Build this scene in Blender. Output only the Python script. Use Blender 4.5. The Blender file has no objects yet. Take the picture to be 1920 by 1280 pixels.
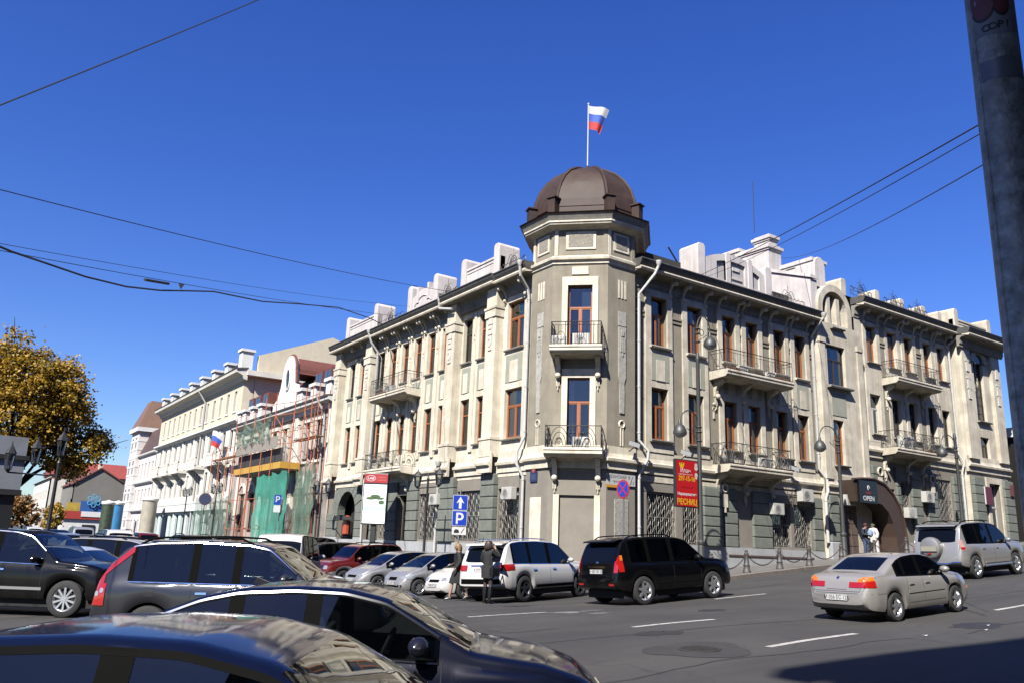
import bpy, bmesh, math, random
from mathutils import Vector, Matrix
from mathutils.bvhtree import BVHTree
random.seed(7)
R = math.radians
scene = bpy.context.scene
COL = scene.collection

# ------------------------------------------------------------------ camera
CAMLOC = Vector((-22.45, -28.14, 1.70))
def make_camera():
    yaw, pitch, roll = R(56.03), R(14.12), R(2.19)
    f = Vector((math.cos(yaw)*math.cos(pitch), math.sin(yaw)*math.cos(pitch), math.sin(pitch)))
    r = Vector((math.sin(yaw), -math.cos(yaw), 0)); u = r.cross(f)
    r2 = math.cos(roll)*r + math.sin(roll)*u; u2 = -math.sin(roll)*r + math.cos(roll)*u
    cd = bpy.data.cameras.new('camera'); co = bpy.data.objects.new('camera', cd); COL.objects.link(co)
    m = Matrix((r2, u2, -f)).transposed().to_4x4(); m.translation = CAMLOC
    co.matrix_world = m
    cd.sensor_width = 36; cd.lens = 28.8; cd.clip_start = .05; cd.clip_end = 3000
    scene.camera = co
make_camera()

# ------------------------------------------------------------------ daylight
SUN_EL, SUN_HEAD = 45.0, 31.0           # elevation; heading the light travels to
world = bpy.data.worlds.new('World'); scene.world = world; world.use_nodes = True
wn = world.node_tree; wn.nodes.clear()
sky = wn.nodes.new('ShaderNodeTexSky'); sky.sky_type = 'NISHITA'; sky.sun_disc = False
sky.sun_elevation = R(SUN_EL); sky.sun_rotation = math.atan2(-math.cos(R(SUN_HEAD)), -math.sin(R(SUN_HEAD)))
sky.altitude = 0; sky.air_density = 1.15; sky.dust_density = .5; sky.ozone_density = 8.0
hsv = wn.nodes.new('ShaderNodeHueSaturation'); hsv.inputs['Saturation'].default_value = 1.2; hsv.inputs['Hue'].default_value = .523
bg = wn.nodes.new('ShaderNodeBackground'); bg.inputs[1].default_value = .058
wo = wn.nodes.new('ShaderNodeOutputWorld')
wn.links.new(sky.outputs[0], hsv.inputs['Color']); wn.links.new(hsv.outputs[0], bg.inputs[0]); wn.links.new(bg.outputs[0], wo.inputs[0])
sd = bpy.data.lights.new('sun', 'SUN'); sd.energy = 5.0; sd.angle = R(.5); sd.color = (1, .955, .88)
so = bpy.data.objects.new('sun', sd); COL.objects.link(so)
so.rotation_euler = Vector((math.cos(R(SUN_HEAD))*math.cos(R(SUN_EL)), math.sin(R(SUN_HEAD))*math.cos(R(SUN_EL)), -math.sin(R(SUN_EL)))).to_track_quat('-Z', 'Y').to_euler()
scene.view_settings.view_transform = 'Standard'; scene.view_settings.look = 'None'
scene.view_settings.exposure = 1.52; scene.view_settings.gamma = 1.0
scene.cycles.max_bounces = 6; scene.cycles.transparent_max_bounces = 12; scene.cycles.caustics_reflective = False; scene.cycles.caustics_refractive = False
# ------------------------------------------------------------------ helpers
class MB:
    """collects faces, then becomes one mesh"""
    def __init__(s): s.v = []; s.f = []; s.mi = []; s.cur = 0
    def add(s, vs, fs):
        o = len(s.v); s.v += [tuple(p) for p in vs]
        for f in fs: s.f.append(tuple(i+o for i in f)); s.mi.append(s.cur)
        return s
    def box(s, x0, x1, y0, y1, z0, z1):
        return s.add([(x0,y0,z0),(x1,y0,z0),(x1,y1,z0),(x0,y1,z0),(x0,y0,z1),(x1,y0,z1),(x1,y1,z1),(x0,y1,z1)],
                     [(0,3,2,1),(4,5,6,7),(0,1,5,4),(1,2,6,5),(2,3,7,6),(3,0,4,7)])
    def quad(s, a, b, c, d): return s.add([a,b,c,d], [(0,1,2,3)])
    def prism(s, poly, ax, a, b):
        n = len(poly)
        P = {'x': lambda p,t:(t,p[0],p[1]), 'y': lambda p,t:(p[0],t,p[1]), 'z': lambda p,t:(p[0],p[1],t)}[ax]
        vs = [P(p,a) for p in poly] + [P(p,b) for p in poly]
        fs = [tuple(range(n))[::-1], tuple(range(n,2*n))] + [(i,(i+1)%n,n+(i+1)%n,n+i) for i in range(n)]
        return s.add(vs, fs)
    def tube(s, pts, r, n=6, closed=False, cap=True):
        pts = [Vector(p) for p in pts]; m = len(pts); vs = []; up = None
        rr = r if isinstance(r, (list, tuple)) else [r]*m
        for i, p in enumerate(pts):
            a = pts[(i-1) % m] if (closed or i > 0) else p; b = pts[(i+1) % m] if (closed or i < m-1) else p
            t = (b-a)
            t = t.normalized() if t.length > 1e-9 else Vector((0,0,1))
            if up is None:
                ref = Vector((0,0,1)) if abs(t.z) < .9 else Vector((1,0,0)); up = t.cross(ref).normalized()
            else:
                up = (up - t*up.dot(t))
                up = up.normalized() if up.length > 1e-6 else t.orthogonal().normalized()
            w = t.cross(up)
            for k in range(n):
                an = 2*math.pi*k/n; vs.append(p + up*math.cos(an)*rr[i] + w*math.sin(an)*rr[i])
        fs = []
        for i in range(m if closed else m-1):
            j = (i+1) % m
            for k in range(n): fs.append((i*n+k, i*n+(k+1)%n, j*n+(k+1)%n, j*n+k))
        if cap and not closed: fs += [tuple(range(n))[::-1], tuple((m-1)*n+k for k in range(n))]
        return s.add(vs, fs)
    def lathe(s, prof, n=16, c=(0,0,0), a0=0, cap=True):
        vs = []; m = len(prof)
        for (r, z) in prof:
            for k in range(n):
                an = a0+2*math.pi*k/n; vs.append((c[0]+r*math.cos(an), c[1]+r*math.sin(an), c[2]+z))
        fs = [(i*n+k, i*n+(k+1)%n, (i+1)*n+(k+1)%n, (i+1)*n+k) for i in range(m-1) for k in range(n)]
        if cap: fs += [tuple(range(n))[::-1], tuple((m-1)*n+k for k in range(n))]
        return s.add(vs, fs)
    def ball(s, c, r, n=10, m=6, sq=1):
        return s.lathe([(max(r*math.sin(math.pi*i/m), 1e-4), -r*sq*math.cos(math.pi*i/m)) for i in range(m+1)], n, c, cap=False)
    def wall(s, u0, u1, z0, z1, ops, depth, v=0):
        us = sorted({u0, u1, *[o[0] for o in ops], *[o[1] for o in ops]}); zs = sorted({z0, z1, *[o[2] for o in ops], *[o[3] for o in ops]})
        us = [u for u in us if u0 <= u <= u1]; zs = [z for z in zs if z0 <= z <= z1]
        for a, b in zip(us, us[1:]):
            for c, d in zip(zs, zs[1:]):
                mu, mz = (a+b)/2, (c+d)/2
                if not any(o[0] < mu < o[1] and o[2] < mz < o[3] for o in ops): s.quad((a,v,c),(b,v,c),(b,v,d),(a,v,d))
        for o in ops:
            a, b, c, d = o; e = v+depth
            s.quad((a,v,c),(a,v,d),(a,e,d),(a,e,c)); s.quad((b,v,c),(b,e,c),(b,e,d),(b,v,d))
            s.quad((a,v,d),(b,v,d),(b,e,d),(a,e,d)); s.quad((a,v,c),(a,e,c),(b,e,c),(b,v,c))
        return s
    def mesh(s, name, mat, smooth=False, bevel=0, ang=35, fix=True):
        me = bpy.data.meshes.new(name); me.from_pydata(s.v, [], s.f)
        mats = mat if isinstance(mat, (list, tuple)) else [mat]
        for m in mats: me.materials.append(m)
        if len(mats) > 1: me.polygons.foreach_set('material_index', s.mi)
        if fix or bevel:
            bm = bmesh.new(); bm.from_mesh(me)
            if fix: bmesh.ops.recalc_face_normals(bm, faces=bm.faces)
            if bevel: bmesh.ops.bevel(bm, geom=[e for e in bm.edges if len(e.link_faces) == 2 and e.calc_face_angle(0) > .6], offset=bevel, segments=2, profile=.6, affect='EDGES')
            bm.to_mesh(me); bm.free()
        if smooth:
            me.polygons.foreach_set('use_smooth', [True]*len(me.polygons)); me.set_sharp_from_angle(angle=R(ang))
        return me
    def build(s, name, mat, parent=None, fr=None, at=(0,0,0), **k): return place(name, s.mesh(name, mat, **k), parent, fr, at)

class Frame:
    """facade frame: u runs left to right as seen from outside, v runs inward, z up"""
    def __init__(s, x, y, deg): s.x, s.y, s.a = x, y, R(deg)
    def pt(s, u, v, z): c, n = math.cos(s.a), math.sin(s.a); return Vector((s.x+u*c-v*n, s.y+u*n+v*c, z))
def place(name, me, parent=None, fr=None, at=(0,0,0), rz=0):
    o = bpy.data.objects.new(name, me); COL.objects.link(o)
    if fr: o.location = fr.pt(*at); o.rotation_euler = (0,0,fr.a+rz)
    else: o.location = at; o.rotation_euler = (0,0,rz)
    if parent:
        o.parent = parent
        if parent.type == 'MESH' or parent.location.length > 0 or abs(parent.rotation_euler.z) > 0:
            o.matrix_parent_inverse = loc_inv(parent)
    return o
def wmat(o):
    m = Matrix.Translation(o.location) @ o.rotation_euler.to_matrix().to_4x4() @ Matrix.Diagonal((*o.scale, 1))
    return (wmat(o.parent) @ o.matrix_parent_inverse @ m) if o.parent else m
def loc_inv(p): return wmat(p).inverted()
def empty(name, loc=(0,0,0), rz=0, label=None, cat=None, group=None):
    o = bpy.data.objects.new(name, None); COL.objects.link(o); o.location = loc; o.rotation_euler = (0,0,rz); o.empty_display_size = .2
    return tag(o, label, cat, group)
def tag(o, label=None, cat=None, group=None, kind=None):
    if label: o['label'] = label
    if cat: o['category'] = cat
    if group: o['group'] = group
    if kind: o['kind'] = kind
    return o
def child(name, me, parent, loc=(0,0,0), rz=0):
    """part given in its parent's own coordinates"""
    o = bpy.data.objects.new(name, me); COL.objects.link(o); o.parent = parent; o.location = loc; o.rotation_euler = (0,0,rz); return o
def arc(cx, cz, r, a0, a1, n, rz=None): return [(cx+r*math.cos(R(a0+(a1-a0)*i/n)), cz+(rz or r)*math.sin(R(a0+(a1-a0)*i/n))) for i in range(n+1)]
def lerp(a, b, t): return a+(b-a)*t
def interp(x, xs, ys):
    if x <= xs[0]: return ys[0]
    for i in range(len(xs)-1):
        if x <= xs[i+1]: return lerp(ys[i], ys[i+1], (x-xs[i])/(xs[i+1]-xs[i]))
    return ys[-1]

# ------------------------------------------------------------------ materials
MATS = {}; ALB = .445      # one measured-to-scene albedo factor for every surface
def mat(name, col, rough=.8, noise=.0, scale=3., bump=0., metal=0., coat=0., bscale=None, dirt=0., spec=.5, streak=0.):
    if name in MATS: return MATS[name]
    if metal < .8: col = tuple(c*ALB for c in col)
    m = bpy.data.materials.new(name); m.use_nodes = True; nt = m.node_tree; b = nt.nodes['Principled BSDF']; MATS[name] = m
    b.inputs['Roughness'].default_value = rough; b.inputs['Metallic'].default_value = metal
    b.inputs['Coat Weight'].default_value = coat; b.inputs['Coat Roughness'].default_value = .04
    b.inputs['Specular IOR Level'].default_value = spec
    b.inputs['Base Color'].default_value = (*col, 1)
    L = nt.links.new
    if noise or dirt or bump or streak:
        tc = nt.nodes.new('ShaderNodeTexCoord'); geo = nt.nodes.new('ShaderNodeNewGeometry')
        oi = nt.nodes.new('ShaderNodeObjectInfo')
    if noise or dirt or streak:
        n1 = nt.nodes.new('ShaderNodeTexNoise'); n1.inputs['Scale'].default_value = scale; n1.inputs['Detail'].default_value = 6; n1.inputs['Roughness'].default_value = .65
        L(geo.outputs['Position'], n1.inputs['Vector'])
        mr = nt.nodes.new('ShaderNodeMapRange'); mr.inputs[1].default_value = .3; mr.inputs[2].default_value = .7
        mr.inputs[3].default_value = 1-noise; mr.inputs[4].default_value = 1+noise*.6; L(n1.outputs[0], mr.inputs[0])
        mx = nt.nodes.new('ShaderNodeMix'); mx.data_type = 'RGBA'; mx.blend_type = 'MULTIPLY'; mx.inputs[0].default_value = 1
        mx.inputs[6].default_value = (*col, 1); L(mr.outputs[0], mx.inputs[7]); out = mx.outputs[2]
        if dirt:
            n2 = nt.nodes.new('ShaderNodeTexNoise'); n2.inputs['Scale'].default_value = scale*.35; n2.inputs['Detail'].default_value = 8; n2.inputs['Roughness'].default_value = .7
            L(geo.outputs['Position'], n2.inputs['Vector'])
            m2 = nt.nodes.new('ShaderNodeMapRange'); m2.inputs[1].default_value = .47; m2.inputs[2].default_value = .70; m2.inputs[3].default_value = 0; m2.inputs[4].default_value = dirt; L(n2.outputs[0], m2.inputs[0])
            x2 = nt.nodes.new('ShaderNodeMix'); x2.data_type = 'RGBA'; L(m2.outputs[0], x2.inputs[0]); L(out, x2.inputs[6])
            x2.inputs[7].default_value = (col[0]*.55, col[1]*.5, col[2]*.45, 1); out = x2.outputs[2]
        if streak:   # rain streaks: noise stretched along z
            mp = nt.nodes.new('ShaderNodeMapping'); mp.inputs['Scale'].default_value = (4, 4, .22); L(geo.outputs['Position'], mp.inputs[0])
            n3 = nt.nodes.new('ShaderNodeTexNoise'); n3.inputs['Scale'].default_value = 1.3; n3.inputs['Detail'].default_value = 5; L(mp.outputs[0], n3.inputs['Vector'])
            m3 = nt.nodes.new('ShaderNodeMapRange'); m3.inputs[1].default_value = .47; m3.inputs[2].default_value = .72; m3.inputs[3].default_value = 0; m3.inputs[4].default_value = streak; L(n3.outputs[0], m3.inputs[0])
            x3 = nt.nodes.new('ShaderNodeMix'); x3.data_type = 'RGBA'; L(m3.outputs[0], x3.inputs[0]); L(out, x3.inputs[6])
            x3.inputs[7].default_value = (col[0]*.6, col[1]*.56, col[2]*.5, 1); out = x3.outputs[2]
        L(out, b.inputs['Base Color'])
    if bump:
        nb = nt.nodes.new('ShaderNodeTexNoise'); nb.inputs['Scale'].default_value = bscale or 30; nb.inputs['Detail'].default_value = 5
        L(geo.outputs['Position'], nb.inputs['Vector'])
        bp = nt.nodes.new('ShaderNodeBump'); bp.inputs['Strength'].default_value = bump; bp.inputs['Distance'].default_value = .02
        L(nb.outputs[0], bp.inputs['Height']); L(bp.outputs[0], b.inputs['Normal'])
    return m
def glass_mat(name, tint=(.8,.88,.86), refl=.08):
    if name in MATS: return MATS[name]
    m = bpy.data.materials.new(name); m.use_nodes = True; nt = m.node_tree; nt.nodes.clear(); L = nt.links.new; MATS[name] = m
    o = nt.nodes.new('ShaderNodeOutputMaterial'); mx = nt.nodes.new('ShaderNodeMixShader'); t = nt.nodes.new('ShaderNodeBsdfTransparent'); g = nt.nodes.new('ShaderNodeBsdfGlossy')
    t.inputs[0].default_value = (*tint, 1); g.inputs['Roughness'].default_value = .015
    fr = nt.nodes.new('ShaderNodeFresnel'); fr.inputs[0].default_value = 1.55
    ad = nt.nodes.new('ShaderNodeMath'); ad.inputs[1].default_value = refl; L(fr.outputs[0], ad.inputs[0])
    nz = nt.nodes.new('ShaderNodeTexNoise'); nz.inputs['Scale'].default_value = .7; bp = nt.nodes.new('ShaderNodeBump'); bp.inputs['Strength'].default_value = .05; bp.inputs['Distance'].default_value = .1
    L(nz.outputs[0], bp.inputs['Height']); L(bp.outputs[0], g.inputs['Normal'])
    L(ad.outputs[0], mx.inputs[0]); L(t.outputs[0], mx.inputs[1]); L(g.outputs[0], mx.inputs[2]); L(mx.outputs[0], o.inputs[0])
    return m
def emit_mat(name, col, e):
    m = mat(name, col, .4); b = m.node_tree.nodes['Principled BSDF']; b.inputs['Emission Color'].default_value = (*col, 1); b.inputs['Emission Strength'].default_value = e; return m

CREAM = mat('stucco_cream', (.95,.87,.69), .88, .26, 1.1, .25, dirt=.6, streak=.55)
CREAM2 = mat('stucco_cream_trim', (.93,.855,.69), .85, .24, 1.7, .2, dirt=.65, streak=.55)
GREY = mat('stucco_grey', (.375,.335,.255), .9, .2, 1.2, .25, dirt=.45, streak=.35)
GREEN = mat('stucco_greygreen', (.42,.43,.35), .9, .12, 3, .2, dirt=.15)
RUST = mat('rustic_greygreen', (.215,.235,.20), .9, .22, 2.5, .5, bscale=18, dirt=.3)
TAUPE = mat('stucco_taupe', (.30,.27,.225), .9, .12, 2, .2, dirt=.2)
PWHITE = mat('parapet_white', (.80,.75,.73), .85, .18, 1.3, .2, dirt=.3, streak=.5)
PLINTH = mat('plinth_pale', (.50,.51,.52), .85, .12, 2, .2, dirt=.35, streak=.2)
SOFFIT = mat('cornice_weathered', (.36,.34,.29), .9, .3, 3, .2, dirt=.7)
FASCIA = mat('gutter_sheet', (.15,.145,.14), .6, .45, 4, .1, metal=.2, dirt=.7, streak=.4)
DOME = mat('dome_sheet', (.075,.046,.035), .6, .35, 1.2, .08, spec=.22, dirt=.5, bscale=3)
IRON = mat('wrought_iron', (.025,.024,.024), .5, .2, 8)
FRAME = mat('window_frame_brown', (.46,.15,.05), .4, .12, 6)
WFRAME = mat('window_frame_white', (.7,.7,.68), .45)
DARKF = mat('window_frame_dark', (.055,.04,.035), .45)
PIPE = mat('downpipe_zinc', (.72,.71,.68), .45, .12, 5, metal=.1, dirt=.25)
GLASS = glass_mat('window_glass')
INT = mat('interior_dark', (.035,.035,.034), .95)
CURT = mat('curtain_pale', (1.45,1.62,1.42), .9, .1, 4); CURTS = [CURT, mat('curtain_white', (1.5,1.48,1.4), .9, .1, 4), mat('curtain_beige', (.6,.5,.4), .9, .1, 4)]
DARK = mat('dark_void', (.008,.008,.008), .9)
WHITE = mat('white_enamel', (.75,.75,.74), .35)
# ------------------------------------------------------------------ ground, road, pavement
GX = [-200,-60,-19,-12,-8.6,-7,-5,-3,0,6.8,8.5,10,13.5,20.5,30,40,80,200]
GZ = [-.2,-.2,-.13,-.14,-.14,-.11,-.02,.13,.33,.84,.94,1.06,1.28,1.88,2.6,3.3,6,10]
def gz(x, y):
    w = min(max((x+20)/12, 0), 1); w = w*w*(3-2*w)
    z = (interp(x-.8, GX, GZ)+interp(x, GX, GZ)*2+interp(x+.8, GX, GZ))/4
    return z + w*interp(y, [-40,-18,-12,0,3], [.5,.5,.42,0,0]) + interp(y, [4,30,120,2200], [0,.42,1.0,1.2])
def asphalt():
    m = bpy.data.materials.new('asphalt'); m.use_nodes = True; nt = m.node_tree; b = nt.nodes['Principled BSDF']; L = nt.links.new
    geo = nt.nodes.new('ShaderNodeNewGeometry')
    def noise(s, d=5, vec=None):
        n = nt.nodes.new('ShaderNodeTexNoise'); n.inputs['Scale'].default_value = s; n.inputs['Detail'].default_value = d; L(vec or geo.outputs['Position'], n.inputs['Vector']); return n.outputs[0]
    mp = nt.nodes.new('ShaderNodeMapping'); mp.inputs['Scale'].default_value = (.12, 1.1, 1); L(geo.outputs['Position'], mp.inputs[0])
    a = noise(.35, 6); t = noise(1.0, 4, mp.outputs[0]); g = noise(120, 3)
    cr = nt.nodes.new('ShaderNodeValToRGB'); cr.color_ramp.elements[0].color = (.0125,.0118,.0109,1); cr.color_ramp.elements[1].color = (.0305,.0285,.026,1)
    cr.color_ramp.elements[0].position = .33; cr.color_ramp.elements[1].position = .66
    s1 = nt.nodes.new('ShaderNodeMath'); s1.operation = 'ADD'; L(a, s1.inputs[0]); L(t, s1.inputs[1])
    s2 = nt.nodes.new('ShaderNodeMath'); s2.operation = 'MULTIPLY'; s2.inputs[1].default_value = .5; L(s1.outputs[0], s2.inputs[0]); L(s2.outputs[0], cr.inputs[0])
    mr = nt.nodes.new('ShaderNodeMapRange'); mr.inputs[1].default_value = .3; mr.inputs[2].default_value = .7; mr.inputs[3].default_value = .6; mr.inputs[4].default_value = 1.4; L(g, mr.inputs[0])
    mx = nt.nodes.new('ShaderNodeMix'); mx.data_type = 'RGBA'; mx.blend_type = 'MULTIPLY'; mx.inputs[0].default_value = 1; L(cr.outputs[0], mx.inputs[6]); L(mr.outputs[0], mx.inputs[7])
    # cracks: thin dark lines
    v = nt.nodes.new('ShaderNodeTexVoronoi'); v.feature = 'DISTANCE_TO_EDGE'; v.inputs['Scale'].default_value = .33
    nv = nt.nodes.new('ShaderNodeTexNoise'); nv.inputs['Scale'].default_value = 1.2; L(geo.outputs['Position'], nv.inputs['Vector'])
    av = nt.nodes.new('ShaderNodeVectorMath'); av.operation = 'MULTIPLY_ADD'; L(nv.outputs[1], av.inputs[0]); av.inputs[1].default_value = (1.6,1.6,0); L(geo.outputs['Position'], av.inputs[2]); L(av.outputs[0], v.inputs['Vector'])
    cm = nt.nodes.new('ShaderNodeMapRange'); cm.inputs[1].default_value = .0; cm.inputs[2].default_value = .014; cm.inputs[3].default_value = .85; cm.inputs[4].default_value = 0; L(v.outputs['Distance'], cm.inputs[0])
    x2 = nt.nodes.new('ShaderNodeMix'); x2.data_type = 'RGBA'; L(cm.outputs[0], x2.inputs[0]); L(mx.outputs[2], x2.inputs[6]); x2.inputs[7].default_value = (.014,.014,.014,1)
    L(x2.outputs[2], b.inputs['Base Color']); b.inputs['Roughness'].default_value = .82
    bp = nt.nodes.new('ShaderNodeBump'); bp.inputs['Strength'].default_value = .35; bp.inputs['Distance'].default_value = .008; L(g, bp.inputs['Height']); L(bp.outputs[0], b.inputs['Normal'])
    return m
ASPH = asphalt()
PAVE = mat('pavement_asphalt_grey', (.19,.18,.165), .88, .2, 1.2, .35, bscale=60, dirt=.3)
KERB = mat('kerb_granite', (.30,.25,.205), .85, .25, 6, .4, bscale=40, dirt=.4)
LINE = mat('road_paint', (.66,.65,.62), .7, .5, 9, dirt=.9)
def axis(lo, hi, dense):
    out = []; a, b, st = dense; v = a
    while v < b: out.append(v); v += st
    d = st; v = b
    while v < hi: out.append(v); d *= 1.35; v += d
    out.append(hi); d = st*1.35; v = a-d; pre = []
    while v > lo: pre.append(v); d *= 1.35; v -= d
    pre.append(lo); return pre[::-1]+out
ax = axis(-1500, 1500, (-34, 44, 1.0)); ay = axis(-900, 2200, (-40, 30, 1.0))
g = MB(); n = len(ay)
g.add([(x, y, gz(x, y)) for x in ax for y in ay], [(i*n+j, (i+1)*n+j, (i+1)*n+j+1, i*n+j+1) for i in range(len(ax)-1) for j in range(n-1)])
tag(g.build('road', ASPH, smooth=True, ang=180), kind='structure')
KP = [(-2.6,108),(-2.6,60),(-2.6,30),(-2.6,12),(-2.6,3),(-2.45,0),(-2.0,-2.4),(-1.0,-4.3),(.6,-5.2),(2.4,-5.3),(3.9,-5.12),(8.5,-4.25),(13.1,-3.35),(17,-3.0),(24,-2.9),(34,-2.9),(60,-2.9)]
IP = [(.35,108),(.35,60),(.35,30),(.35,12),(.35,5),(.35,3.6),(.35,2.2),(.9,1.2),(1.6,.6),(2.4,.4),(3.9,.35),(8.5,.35),(13.1,.35),(17,.35),(24,.35),(34,.35),(60,.35)]
def dens(P, m):
    out = []
    for a, b in zip(P, P[1:]): out += [(lerp(a[0], b[0], k/m), lerp(a[1], b[1], k/m)) for k in range(m)]
    return out+[P[-1]]
k, i_ = dens(KP, 6), dens(IP, 6); s = MB(); W = 6
s.add([(*p, gz(*p)+.125) for a, b in zip(k, i_) for q in range(W+1) for p in [(lerp(a[0], b[0], q/W), lerp(a[1], b[1], q/W))]],
      [(r*(W+1)+c, (r+1)*(W+1)+c, (r+1)*(W+1)+c+1, r*(W+1)+c+1) for r in range(len(k)-1) for c in range(W)])
pavement = tag(s.build('pavement', PAVE), kind='structure')
# kerb stones, each its own piece
def along(P, step, s0=0, s1=1e9):
    out = []; d = 0; nxt = s0
    for a, b in zip(P, P[1:]):
        L_ = math.dist(a, b)
        while nxt <= d+L_ and nxt <= s1:
            t = (nxt-d)/L_; out.append(((lerp(a[0], b[0], t), lerp(a[1], b[1], t)), math.atan2(b[1]-a[1], b[0]-a[0]))); nxt += step
        d += L_
    return out
pts = [p for p, _ in along(KP, 1.0, 100, 160)]
for a, b in zip(pts, pts[1:]):
    a_, b_ = Vector((*a, 0)), Vector((*b, 0)); t = (b_-a_).normalized(); nrm = Vector((t.y, -t.x, 0)); a_ += t*.006; b_ -= t*.006
    q = MB(); P = []
    for p, o in ((a_, .15), (b_, .15), (b_, -.03), (a_, -.03)):
        w = p+nrm*o; P.append((w.x, w.y, gz(w.x, w.y)))
    q.add([(x, y, z-.1) for x, y, z in P]+[(x, y, z+.137+random.uniform(-.004, .004)) for x, y, z in P], [(0,3,2,1),(4,5,6,7),(0,1,5,4),(1,2,6,5),(2,3,7,6),(3,0,4,7)])
    q.build('kerb_stone', KERB, pavement)
for (a, b, w) in [((-12.18,-11.53),(-9.99,-11.58),.13),((-10.68,-15.37),(-7.84,-14.93),.13),((-10.89,-18.82),(-7.77,-18.37),.13),((-1.72,-18.01),(.9,-17.95),.13),((-3.4,-10.95),(-1.2,-11.0),.13),((1.5,-14.6),(4.0,-14.4),.12),((4.9,-17.6),(7.6,-17.5),.12),((-9.3,-11.0),(-8.2,-11.6),.3)]:
    a_, b_ = Vector((*a, 0)), Vector((*b, 0)); t = (b_-a_).normalized(); nn = Vector((-t.y, t.x, 0))*w/2; q = MB()
    ps = [a_.lerp(b_, i/4) for i in range(5)]
    q.add([(p+o*nn).to_tuple()[:2]+(gz((p+o*nn).x, (p+o*nn).y)+.004,) for p in ps for o in (-1, 1)], [(2*i, 2*i+2, 2*i+3, 2*i+1) for i in range(4)])
    if w < .2: tag(q.build('lane_marking', LINE), kind='structure')
def road_patch(pts, m):
    q = MB(); c = Vector((sum(p[0] for p in pts)/len(pts), sum(p[1] for p in pts)/len(pts))); n = len(pts)
    q.add([(c.x, c.y, gz(c.x, c.y)+.005)]+[(x, y, gz(x, y)+.004) for x, y in pts], [(0, i+1, (i+1)%n+1) for i in range(n)]); tag(q.build('road_patch', m, smooth=True, ang=180), kind='structure')
def rough_rect(x0, x1, y0, y1, seed, n=7, j=.05):
    rn = random.Random(seed); E = [(lerp(x0, x1, i/n), y0) for i in range(n)]+[(x1, lerp(y0, y1, i/n)) for i in range(n)]+[(lerp(x1, x0, i/n), y1) for i in range(n)]+[(x0, lerp(y1, y0, i/n)) for i in range(n)]
    return [(x+rn.uniform(-j, j), y+rn.uniform(-j, j)) for x, y in E]
PATCH = mat('asphalt_patch', (.052,.05,.047), .85, .3, 3, .4, bscale=70); SPILL = mat('road_spill', (.24,.235,.22), .8, .5, 6, dirt=.8); OIL = mat('oil_stain', (.03,.029,.028), .6, .3, 4)
road_patch(rough_rect(-7.6, -5.9, -20.3, -19.2, 1), PATCH); road_patch(rough_rect(-1.5, .9, -15.9, -15.1, 2), PATCH); road_patch(rough_rect(-13.2, -12.0, -14.6, -13.8, 3), PATCH)
for k, (x, y, r_) in enumerate(((-9.6,-11.9,.5),(-9.1,-12.5,.35),(-8.6,-11.6,.3))): rn = random.Random(k); road_patch([(x+r_*math.cos(a)*rn.uniform(.5,1.3), y+r_*.5*math.sin(a)*rn.uniform(.5,1.3)) for a in [i*math.pi/10 for i in range(20)]], SPILL)
for k, (x, y, r_) in enumerate(((-11.0,-16.4,.35),(-6.0,-13.2,.28),(-4.6,-19.0,.4),(-9.0,-8.9,.3),(1.2,-13.3,.3))): rn = random.Random(k+9); road_patch([(x+r_*1.6*math.cos(a)*rn.uniform(.7,1.2), y+r_*math.sin(a)*rn.uniform(.7,1.2)) for a in [i*math.pi/10 for i in range(20)]], OIL)
for k, (x0, x1, y0) in enumerate(((-30,40,-16.2),(-16,30,-8.6),(-22,20,-19.4))):     # tar-filled seams
    rn = random.Random(40+k); P = [(lerp(x0, x1, i/90), y0+.12*math.sin(i*.7)+rn.uniform(-.04,.04)) for i in range(91)]; q = MB()
    q.add([(x, y+o, gz(x, y+o)+.003) for x, y in P for o in (-.022, .022)], [(2*i, 2*i+2, 2*i+3, 2*i+1) for i in range(90)]); tag(q.build('tar_seam', OIL), kind='structure')
LIT = mat('litter_paper', (.8,.79,.75), .8)
for k, (x, y) in enumerate(((-5.2,-19.5),(-4.5,-19.2),(-7.0,-19.3))):
    q = MB(); q.add([(0,0,.01),(.1,.02,.03),(.12,.1,.012),(.01,.09,.025)], [(0,1,2,3)]); tag(q.build('litter', LIT, None, None, (x, y, gz(x, y)+.004)), ['scrap of white paper on the road left of the others near the shade','scrap of white paper on the road, rightmost near the shade','scrap of paper at the edge of the road shade'][k], 'litter', 'paper scraps on the road')
def manhole():
    c = (-12.0, -18.35); z = gz(*c); tl = math.atan((gz(c[0]+.5, c[1])-gz(c[0]-.5, c[1]))); r = empty('manhole_cover', (c[0], c[1], z+.004), 0, 'round iron manhole cover set in a dark tar patch of the road', 'manhole cover')
    r.rotation_euler = (math.atan(gz(c[0], c[1]+.5)-gz(c[0], c[1]-.5)), -tl, 0)
    m = MB(); m.lathe([(.0,.0005),(.25,.0005),(.8,.0)], 28, cap=False); rn = random.Random(4); m.v = [(x*(1+.12*math.sin(3*math.atan2(y, x))+.05*math.sin(7*math.atan2(y, x)))*1.1, y*(1+.12*math.sin(3*math.atan2(y, x))), z_) for x, y, z_ in m.v]; child('tar_patch', m.mesh('tar_patch', mat('tar', (.036,.034,.032), .85, .4, 3)), r)
    m = MB(); m.lathe([(.34,-.03),(.34,.014),(.30,.014),(.30,.008)], 24)
    for k in range(-3, 4): m.box(-.24, .24, k*.075-.015, k*.075+.015, .008, .016)
    child('cover', m.mesh('cover', mat('cast_iron', (.10,.095,.09), .6, .3, 10, metal=.5)), r)
manhole()
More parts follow.
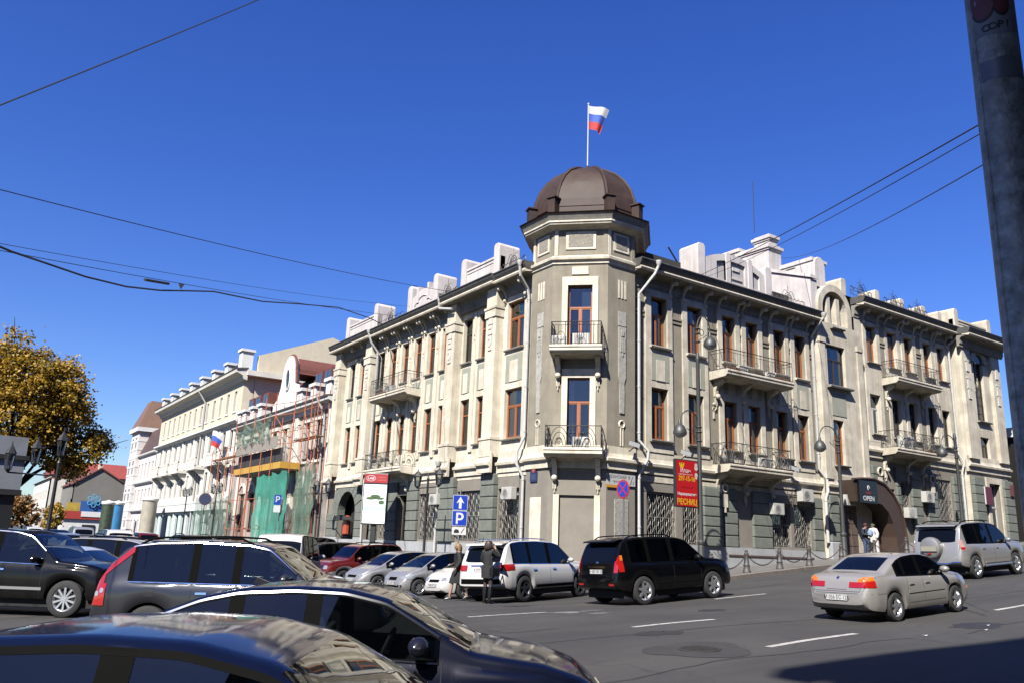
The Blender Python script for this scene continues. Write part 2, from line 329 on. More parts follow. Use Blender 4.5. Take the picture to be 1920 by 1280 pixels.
# ------------------------------------------------------------------ the corner building
BLD = empty('corner_building', (0,0,0), 0, 'cream and grey three-storey corner building with brown domed corner tower', 'building')
FL, FR = Frame(.25, 0, -90), Frame(0, .25, 0)          # left facade (u = -Y), right facade (u = X)
FT = Frame(.9285, .9285, -45); FTL = Frame(0, 0, -90); FTR = Frame(0, 0, 0)   # tower: middle, left and right faces
_wc = {}
def window_mesh(w, h, style, fm):
    key = (round(w, 2), round(h, 2), style, fm.name)
    if key in _wc: return _wc[key]
    t = .065; F = MB(); y0, y1 = .20, .27; panes = []
    def bar(a, b, c, d, e=0): F.box(a, b, y0-e, y1, c, d)
    bar(0, w, 0, t); bar(0, w, h-t, h); bar(0, t, t, h-t); bar(w-t, w, t, h-t)
    tz = h*.66 if style != 'arch' else h
    if style in ('T', 'door'):
        bar(t, w-t, tz-.04, tz+.04, .012); bar(w/2-.045, w/2+.045, t, tz-.04, .012)
        for a, b in ((t, w/2-.045), (w/2+.045, w-t)):     # opening sash: inner frame
            bar(a, a+.04, t, tz-.04, -.006); bar(b-.04, b, t, tz-.04, -.006); bar(a+.04, b-.04, t, t+.05, -.006); bar(a+.04, b-.04, tz-.09, tz-.04, -.006)
        panes = [(t, w/2-.045, t, tz-.04), (w/2+.045, w-t, t, tz-.04), (t, w-t, tz+.04, h-t)]
        if style == 'door': bar(t, w-t, t, .55, -.02); panes = [(a, b, max(c, .55), d) for a, b, c, d in panes]
    elif style == 'L':      # narrow: transom only
        bar(t, w-t, tz-.035, tz+.035, .01); panes = [(t, w-t, t, tz-.035), (t, w-t, tz+.035, h-t)]
    elif style == 'grid':
        nz = max(2, round(h/.62))
        for k in range(1, nz): bar(t, w-t, h*k/nz-.02, h*k/nz+.02)
        bar(w/2-.02, w/2+.02, t, h-t); panes = [(t, w-t, t, h-t)]
    else: panes = [(t, w-t, t, h-t)]
    pm = []
    for a, b, c, d in panes:
        p = MB(); p.quad((a, .245, c), (b, .245, c), (b, .245, d), (a, .245, d)); pm.append(p.mesh('pane', GLASS, fix=False))
    cus = []
    for x0, x1, zt, ci in ((w*.42, w*.96, .92, 0), (w*.55, w*.96, .92, 1), (w*.04, w*.96, .95, 0), (w*.04, w*.3, .95, 2), (w*.5, w*.96, .6, 1)):
        cu = MB(); nn = 16
        cu.add([(lerp(x0, x1, i/nn), .284+.009*math.sin(i*2.1), z) for i in range(nn+1) for z in (.07, h*zt)], [(2*i, 2*i+2, 2*i+3, 2*i+1) for i in range(nn)]); cus.append(cu.mesh('curtain', CURTS[ci], smooth=True, ang=180, fix=False))
    _wc[key] = (F.mesh('window', fm), pm, cus); return _wc[key]
def window(fr, u0, u1, z0, z1, style='T', fm=None, v=0, parent=None, curt=True):
    fm = fm or FRAME; F, pm, cu = window_mesh(u1-u0, z1-z0, style, fm)
    o = place('door' if style == 'door' else 'window', F, parent or BLD, fr, (u0, v, z0))
    for p in pm: child('pane', p, o)
    if curt and random.random() < .85: child('curtain', random.choice(cu[:1]*2+cu[:2]+cu), o)
    return o
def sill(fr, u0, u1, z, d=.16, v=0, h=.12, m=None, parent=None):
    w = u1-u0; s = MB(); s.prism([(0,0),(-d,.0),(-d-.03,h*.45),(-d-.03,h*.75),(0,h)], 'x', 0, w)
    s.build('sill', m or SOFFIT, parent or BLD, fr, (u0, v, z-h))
def slab(name, fr, u0, u1, v0, v1, z0, z1, m, bevel=0, parent=None):
    s = MB(); s.box(0, u1-u0, 0, v1-v0, 0, z1-z0); return s.build(name, m, parent or BLD, fr, (u0, v0, z0), bevel=bevel)
def panel(fr, u0, u1, z0, z1, v=0):       # grey-green apron panel with a pale tablet
    o = slab('apron_panel', fr, u0, u1, v-.025, v+.03, z0, z1, GREEN); w = u1-u0
    t = MB(); t.box(0, w*.5, 0, .05, 0, (z1-z0)*.78); t.build('tablet', CREAM2, o, fr, (u0+w*.25, v-.045, z0+.002))
_bm = None
def bracket(fr, u, z, v=0, h=.95, d=.62):
    """scroll bracket with a ball head under the cornice"""
    global _bm
    if _bm is None:
        b = MB(); b.prism([(0,0),(-.08,.02),(-.11,.14),(-.07,.28),(-.10,.45),(-.26,.66),(-.50,.80),(-.62,.84),(-.62,.97),(0,.97)], 'x', -.075, .075)
        b.ball((0,-.12,.12), .105, 8, 5); b.ball((0,-.5,.72), .12, 8, 5); _bm = b.mesh('bracket', CREAM2)
    place('bracket', _bm, BLD, fr, (u, v, z))
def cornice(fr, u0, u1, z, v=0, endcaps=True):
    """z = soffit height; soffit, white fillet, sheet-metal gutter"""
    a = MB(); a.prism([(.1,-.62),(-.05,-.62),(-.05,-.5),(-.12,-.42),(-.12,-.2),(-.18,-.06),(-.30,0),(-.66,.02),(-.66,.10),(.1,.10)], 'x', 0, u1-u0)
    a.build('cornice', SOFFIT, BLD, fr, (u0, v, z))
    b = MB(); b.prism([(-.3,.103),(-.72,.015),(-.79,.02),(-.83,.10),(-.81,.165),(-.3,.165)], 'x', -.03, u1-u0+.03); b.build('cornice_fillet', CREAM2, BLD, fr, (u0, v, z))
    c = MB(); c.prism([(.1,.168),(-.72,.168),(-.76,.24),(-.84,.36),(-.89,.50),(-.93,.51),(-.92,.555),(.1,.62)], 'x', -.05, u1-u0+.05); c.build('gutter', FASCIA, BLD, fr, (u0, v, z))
def downpipe(pts, r=.075):
    m = MB(); m.tube(pts, r, 10); P = [Vector(p) for p in pts]
    for a, b in zip(P, P[1:]):
        L_ = (b-a).length
        if L_ > 1.5:
            for k in range(int(L_/2.2)+1):
                c = a.lerp(b, min(1, (k*2.2+.15)/L_)); t = (b-a).normalized(); m.tube([c-t*.03, c+t*.03], r*1.22, 10)
    t = Vector(pts[0]); m.lathe([(r*1.1,-.02),(r*2.1,.16),(r*2.1,.24)], 12, t)
    m.build('downpipe', PIPE, BLD, smooth=True)
_qc = {}
def quoins(fr, u0, u1, z0, z1, n, d, v=0, m=None):
    """rusticated pier: blocks with open joints"""
    core = slab('pier_core', fr, u0+.03, u1-.03, v-d+.05, v+.05, z0, z1, RUST); h = (z1-z0)/n
    for k in range(n):
        key = (round(u1-u0, 2), round(h, 2), d)
        if key not in _qc:
            b = MB(); b.box(0, u1-u0, 0, d, .012, h-.035); _qc[key] = b.mesh('rustic_block', RUST, bevel=.035)
        place('rustic_block', _qc[key], core, fr, (u0, v-d+random.uniform(-.006, .006), z0+k*h))
def grille(fr, u0, u1, z0, z1, v, parent=None):
    """ornate window grille of wavy bars"""
    g = MB(); w = u1-u0; h = z1-z0; n = max(4, int(w/.13))
    for k in range(n+1):
        x = w*k/n; ph = k*1.7
        g.tube([(x+.035*math.sin(ph+z*3.3), -.02*math.cos(ph+z*5), h*z/12) for z in range(13)], .014, 4)
    for z in (.05, h*.5, h-.05): g.box(0, w, -.015, .015, z-.02, z+.02)
    g.build('window_grille', GRI, parent or BLD, fr, (u0, v, z0))
GRI = mat('grille_steel', (.30,.285,.26), .5, .2, 6, metal=.3)
def railing(fr, u0, u1, v0, z, h, style, parent, name='railing'):
    """three-sided balcony railing, u0..u1, standing v0 out from the wall plane"""
    g = MB(); w = u1-u0; d = -v0
    runs = [((0,0),(0,-d)), ((0,-d),(w,-d)), ((w,-d),(w,0))]
    for (a, b) in runs:
        L_ = math.dist(a, b); P = lambda s, zz: (lerp(a[0], b[0], s/L_), lerp(a[1], b[1], s/L_), zz)
        g.tube([P(0,h), P(L_,h)], .022, 5); g.tube([P(0,.06), P(L_,.06)], .014, 4)
        if style == 'bars':
            g.tube([P(0,h-.16), P(L_,h-.16)], .012, 4); n = max(2, int(L_/.16))
            for k in range(n+1): g.tube([P(L_*k/n,0), P(L_*k/n,h if k % 4 == 0 else h-.16)], .016 if k % 4 == 0 else .009, 4)
            for k in range(max(1, int(L_/.9))):
                s0 = (k+.5)*.9
                if s0 < L_-.2: g.tube([P(min(L_, max(0, s0+.16*math.cos(q))), .42+.2*math.sin(q)) for q in [i*math.pi/6 for i in range(12)]], .011, 4, closed=True)
        else:      # scrolls: big arcs, rings and short bars
            n = max(1, round(L_/1.0)); c = L_/n
            for k in range(n):
                s0 = (k+.5)*c; r_ = min(.42, c*.46)
                for rr in (r_, r_*.72, r_*.4): g.tube([P(min(L_, max(0, s0+rr*math.cos(q))), .1+(rr/r_)*(h-.16)*math.sin(q)) for q in [i*math.pi/12 for i in range(13)]], .014, 4)
                for rr in (.13, .07): g.tube([P(min(L_, max(0, s0+rr*math.cos(q))), .32+rr*math.sin(q)) for q in [i*math.pi/5 for i in range(10)]], .012, 4, closed=True)
                g.tube([P(k*c,0), P(k*c,h+.05)], .018, 5)
                for q in (.08, .16, -.08): g.tube([P(min(L_, max(0, k*c+q)),.06), P(min(L_, max(0, k*c+q*1.6)),h*.55), P(min(L_, max(0, k*c+q)),h)], .010, 4)
    g.build(name, IRON, parent, fr, (u0, 0, z))
def balcony(fr, u0, u1, d, z, style, v=0, thick=.36, h=1.05, brackets=()):
    """z = slab top"""
    s = MB(); w = u1-u0
    s.prism([(.05,0),(-d,0),(-d-.04,-.04),(-d-.04,-.10),(-d,-.13),(-d,-thick*.7),(-d+.14,-thick),(.05,-thick-.08)], 'x', 0, w)
    o = s.build('balcony', CREAM2, BLD, fr, (u0, v, z))
    f2 = Frame(*fr.pt(0, v, 0)[:2], math.degrees(fr.a)); railing(f2, u0+.06, u1-.06, -(d-.05), z, h, style, o)
    for b in brackets:
        q = MB(); q.prism([(0,.1),(-.12,.12),(-.15,.4),(-.25,.62),(-d*.55,.82),(-d*.6,.95),(0,.95)], 'x', -.11, .11); q.ball((0,-.2,.1), .14, 8, 5)
        for k in (-.06, 0, .06): q.box(k-.018, k+.018, -.1, -.02, -.55+abs(k)*3, .05)
        q.build('balcony_bracket', CREAM2, o, fr, (b, v, z-thick-1.0))
    return o
def belt(fr, u0, u1, z, v=0, m=None):      # string course between ground floor and first floor
    s = MB(); s.prism([(.05,-.42),(-.10,-.42),(-.10,-.12),(-.24,-.06),(-.26,.06),(-.12,.12),(-.06,.30),(-.06,.62),(.05,.62)], 'x', 0, u1-u0); s.build('string_course', m or CREAM2, BLD, fr, (u0, v, z))

ZS2, ZH2, ZS3, ZH3, ZC = 6.97, 9.47, 11.55, 14.03, 14.98
# ---------------- left facade (u = -Y)
opsL = []; colsL = [(4.53,6.03)]+[(a, b) for a, b in ((7.85,8.78),(9.5,10.42))]+[(12.45+1.71*k-.46, 12.45+1.71*k+.46) for k in range(6)]+[(23.55,24.5),(25.3,26.22)]
for a, b in colsL: opsL += [(-b, -a, ZS2, ZH2), (-b, -a, ZS3, ZH3)]
gfL = [(4.45,6.2,2.0,4.5),(7.55,10.15,2.0,4.5),(11.85,14.4,2.0,4.5),(15.75,17.0,1.0,4.5),(18.45,19.6,2.0,4.5),(20.7,22.0,1.6,4.5)]
w = MB(); w.wall(-28, -3.4, 5.2, 15.1, opsL, .32); w.build('wall', CREAM, BLD, FL)
w = MB(); w.wall(-28, -3.4, -.6, 5.2, [(-b, -a, c, d) for a, b, c, d in gfL]+[(-26.0,-23.1,-.6,5.0)], .4); w.build('wall', TAUPE, BLD, FL)
m = MB(); m.box(-28, -3.4, 1.3, 1.35, -.6, 15); m.box(-28, -3.4, .4, 1.35, 15, 15.1); m.build('interior', INT, BLD, FL)
for i, (a, b) in enumerate(colsL):
    st = 'T' if i == 0 else 'L'; dr = i in (5, 6)
    window(FL, -b, -a, ZS2, ZH2, st if not dr else 'L'); window(FL, -b, -a, ZS3, ZH3, st, FRAME if i in (0, 4, 5, 6) or i % 2 else DARKF)
    if not dr:
        sill(FL, -b-.08, -a+.08, ZS2, .14); sill(FL, -b-.08, -a+.08, ZS3, .12)
    else: sill(FL, -b-.08, -a+.08, ZS3, .06)
    panel(FL, -b+.02, -a-.02, ZH2+.35, ZS3-.32)
for a, b in ((8.78,9.5), *[(12.45+1.71*k+.46, 12.45+1.71*(k+1)-.46) for k in range(5)], (24.5,25.3)):   # mullion strips with small ornaments
    c = -(a+b)/2; s = MB(); s.box(-.11, .11, -.06, 0, 6.8, 14.2); s.box(-.05, .05, -.10, -.06, 12.9, 13.4); s.ball((0,-.07,13.0), .07, 6, 4); s.ball((0,-.07,12.7), .05, 6, 4)
    s.prism([(-.16,6.55),(.16,6.55),(.16,6.95),(0,7.25),(-.16,6.95)], 'y', -.09, 0); s.build('mullion_strip', CREAM2, BLD, FL, (c, 0, 0))
for p0, p1 in ((6.38,7.31),(10.58,11.5),(21.65,22.58),(26.9,27.83)):
    u0, u1 = -p1, -p0; o = slab('pilaster', FL, u0, u1, -.5, .05, 6.1, 14.95, CREAM)
    q = MB(); q.box(-.06, p1-p0+.06, -.58, .05, 6.1, 6.96); q.box(-.09, p1-p0+.09, -.62, .05, 6.95, 7.08); q.build('pilaster_base', CREAM2, o, FL, (u0, 0, 0))
    q = MB(); q.box(-.05, p1-p0+.05, -.57, .05, 13.35, 13.8); q.box(-.09, p1-p0+.09, -.61, .05, 13.78, 13.9); q.build('pilaster_capital', CREAM2, o, FL, (u0, 0, 0))
    q = MB(); x = (p1-p0)/2
    q.box(x-.17, x+.17, -.545, -.49, 11.6, 13.3)
    for zz, ww in ((13.0,.2),(12.75,.13),(12.45,.2)): q.box(x-ww, x+ww, -.575, -.54, zz-.04, zz+.04)
    q.tube([(x+.14*math.cos(t), -.55, 12.0+.2*math.sin(t)) for t in [i*math.pi/6 for i in range(12)]], .025, 5, closed=True)
    q.build('pilaster_relief', mat('relief_pale', (.80,.76,.66), .85, .15, 4, dirt=.3), o, FL, (u0, 0, 0))
for u in [-(12.45+1.71*k+.855)+s for k in range(-1, 6) for s in (-.17, .17)]: bracket(FL, u, 14.05)
for u in (-4.35,-6.2): bracket(FL, u, 14.05)
for u in (-23.3,-25.0,-24.8): bracket(FL, u, 14.05)
for a, b, v in ((3.5,6.3,0),(6.25,11.65,-.16),(11.65,21.5,0),(21.5,28.1,-.16)): cornice(FL, -b, -a, ZC, v)
for a, b, v in ((3.4,6.3,0),(6.25,7.45,-.5),(7.45,10.45,-.02),(10.45,11.65,-.5),(11.65,21.55,-.02),(21.55,22.7,-.5),(22.7,26.8,-.02),(26.8,28,-.5)): belt(FL, -b, -a, 5.72, v)
for a, b, z0, z1 in gfL:        # ground floor: taupe lintel, cream band, glass and grilles
    slab('lintel_panel', FL, -b-.02, -a+.02, -.05, .03, 4.52, 5.08, TAUPE)
    if z0 > 1.7:
        window(FL, -b, -a, z0, z1, 'plain', DARKF, .1, curt=False); grille(FL, -b+.05, -a-.05, z0+.02, z1-.02, .08)
    else: window(FL, -b, -a, z0, z1, 'door', DARKF, .1, curt=False)
slab('cream_band', FL, -22.6, -3.5, -.04, .03, 5.1, 5.32, CREAM2)
for a, b in ((6.3,7.5),(10.25,11.75),(14.45,15.7),(17.05,18.4),(19.7,20.6)): quoins(FL, -b, -a, 1.9, 5.28, 6, .3 if a < 12 else .2)
slab('plinth', FL, -28, -3.4, -.16, .02, -.7, 1.88, PLINTH)
# carriage arch with voussoirs at the far end
def arch_portal():
    cu, zc, r = -24.55, 3.55, 1.45
    sp = MB()   # spandrel around the arch
    n = 16
    pts = arc(cu, zc, r, 0, 180, n)
    for i in range(n):
        (a, b), (c, d) = pts[i], pts[i+1]; sp.quad((a,-.02,b), (c,-.02,d), (c,-.02,5.02), (a,-.02,5.02)); sp.quad((a,-.02,b), (c,-.02,d), (c,.4,d), (a,.4,b))
    sp.build('arch_spandrel', RUST, BLD, FL)
    for i in range(9):
        a0, a1 = 180*i/9+1, 180*(i+1)/9-1; r1 = r+(.95 if i != 4 else 1.25)
        v = MB(); poly = arc(cu, zc, r+.01, a0, a1, 3)+arc(cu, zc, r1, a1, a0, 3); poly = [(x, min(z, 5.25)) for x, z in poly]; v.prism(poly, 'y', -.14, 0); v.build('voussoir', RUST, BLD, FL)
    for sd in (0, 1):
        for k in range(5):
            x0, x1 = (-28+.02, cu-r-.02) if sd == 0 else (cu+r+.02, -22.05)
            z0 = 1.0+k*.52; b = MB(); b.box(0, x1-x0, -.14, 0, 0, .49); b.build('rustic_block', RUST if k > 1 else PLINTH, BLD, FL, (x0, -.01, z0), bevel=.03)
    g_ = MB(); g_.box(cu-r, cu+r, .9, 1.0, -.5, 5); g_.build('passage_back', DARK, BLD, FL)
    g_ = MB()
    for k in range(16): g_.tube([(cu-r+2*r*k/15, .3, 0), (cu-r+2*r*k/15, .3, 3.0+.4*math.sin(math.pi*k/15))], .02, 4)
    g_.build('passage_gate', IRON, BLD, FL)
    b = MB(); b.prism([(cu-.9,3.1),(cu+.9,3.1),*arc(cu, 3.1, .9, 0, 180, 10, .35)], 'y', -.6, -.05); b.build('arch_awning', mat('awning_dark', (.03,.035,.03), .7), BLD, FL)
arch_portal()
balcony(FL, -20.0, -15.0, 1.15, 10.72, 'bars', brackets=(-19.4,-17.6,-15.6))
balcony(FL, -20.0, -15.0, 1.15, 6.08, 'scroll', brackets=(-19.2,-15.8), h=.95)
# parapets, white
def parapet(fr, u0, u1, z0, ztop, v=0, arch=False, posts=True):
    o = MB(); w = u1-u0
    o.box(0, w, 0, .3, 0, ztop-z0-.75) if not arch else o.prism([(0,0),(w,0),(w,.95),*[(w*(1-t), .95+.75*math.sin(math.pi*t)**.8) for t in [i/12 for i in range(1, 12)]],(0,.95)], 'y', 0, .3)
    ob = o.build('parapet', PWHITE, BLD, fr, (u0, v, z0))
    if not arch:
        q = MB(); q.box(.5, w-.5, -.05, .35, ztop-z0-.8, ztop-z0-.68); q.box(.6, w-.6, -.03, 0, ztop-z0-1.0, ztop-z0-.94); q.build('parapet_coping', PWHITE, ob, fr, (u0, v, z0))
    else:
        q = MB(); q.tube([(w*.22+w*.56*t, -.01, .75+.5*math.sin(math.pi*t)) for t in [i/10 for i in range(11)]], .045, 5); q.box(w*.3, w*.36, -.06, .33, .9, 1.95); q.box(w*.64, w*.7, -.06, .33, .9, 1.95); q.build('parapet_moulding', PWHITE, ob, fr, (u0, v, z0))
    if posts:
        for x in (0, w-.55):
            p = MB(); h = ztop-z0; p.prism([(0,0),(.55,0),(.55,h-.18),(.5,h-.06),(.4,h),(.15,h),(.05,h-.06),(0,h-.18)], 'y', -.1, 1.25)
            p.build('parapet_post', PWHITE, ob, fr, (u0+x, v, z0), bevel=.03)
    return ob
parapet(FL, -27.4, -22.1, 15.5, 17.72, 0); parapet(FL, -17.6, -13.7, 15.5, 17.72, 0, arch=True); parapet(FL, -10.95, -6.95, 15.5, 17.72, 0)
def roof_iron(fr, u0, u1, z, v=0):
    g = MB(); w = u1-u0; c = w/2
    for zz in (.15, .42, .62): g.tube([(0,0,zz), (w,0,zz)], .014, 4)
    for rr in (.42, .3, .17): g.tube([(c+rr*.8*math.cos(q), 0, .5+rr*math.sin(q)) for q in [i*math.pi/9 for i in range(18)]], .02, 5, closed=True)
    g.tube([(c,0,0), (c,0,1.35)], .02, 4)
    for s in (-1, 1):
        g.tube([(c+s*(.1+.9*t), 0, .95-.35*t+.18*math.sin(t*7)) for t in [i/10 for i in range(11)]], .015, 4)
        g.tube([(c+s*(w*.42+.16*math.cos(q)), 0, .45+.22*math.sin(q)) for q in [i*math.pi/6 for i in range(12)]], .014, 4, closed=True)
    for k in range(7): g.tube([(w*k/6,0,0), (w*k/6,0,.62)], .012, 4)
    g.build('roof_railing', IRON, BLD, fr, (u0, v, z))
for a, b in ((18.0,21.9),(11.3,13.4),(4.4,6.7)): roof_iron(FL, -b, -a, 15.6, -.1)
# roof deck
r = MB(); r.add([(.3,28,15.6),(.3,3,15.6),(3,.3,15.6),(17.6,.3,15.6),(17.6,12,17.2),(12,12,17.2),(12,28,17.2)], [(0,1,2,3,4,5,6)]); r.build('roof', mat('roof_sheet_red', (.16,.045,.04), .6, .2, 2), BLD)
r = MB(); r.box(.3, 12, 27.9, 28.0, 0, 15.6); r.build('end_wall', CREAM, BLD)
# ---------------- corner tower
TC = (2.717, 2.717, 0)      # chamfered square: side faces 1.72 m, corner faces 2.63 m
def oct_pts(a, d): y = d*2**.5-a; return [(a,-y),(a,y),(y,a),(-y,a),(-a,y),(-a,-y),(-y,-a),(y,-a)]
def oct_ring(name, prof, m, parent=None, a0=2.717, d0=2.53, **k):
    o = MB(); vs = [(x, y, z) for r_, z in prof for x, y in oct_pts(a0+r_, d0+r_)]; n = len(prof)
    o.add(vs, [(i*8+q, i*8+(q+1)%8, (i+1)*8+(q+1)%8, (i+1)*8+q) for i in range(n-1) for q in range(8)]+[tuple(range(8))[::-1], tuple((n-1)*8+q for q in range(8))]); return o.build(name, m, parent or BLD, None, TC, **k)
t = 1.3135
w = MB(); w.wall(-t, t, 5.2, 15.0, [(-.56,.58,6.2,9.45),(-.56,.58,10.8,13.92)], .3); w.build('tower_wall', GREY, BLD, FT)
w = MB(); w.wall(-t, t, -.6, 5.2, [(-.78,.78,0.4,4.1)], .12); w.quad((-.78,.12,.4), (.78,.12,.4), (.78,.12,4.1), (-.78,.12,4.1)); w.build('tower_wall', TAUPE, BLD, FT)
m = MB(); m.box(-t, t, 1.0, 1.05, 5, 15); m.build('interior', INT, BLD, FT)
for z in (-1, 1): slab('jamb_strip', FT, z*.92-.13, z*.92+.13, -.05, .03, .3, 4.12, CREAM2)
for F_, a, b in ((FTL, -3.58, -1.857), (FTR, 1.857, 3.58)):
    w = MB(); w.quad((a,0,5.2), (b,0,5.2), (b,0,15), (a,0,15)); e = a if a < 0 else b; w.quad((e,0,-.6), (e,0,15), (e,.3,15), (e,.3,-.6)); w.build('tower_wall', GREY, BLD, F_)
    w = MB(); w.quad((a,0,-.6), (b,0,-.6), (b,0,5.2), (a,0,5.2)); w.build('tower_wall', TAUPE, BLD, F_)
    c = -2.75 if a < 0 else 2.75
    q = MB()      # relief: three slots, long tablet, drop and keyhole
    for k in (-.2, 0, .2): q.box(c+k-.055, c+k+.055, -.03, 0, 13.4, 14.3)
    q.build('tower_relief', CREAM2, BLD, F_)
    q = MB(); q.prism([(c-.22,12.0),(c+.22,12.0),(c+.22,9.6),(c+.12,9.3),(c+.15,8.9),(c+.13,7.9),(c-.13,7.9),(c-.15,8.9),(c-.12,9.3),(c-.22,9.6)], 'y', -.05, 0); q.box(c-.25, c+.25, -.035, 0, 12.05, 12.75)
    for k in (-.1, 0, .1): q.box(c+k-.03, c+k+.03, -.08, -.05, 10.6+abs(k)*2, 11.5)
    q.box(c-.08, c+.08, -.09, -.05, 11.55, 11.85)
    q.build('tower_relief', mat('relief_stone', (.55,.53,.47), .9, .3, 6, .5, dirt=.3), BLD, F_)
    q = MB(); q.tube([(c+.16*math.cos(x), -.02, 7.4+.16*math.sin(x)) for x in [i*math.pi/6 for i in range(12)]], .045, 6, closed=True); q.box(c-.09, c-.05, -.05, 0, 6.4, 7.25); q.box(c+.05, c+.09, -.05, 0, 6.4, 7.25); q.build('tower_relief', CREAM2, BLD, F_)
    slab('blank_panel', F_, c-.42, c+.42, -.04, .02, .9, 4.0, CREAM2 if a < 0 else mat('panel_spar', (.45,.43,.38), .95, .5, 14, .5), bevel=.03)
for z0, z1, a, b in ((6.2,9.45,-.78,.8),(10.8,13.92,-.85,.87)):
    s = MB(); s.box(0, .27, -.07, .02, 0, z1-z0); s.box(b-a-.27, b-a, -.07, .02, 0, z1-z0); s.box(0, b-a, -.07, .02, z1-z0, z1-z0+.42); s.build('door_surround', CREAM2, BLD, FT, (a, 0, z0))
    window(FT, -.56, .58, z0, z1, 'T')
slab('tower_tablet', FT, -.4, .4, -.06, .02, 14.45, 14.85, CREAM2, bevel=.02)
balcony(FT, -1.25, 1.15, 1.05, 10.78, 'bars', brackets=(-.95,.9), h=1.08)
balcony(FT, -1.4, 1.2, 1.05, 6.1, 'scroll', brackets=(-1.0,.95), h=.98)
for F_, a, b in ((FTL,-3.6,-1.75),(FTR,1.75,3.6),(FT,-1.4,1.4)): belt(F_, a, b, 5.72, 0)
oct_ring('tower_band', [(-.15,14.95),(.02,14.95),(.07,15.0),(.07,15.1),(.19,15.18),(.21,15.3),(.08,15.34),(.03,15.42),(-.15,15.45)], CREAM2)
oct_ring('tower_frieze', [(-.15,15.44),(-.05,15.44),(-.05,16.85),(-.15,16.85)], GREY)
for fr_, hw_ in ((Frame(.05, 2.717, -90), .86), (Frame(.9285+.035, .9285+.035, -45), 1.3), (Frame(2.717, .05, 0), .86)):
    k = hw_*.56; o = slab('frieze_panel', fr_, -k, k, -.05, .02, 15.75, 16.65, CREAM2); slab('frieze_inset', fr_, -k+.13, k-.13, -.065, 0, 15.87, 16.53, mat('inset_stucco', (.36,.33,.27), .95, .4, 9, .6, bscale=14), parent=o)
    for x in (-hw_+.02, hw_-.2): slab('frieze_strip', fr_, x, x+.18, -.045, .02, 15.45, 16.8, CREAM2 if x < 0 else GREY)
oct_ring('tower_cornice', [(-.15,16.75),(.0,16.75),(.14,16.84),(.40,16.9),(.43,16.98),(.47,17.0),(.47,17.09),(.3,17.11)], CREAM2)
oct_ring('tower_cornice_crown', [(.2,17.09),(.48,17.09),(.52,17.18),(.60,17.33),(.64,17.37),(.2,17.48)], SOFFIT)
oct_ring('tower_eaves', [(-.1,17.40),(.66,17.375),(.71,17.43),(-.1,17.62)], mat('eaves_red', (.10,.05,.04), .6, .2, 3, spec=.2))
DP = [(r_, 17.5+(z-17.5)*.89) for r_, z in [(2.6,17.5),(2.58,18.3),(2.5,18.9),(2.3,19.6),(1.98,20.22),(1.54,20.76),(.98,21.18),(.43,21.42),(.12,21.5)]]
AD = lambda r_: (r_*1.035, r_*.985)          # side and corner apothems of the dome at radius r
def dome_shell():
    o = MB(); n = len(DP); o.add([(x, y, z) for r_, z in DP for x, y in oct_pts(*AD(r_))], [(i*8+q, i*8+(q+1)%8, (i+1)*8+(q+1)%8, (i+1)*8+q) for i in range(n-1) for q in range(8)]+[tuple((n-1)*8+q for q in range(8))]); return o.build('dome', DOME, BLD, None, TC, smooth=True, ang=25)
dome = dome_shell()
for i in range(8):
    q = MB(); q.tube([(*[c*1.005 for c in oct_pts(*AD(r_))[i]], z) for r_, z in DP[1:]], .1, 6); q.build('dome_rib', DOME, dome, None, TC, smooth=True)
    q = MB()                       # lower sheet with stepped upper edge
    def P(s, z, off=.03):
        r_ = interp(z, [p[1] for p in DP], [p[0] for p in DP])+off; pp = oct_pts(*AD(r_)); v0, v1 = Vector(pp[i]), Vector(pp[(i+1)%8]); c = v0.lerp(v1, .5+.47*s); return (c.x, c.y, z)
    st = [(-1,19.15),(-.62,19.15),(-.62,19.28),(-.38,19.28),(-.38,19.4),(.38,19.4),(.38,19.28),(.62,19.28),(.62,19.15),(1,19.15)]
    for (s0, z0), (s1, z1) in zip(st, st[1:]):
        if s0 != s1:
            zz = [18.0,18.4,18.75,19.05,z0]
            for c, d in zip(zz, zz[1:]): q.quad(P(s0,c), P(s1,c), P(s1,d), P(s0,d))
            q.quad(P(s0,z0), P(s1,z0), P(s1,z0,-.02), P(s0,z0,-.02))
    q.build('dome_sheet', DOME, dome, None, TC)
    q = MB(); vx = oct_pts(2.717+.12, 2.53+.12)[i]; q.box(-.2, .2, -.2, .2, 0, .85); q.box(-.27, .27, -.27, .27, .85, .92); o = q.build('dome_corner_block', DOME, dome, None, (TC[0]+vx[0], TC[1]+vx[1], 17.5)); o.rotation_euler.z = math.atan2(vx[1], vx[0])+R(90)
q = MB(); q.lathe([(.22,21.0),(.2,21.15),(.07,21.25),(.07,21.35)], 12); q.build('dome_finial', DOME, dome, None, TC, smooth=True)
# ---------------- right facade: first stretch (cream darkened in colour for this wing's weaker sun, and slightly dirtier)
CREAM = mat('stucco_cream_less_lit', (.80,.735,.60), .88, .28, 1.1, .25, dirt=.7, streak=.6); CREAM2 = mat('stucco_cream_trim_less_lit', (.80,.735,.60), .85, .26, 1.7, .2, dirt=.7, streak=.6); _bm = None
colsR = [(4.8,5.92),(7.31,8.42),(9.92,10.95),(11.78,12.8),(14.06,15.06),(15.88,16.88)]
surr = [(4.43,6.25),(6.98,8.78),(9.58,11.28),(11.44,13.12),(13.75,15.36),(15.55,17.2)]
ops = [(a, b, c, d) for a, b in colsR for c, d in ((ZS2,ZH2),(ZS3,ZH3))]
gfR = [(4.55,6.45,2.2,4.5),(6.9,8.1,2.2,4.5),(13.4,15.0,2.3,4.5),(15.25,16.7,2.3,4.5)]
w = MB(); w.wall(3.4, 17.7, 5.2, 15.1, ops, .35); w.build('wall', GREY, BLD, FR)
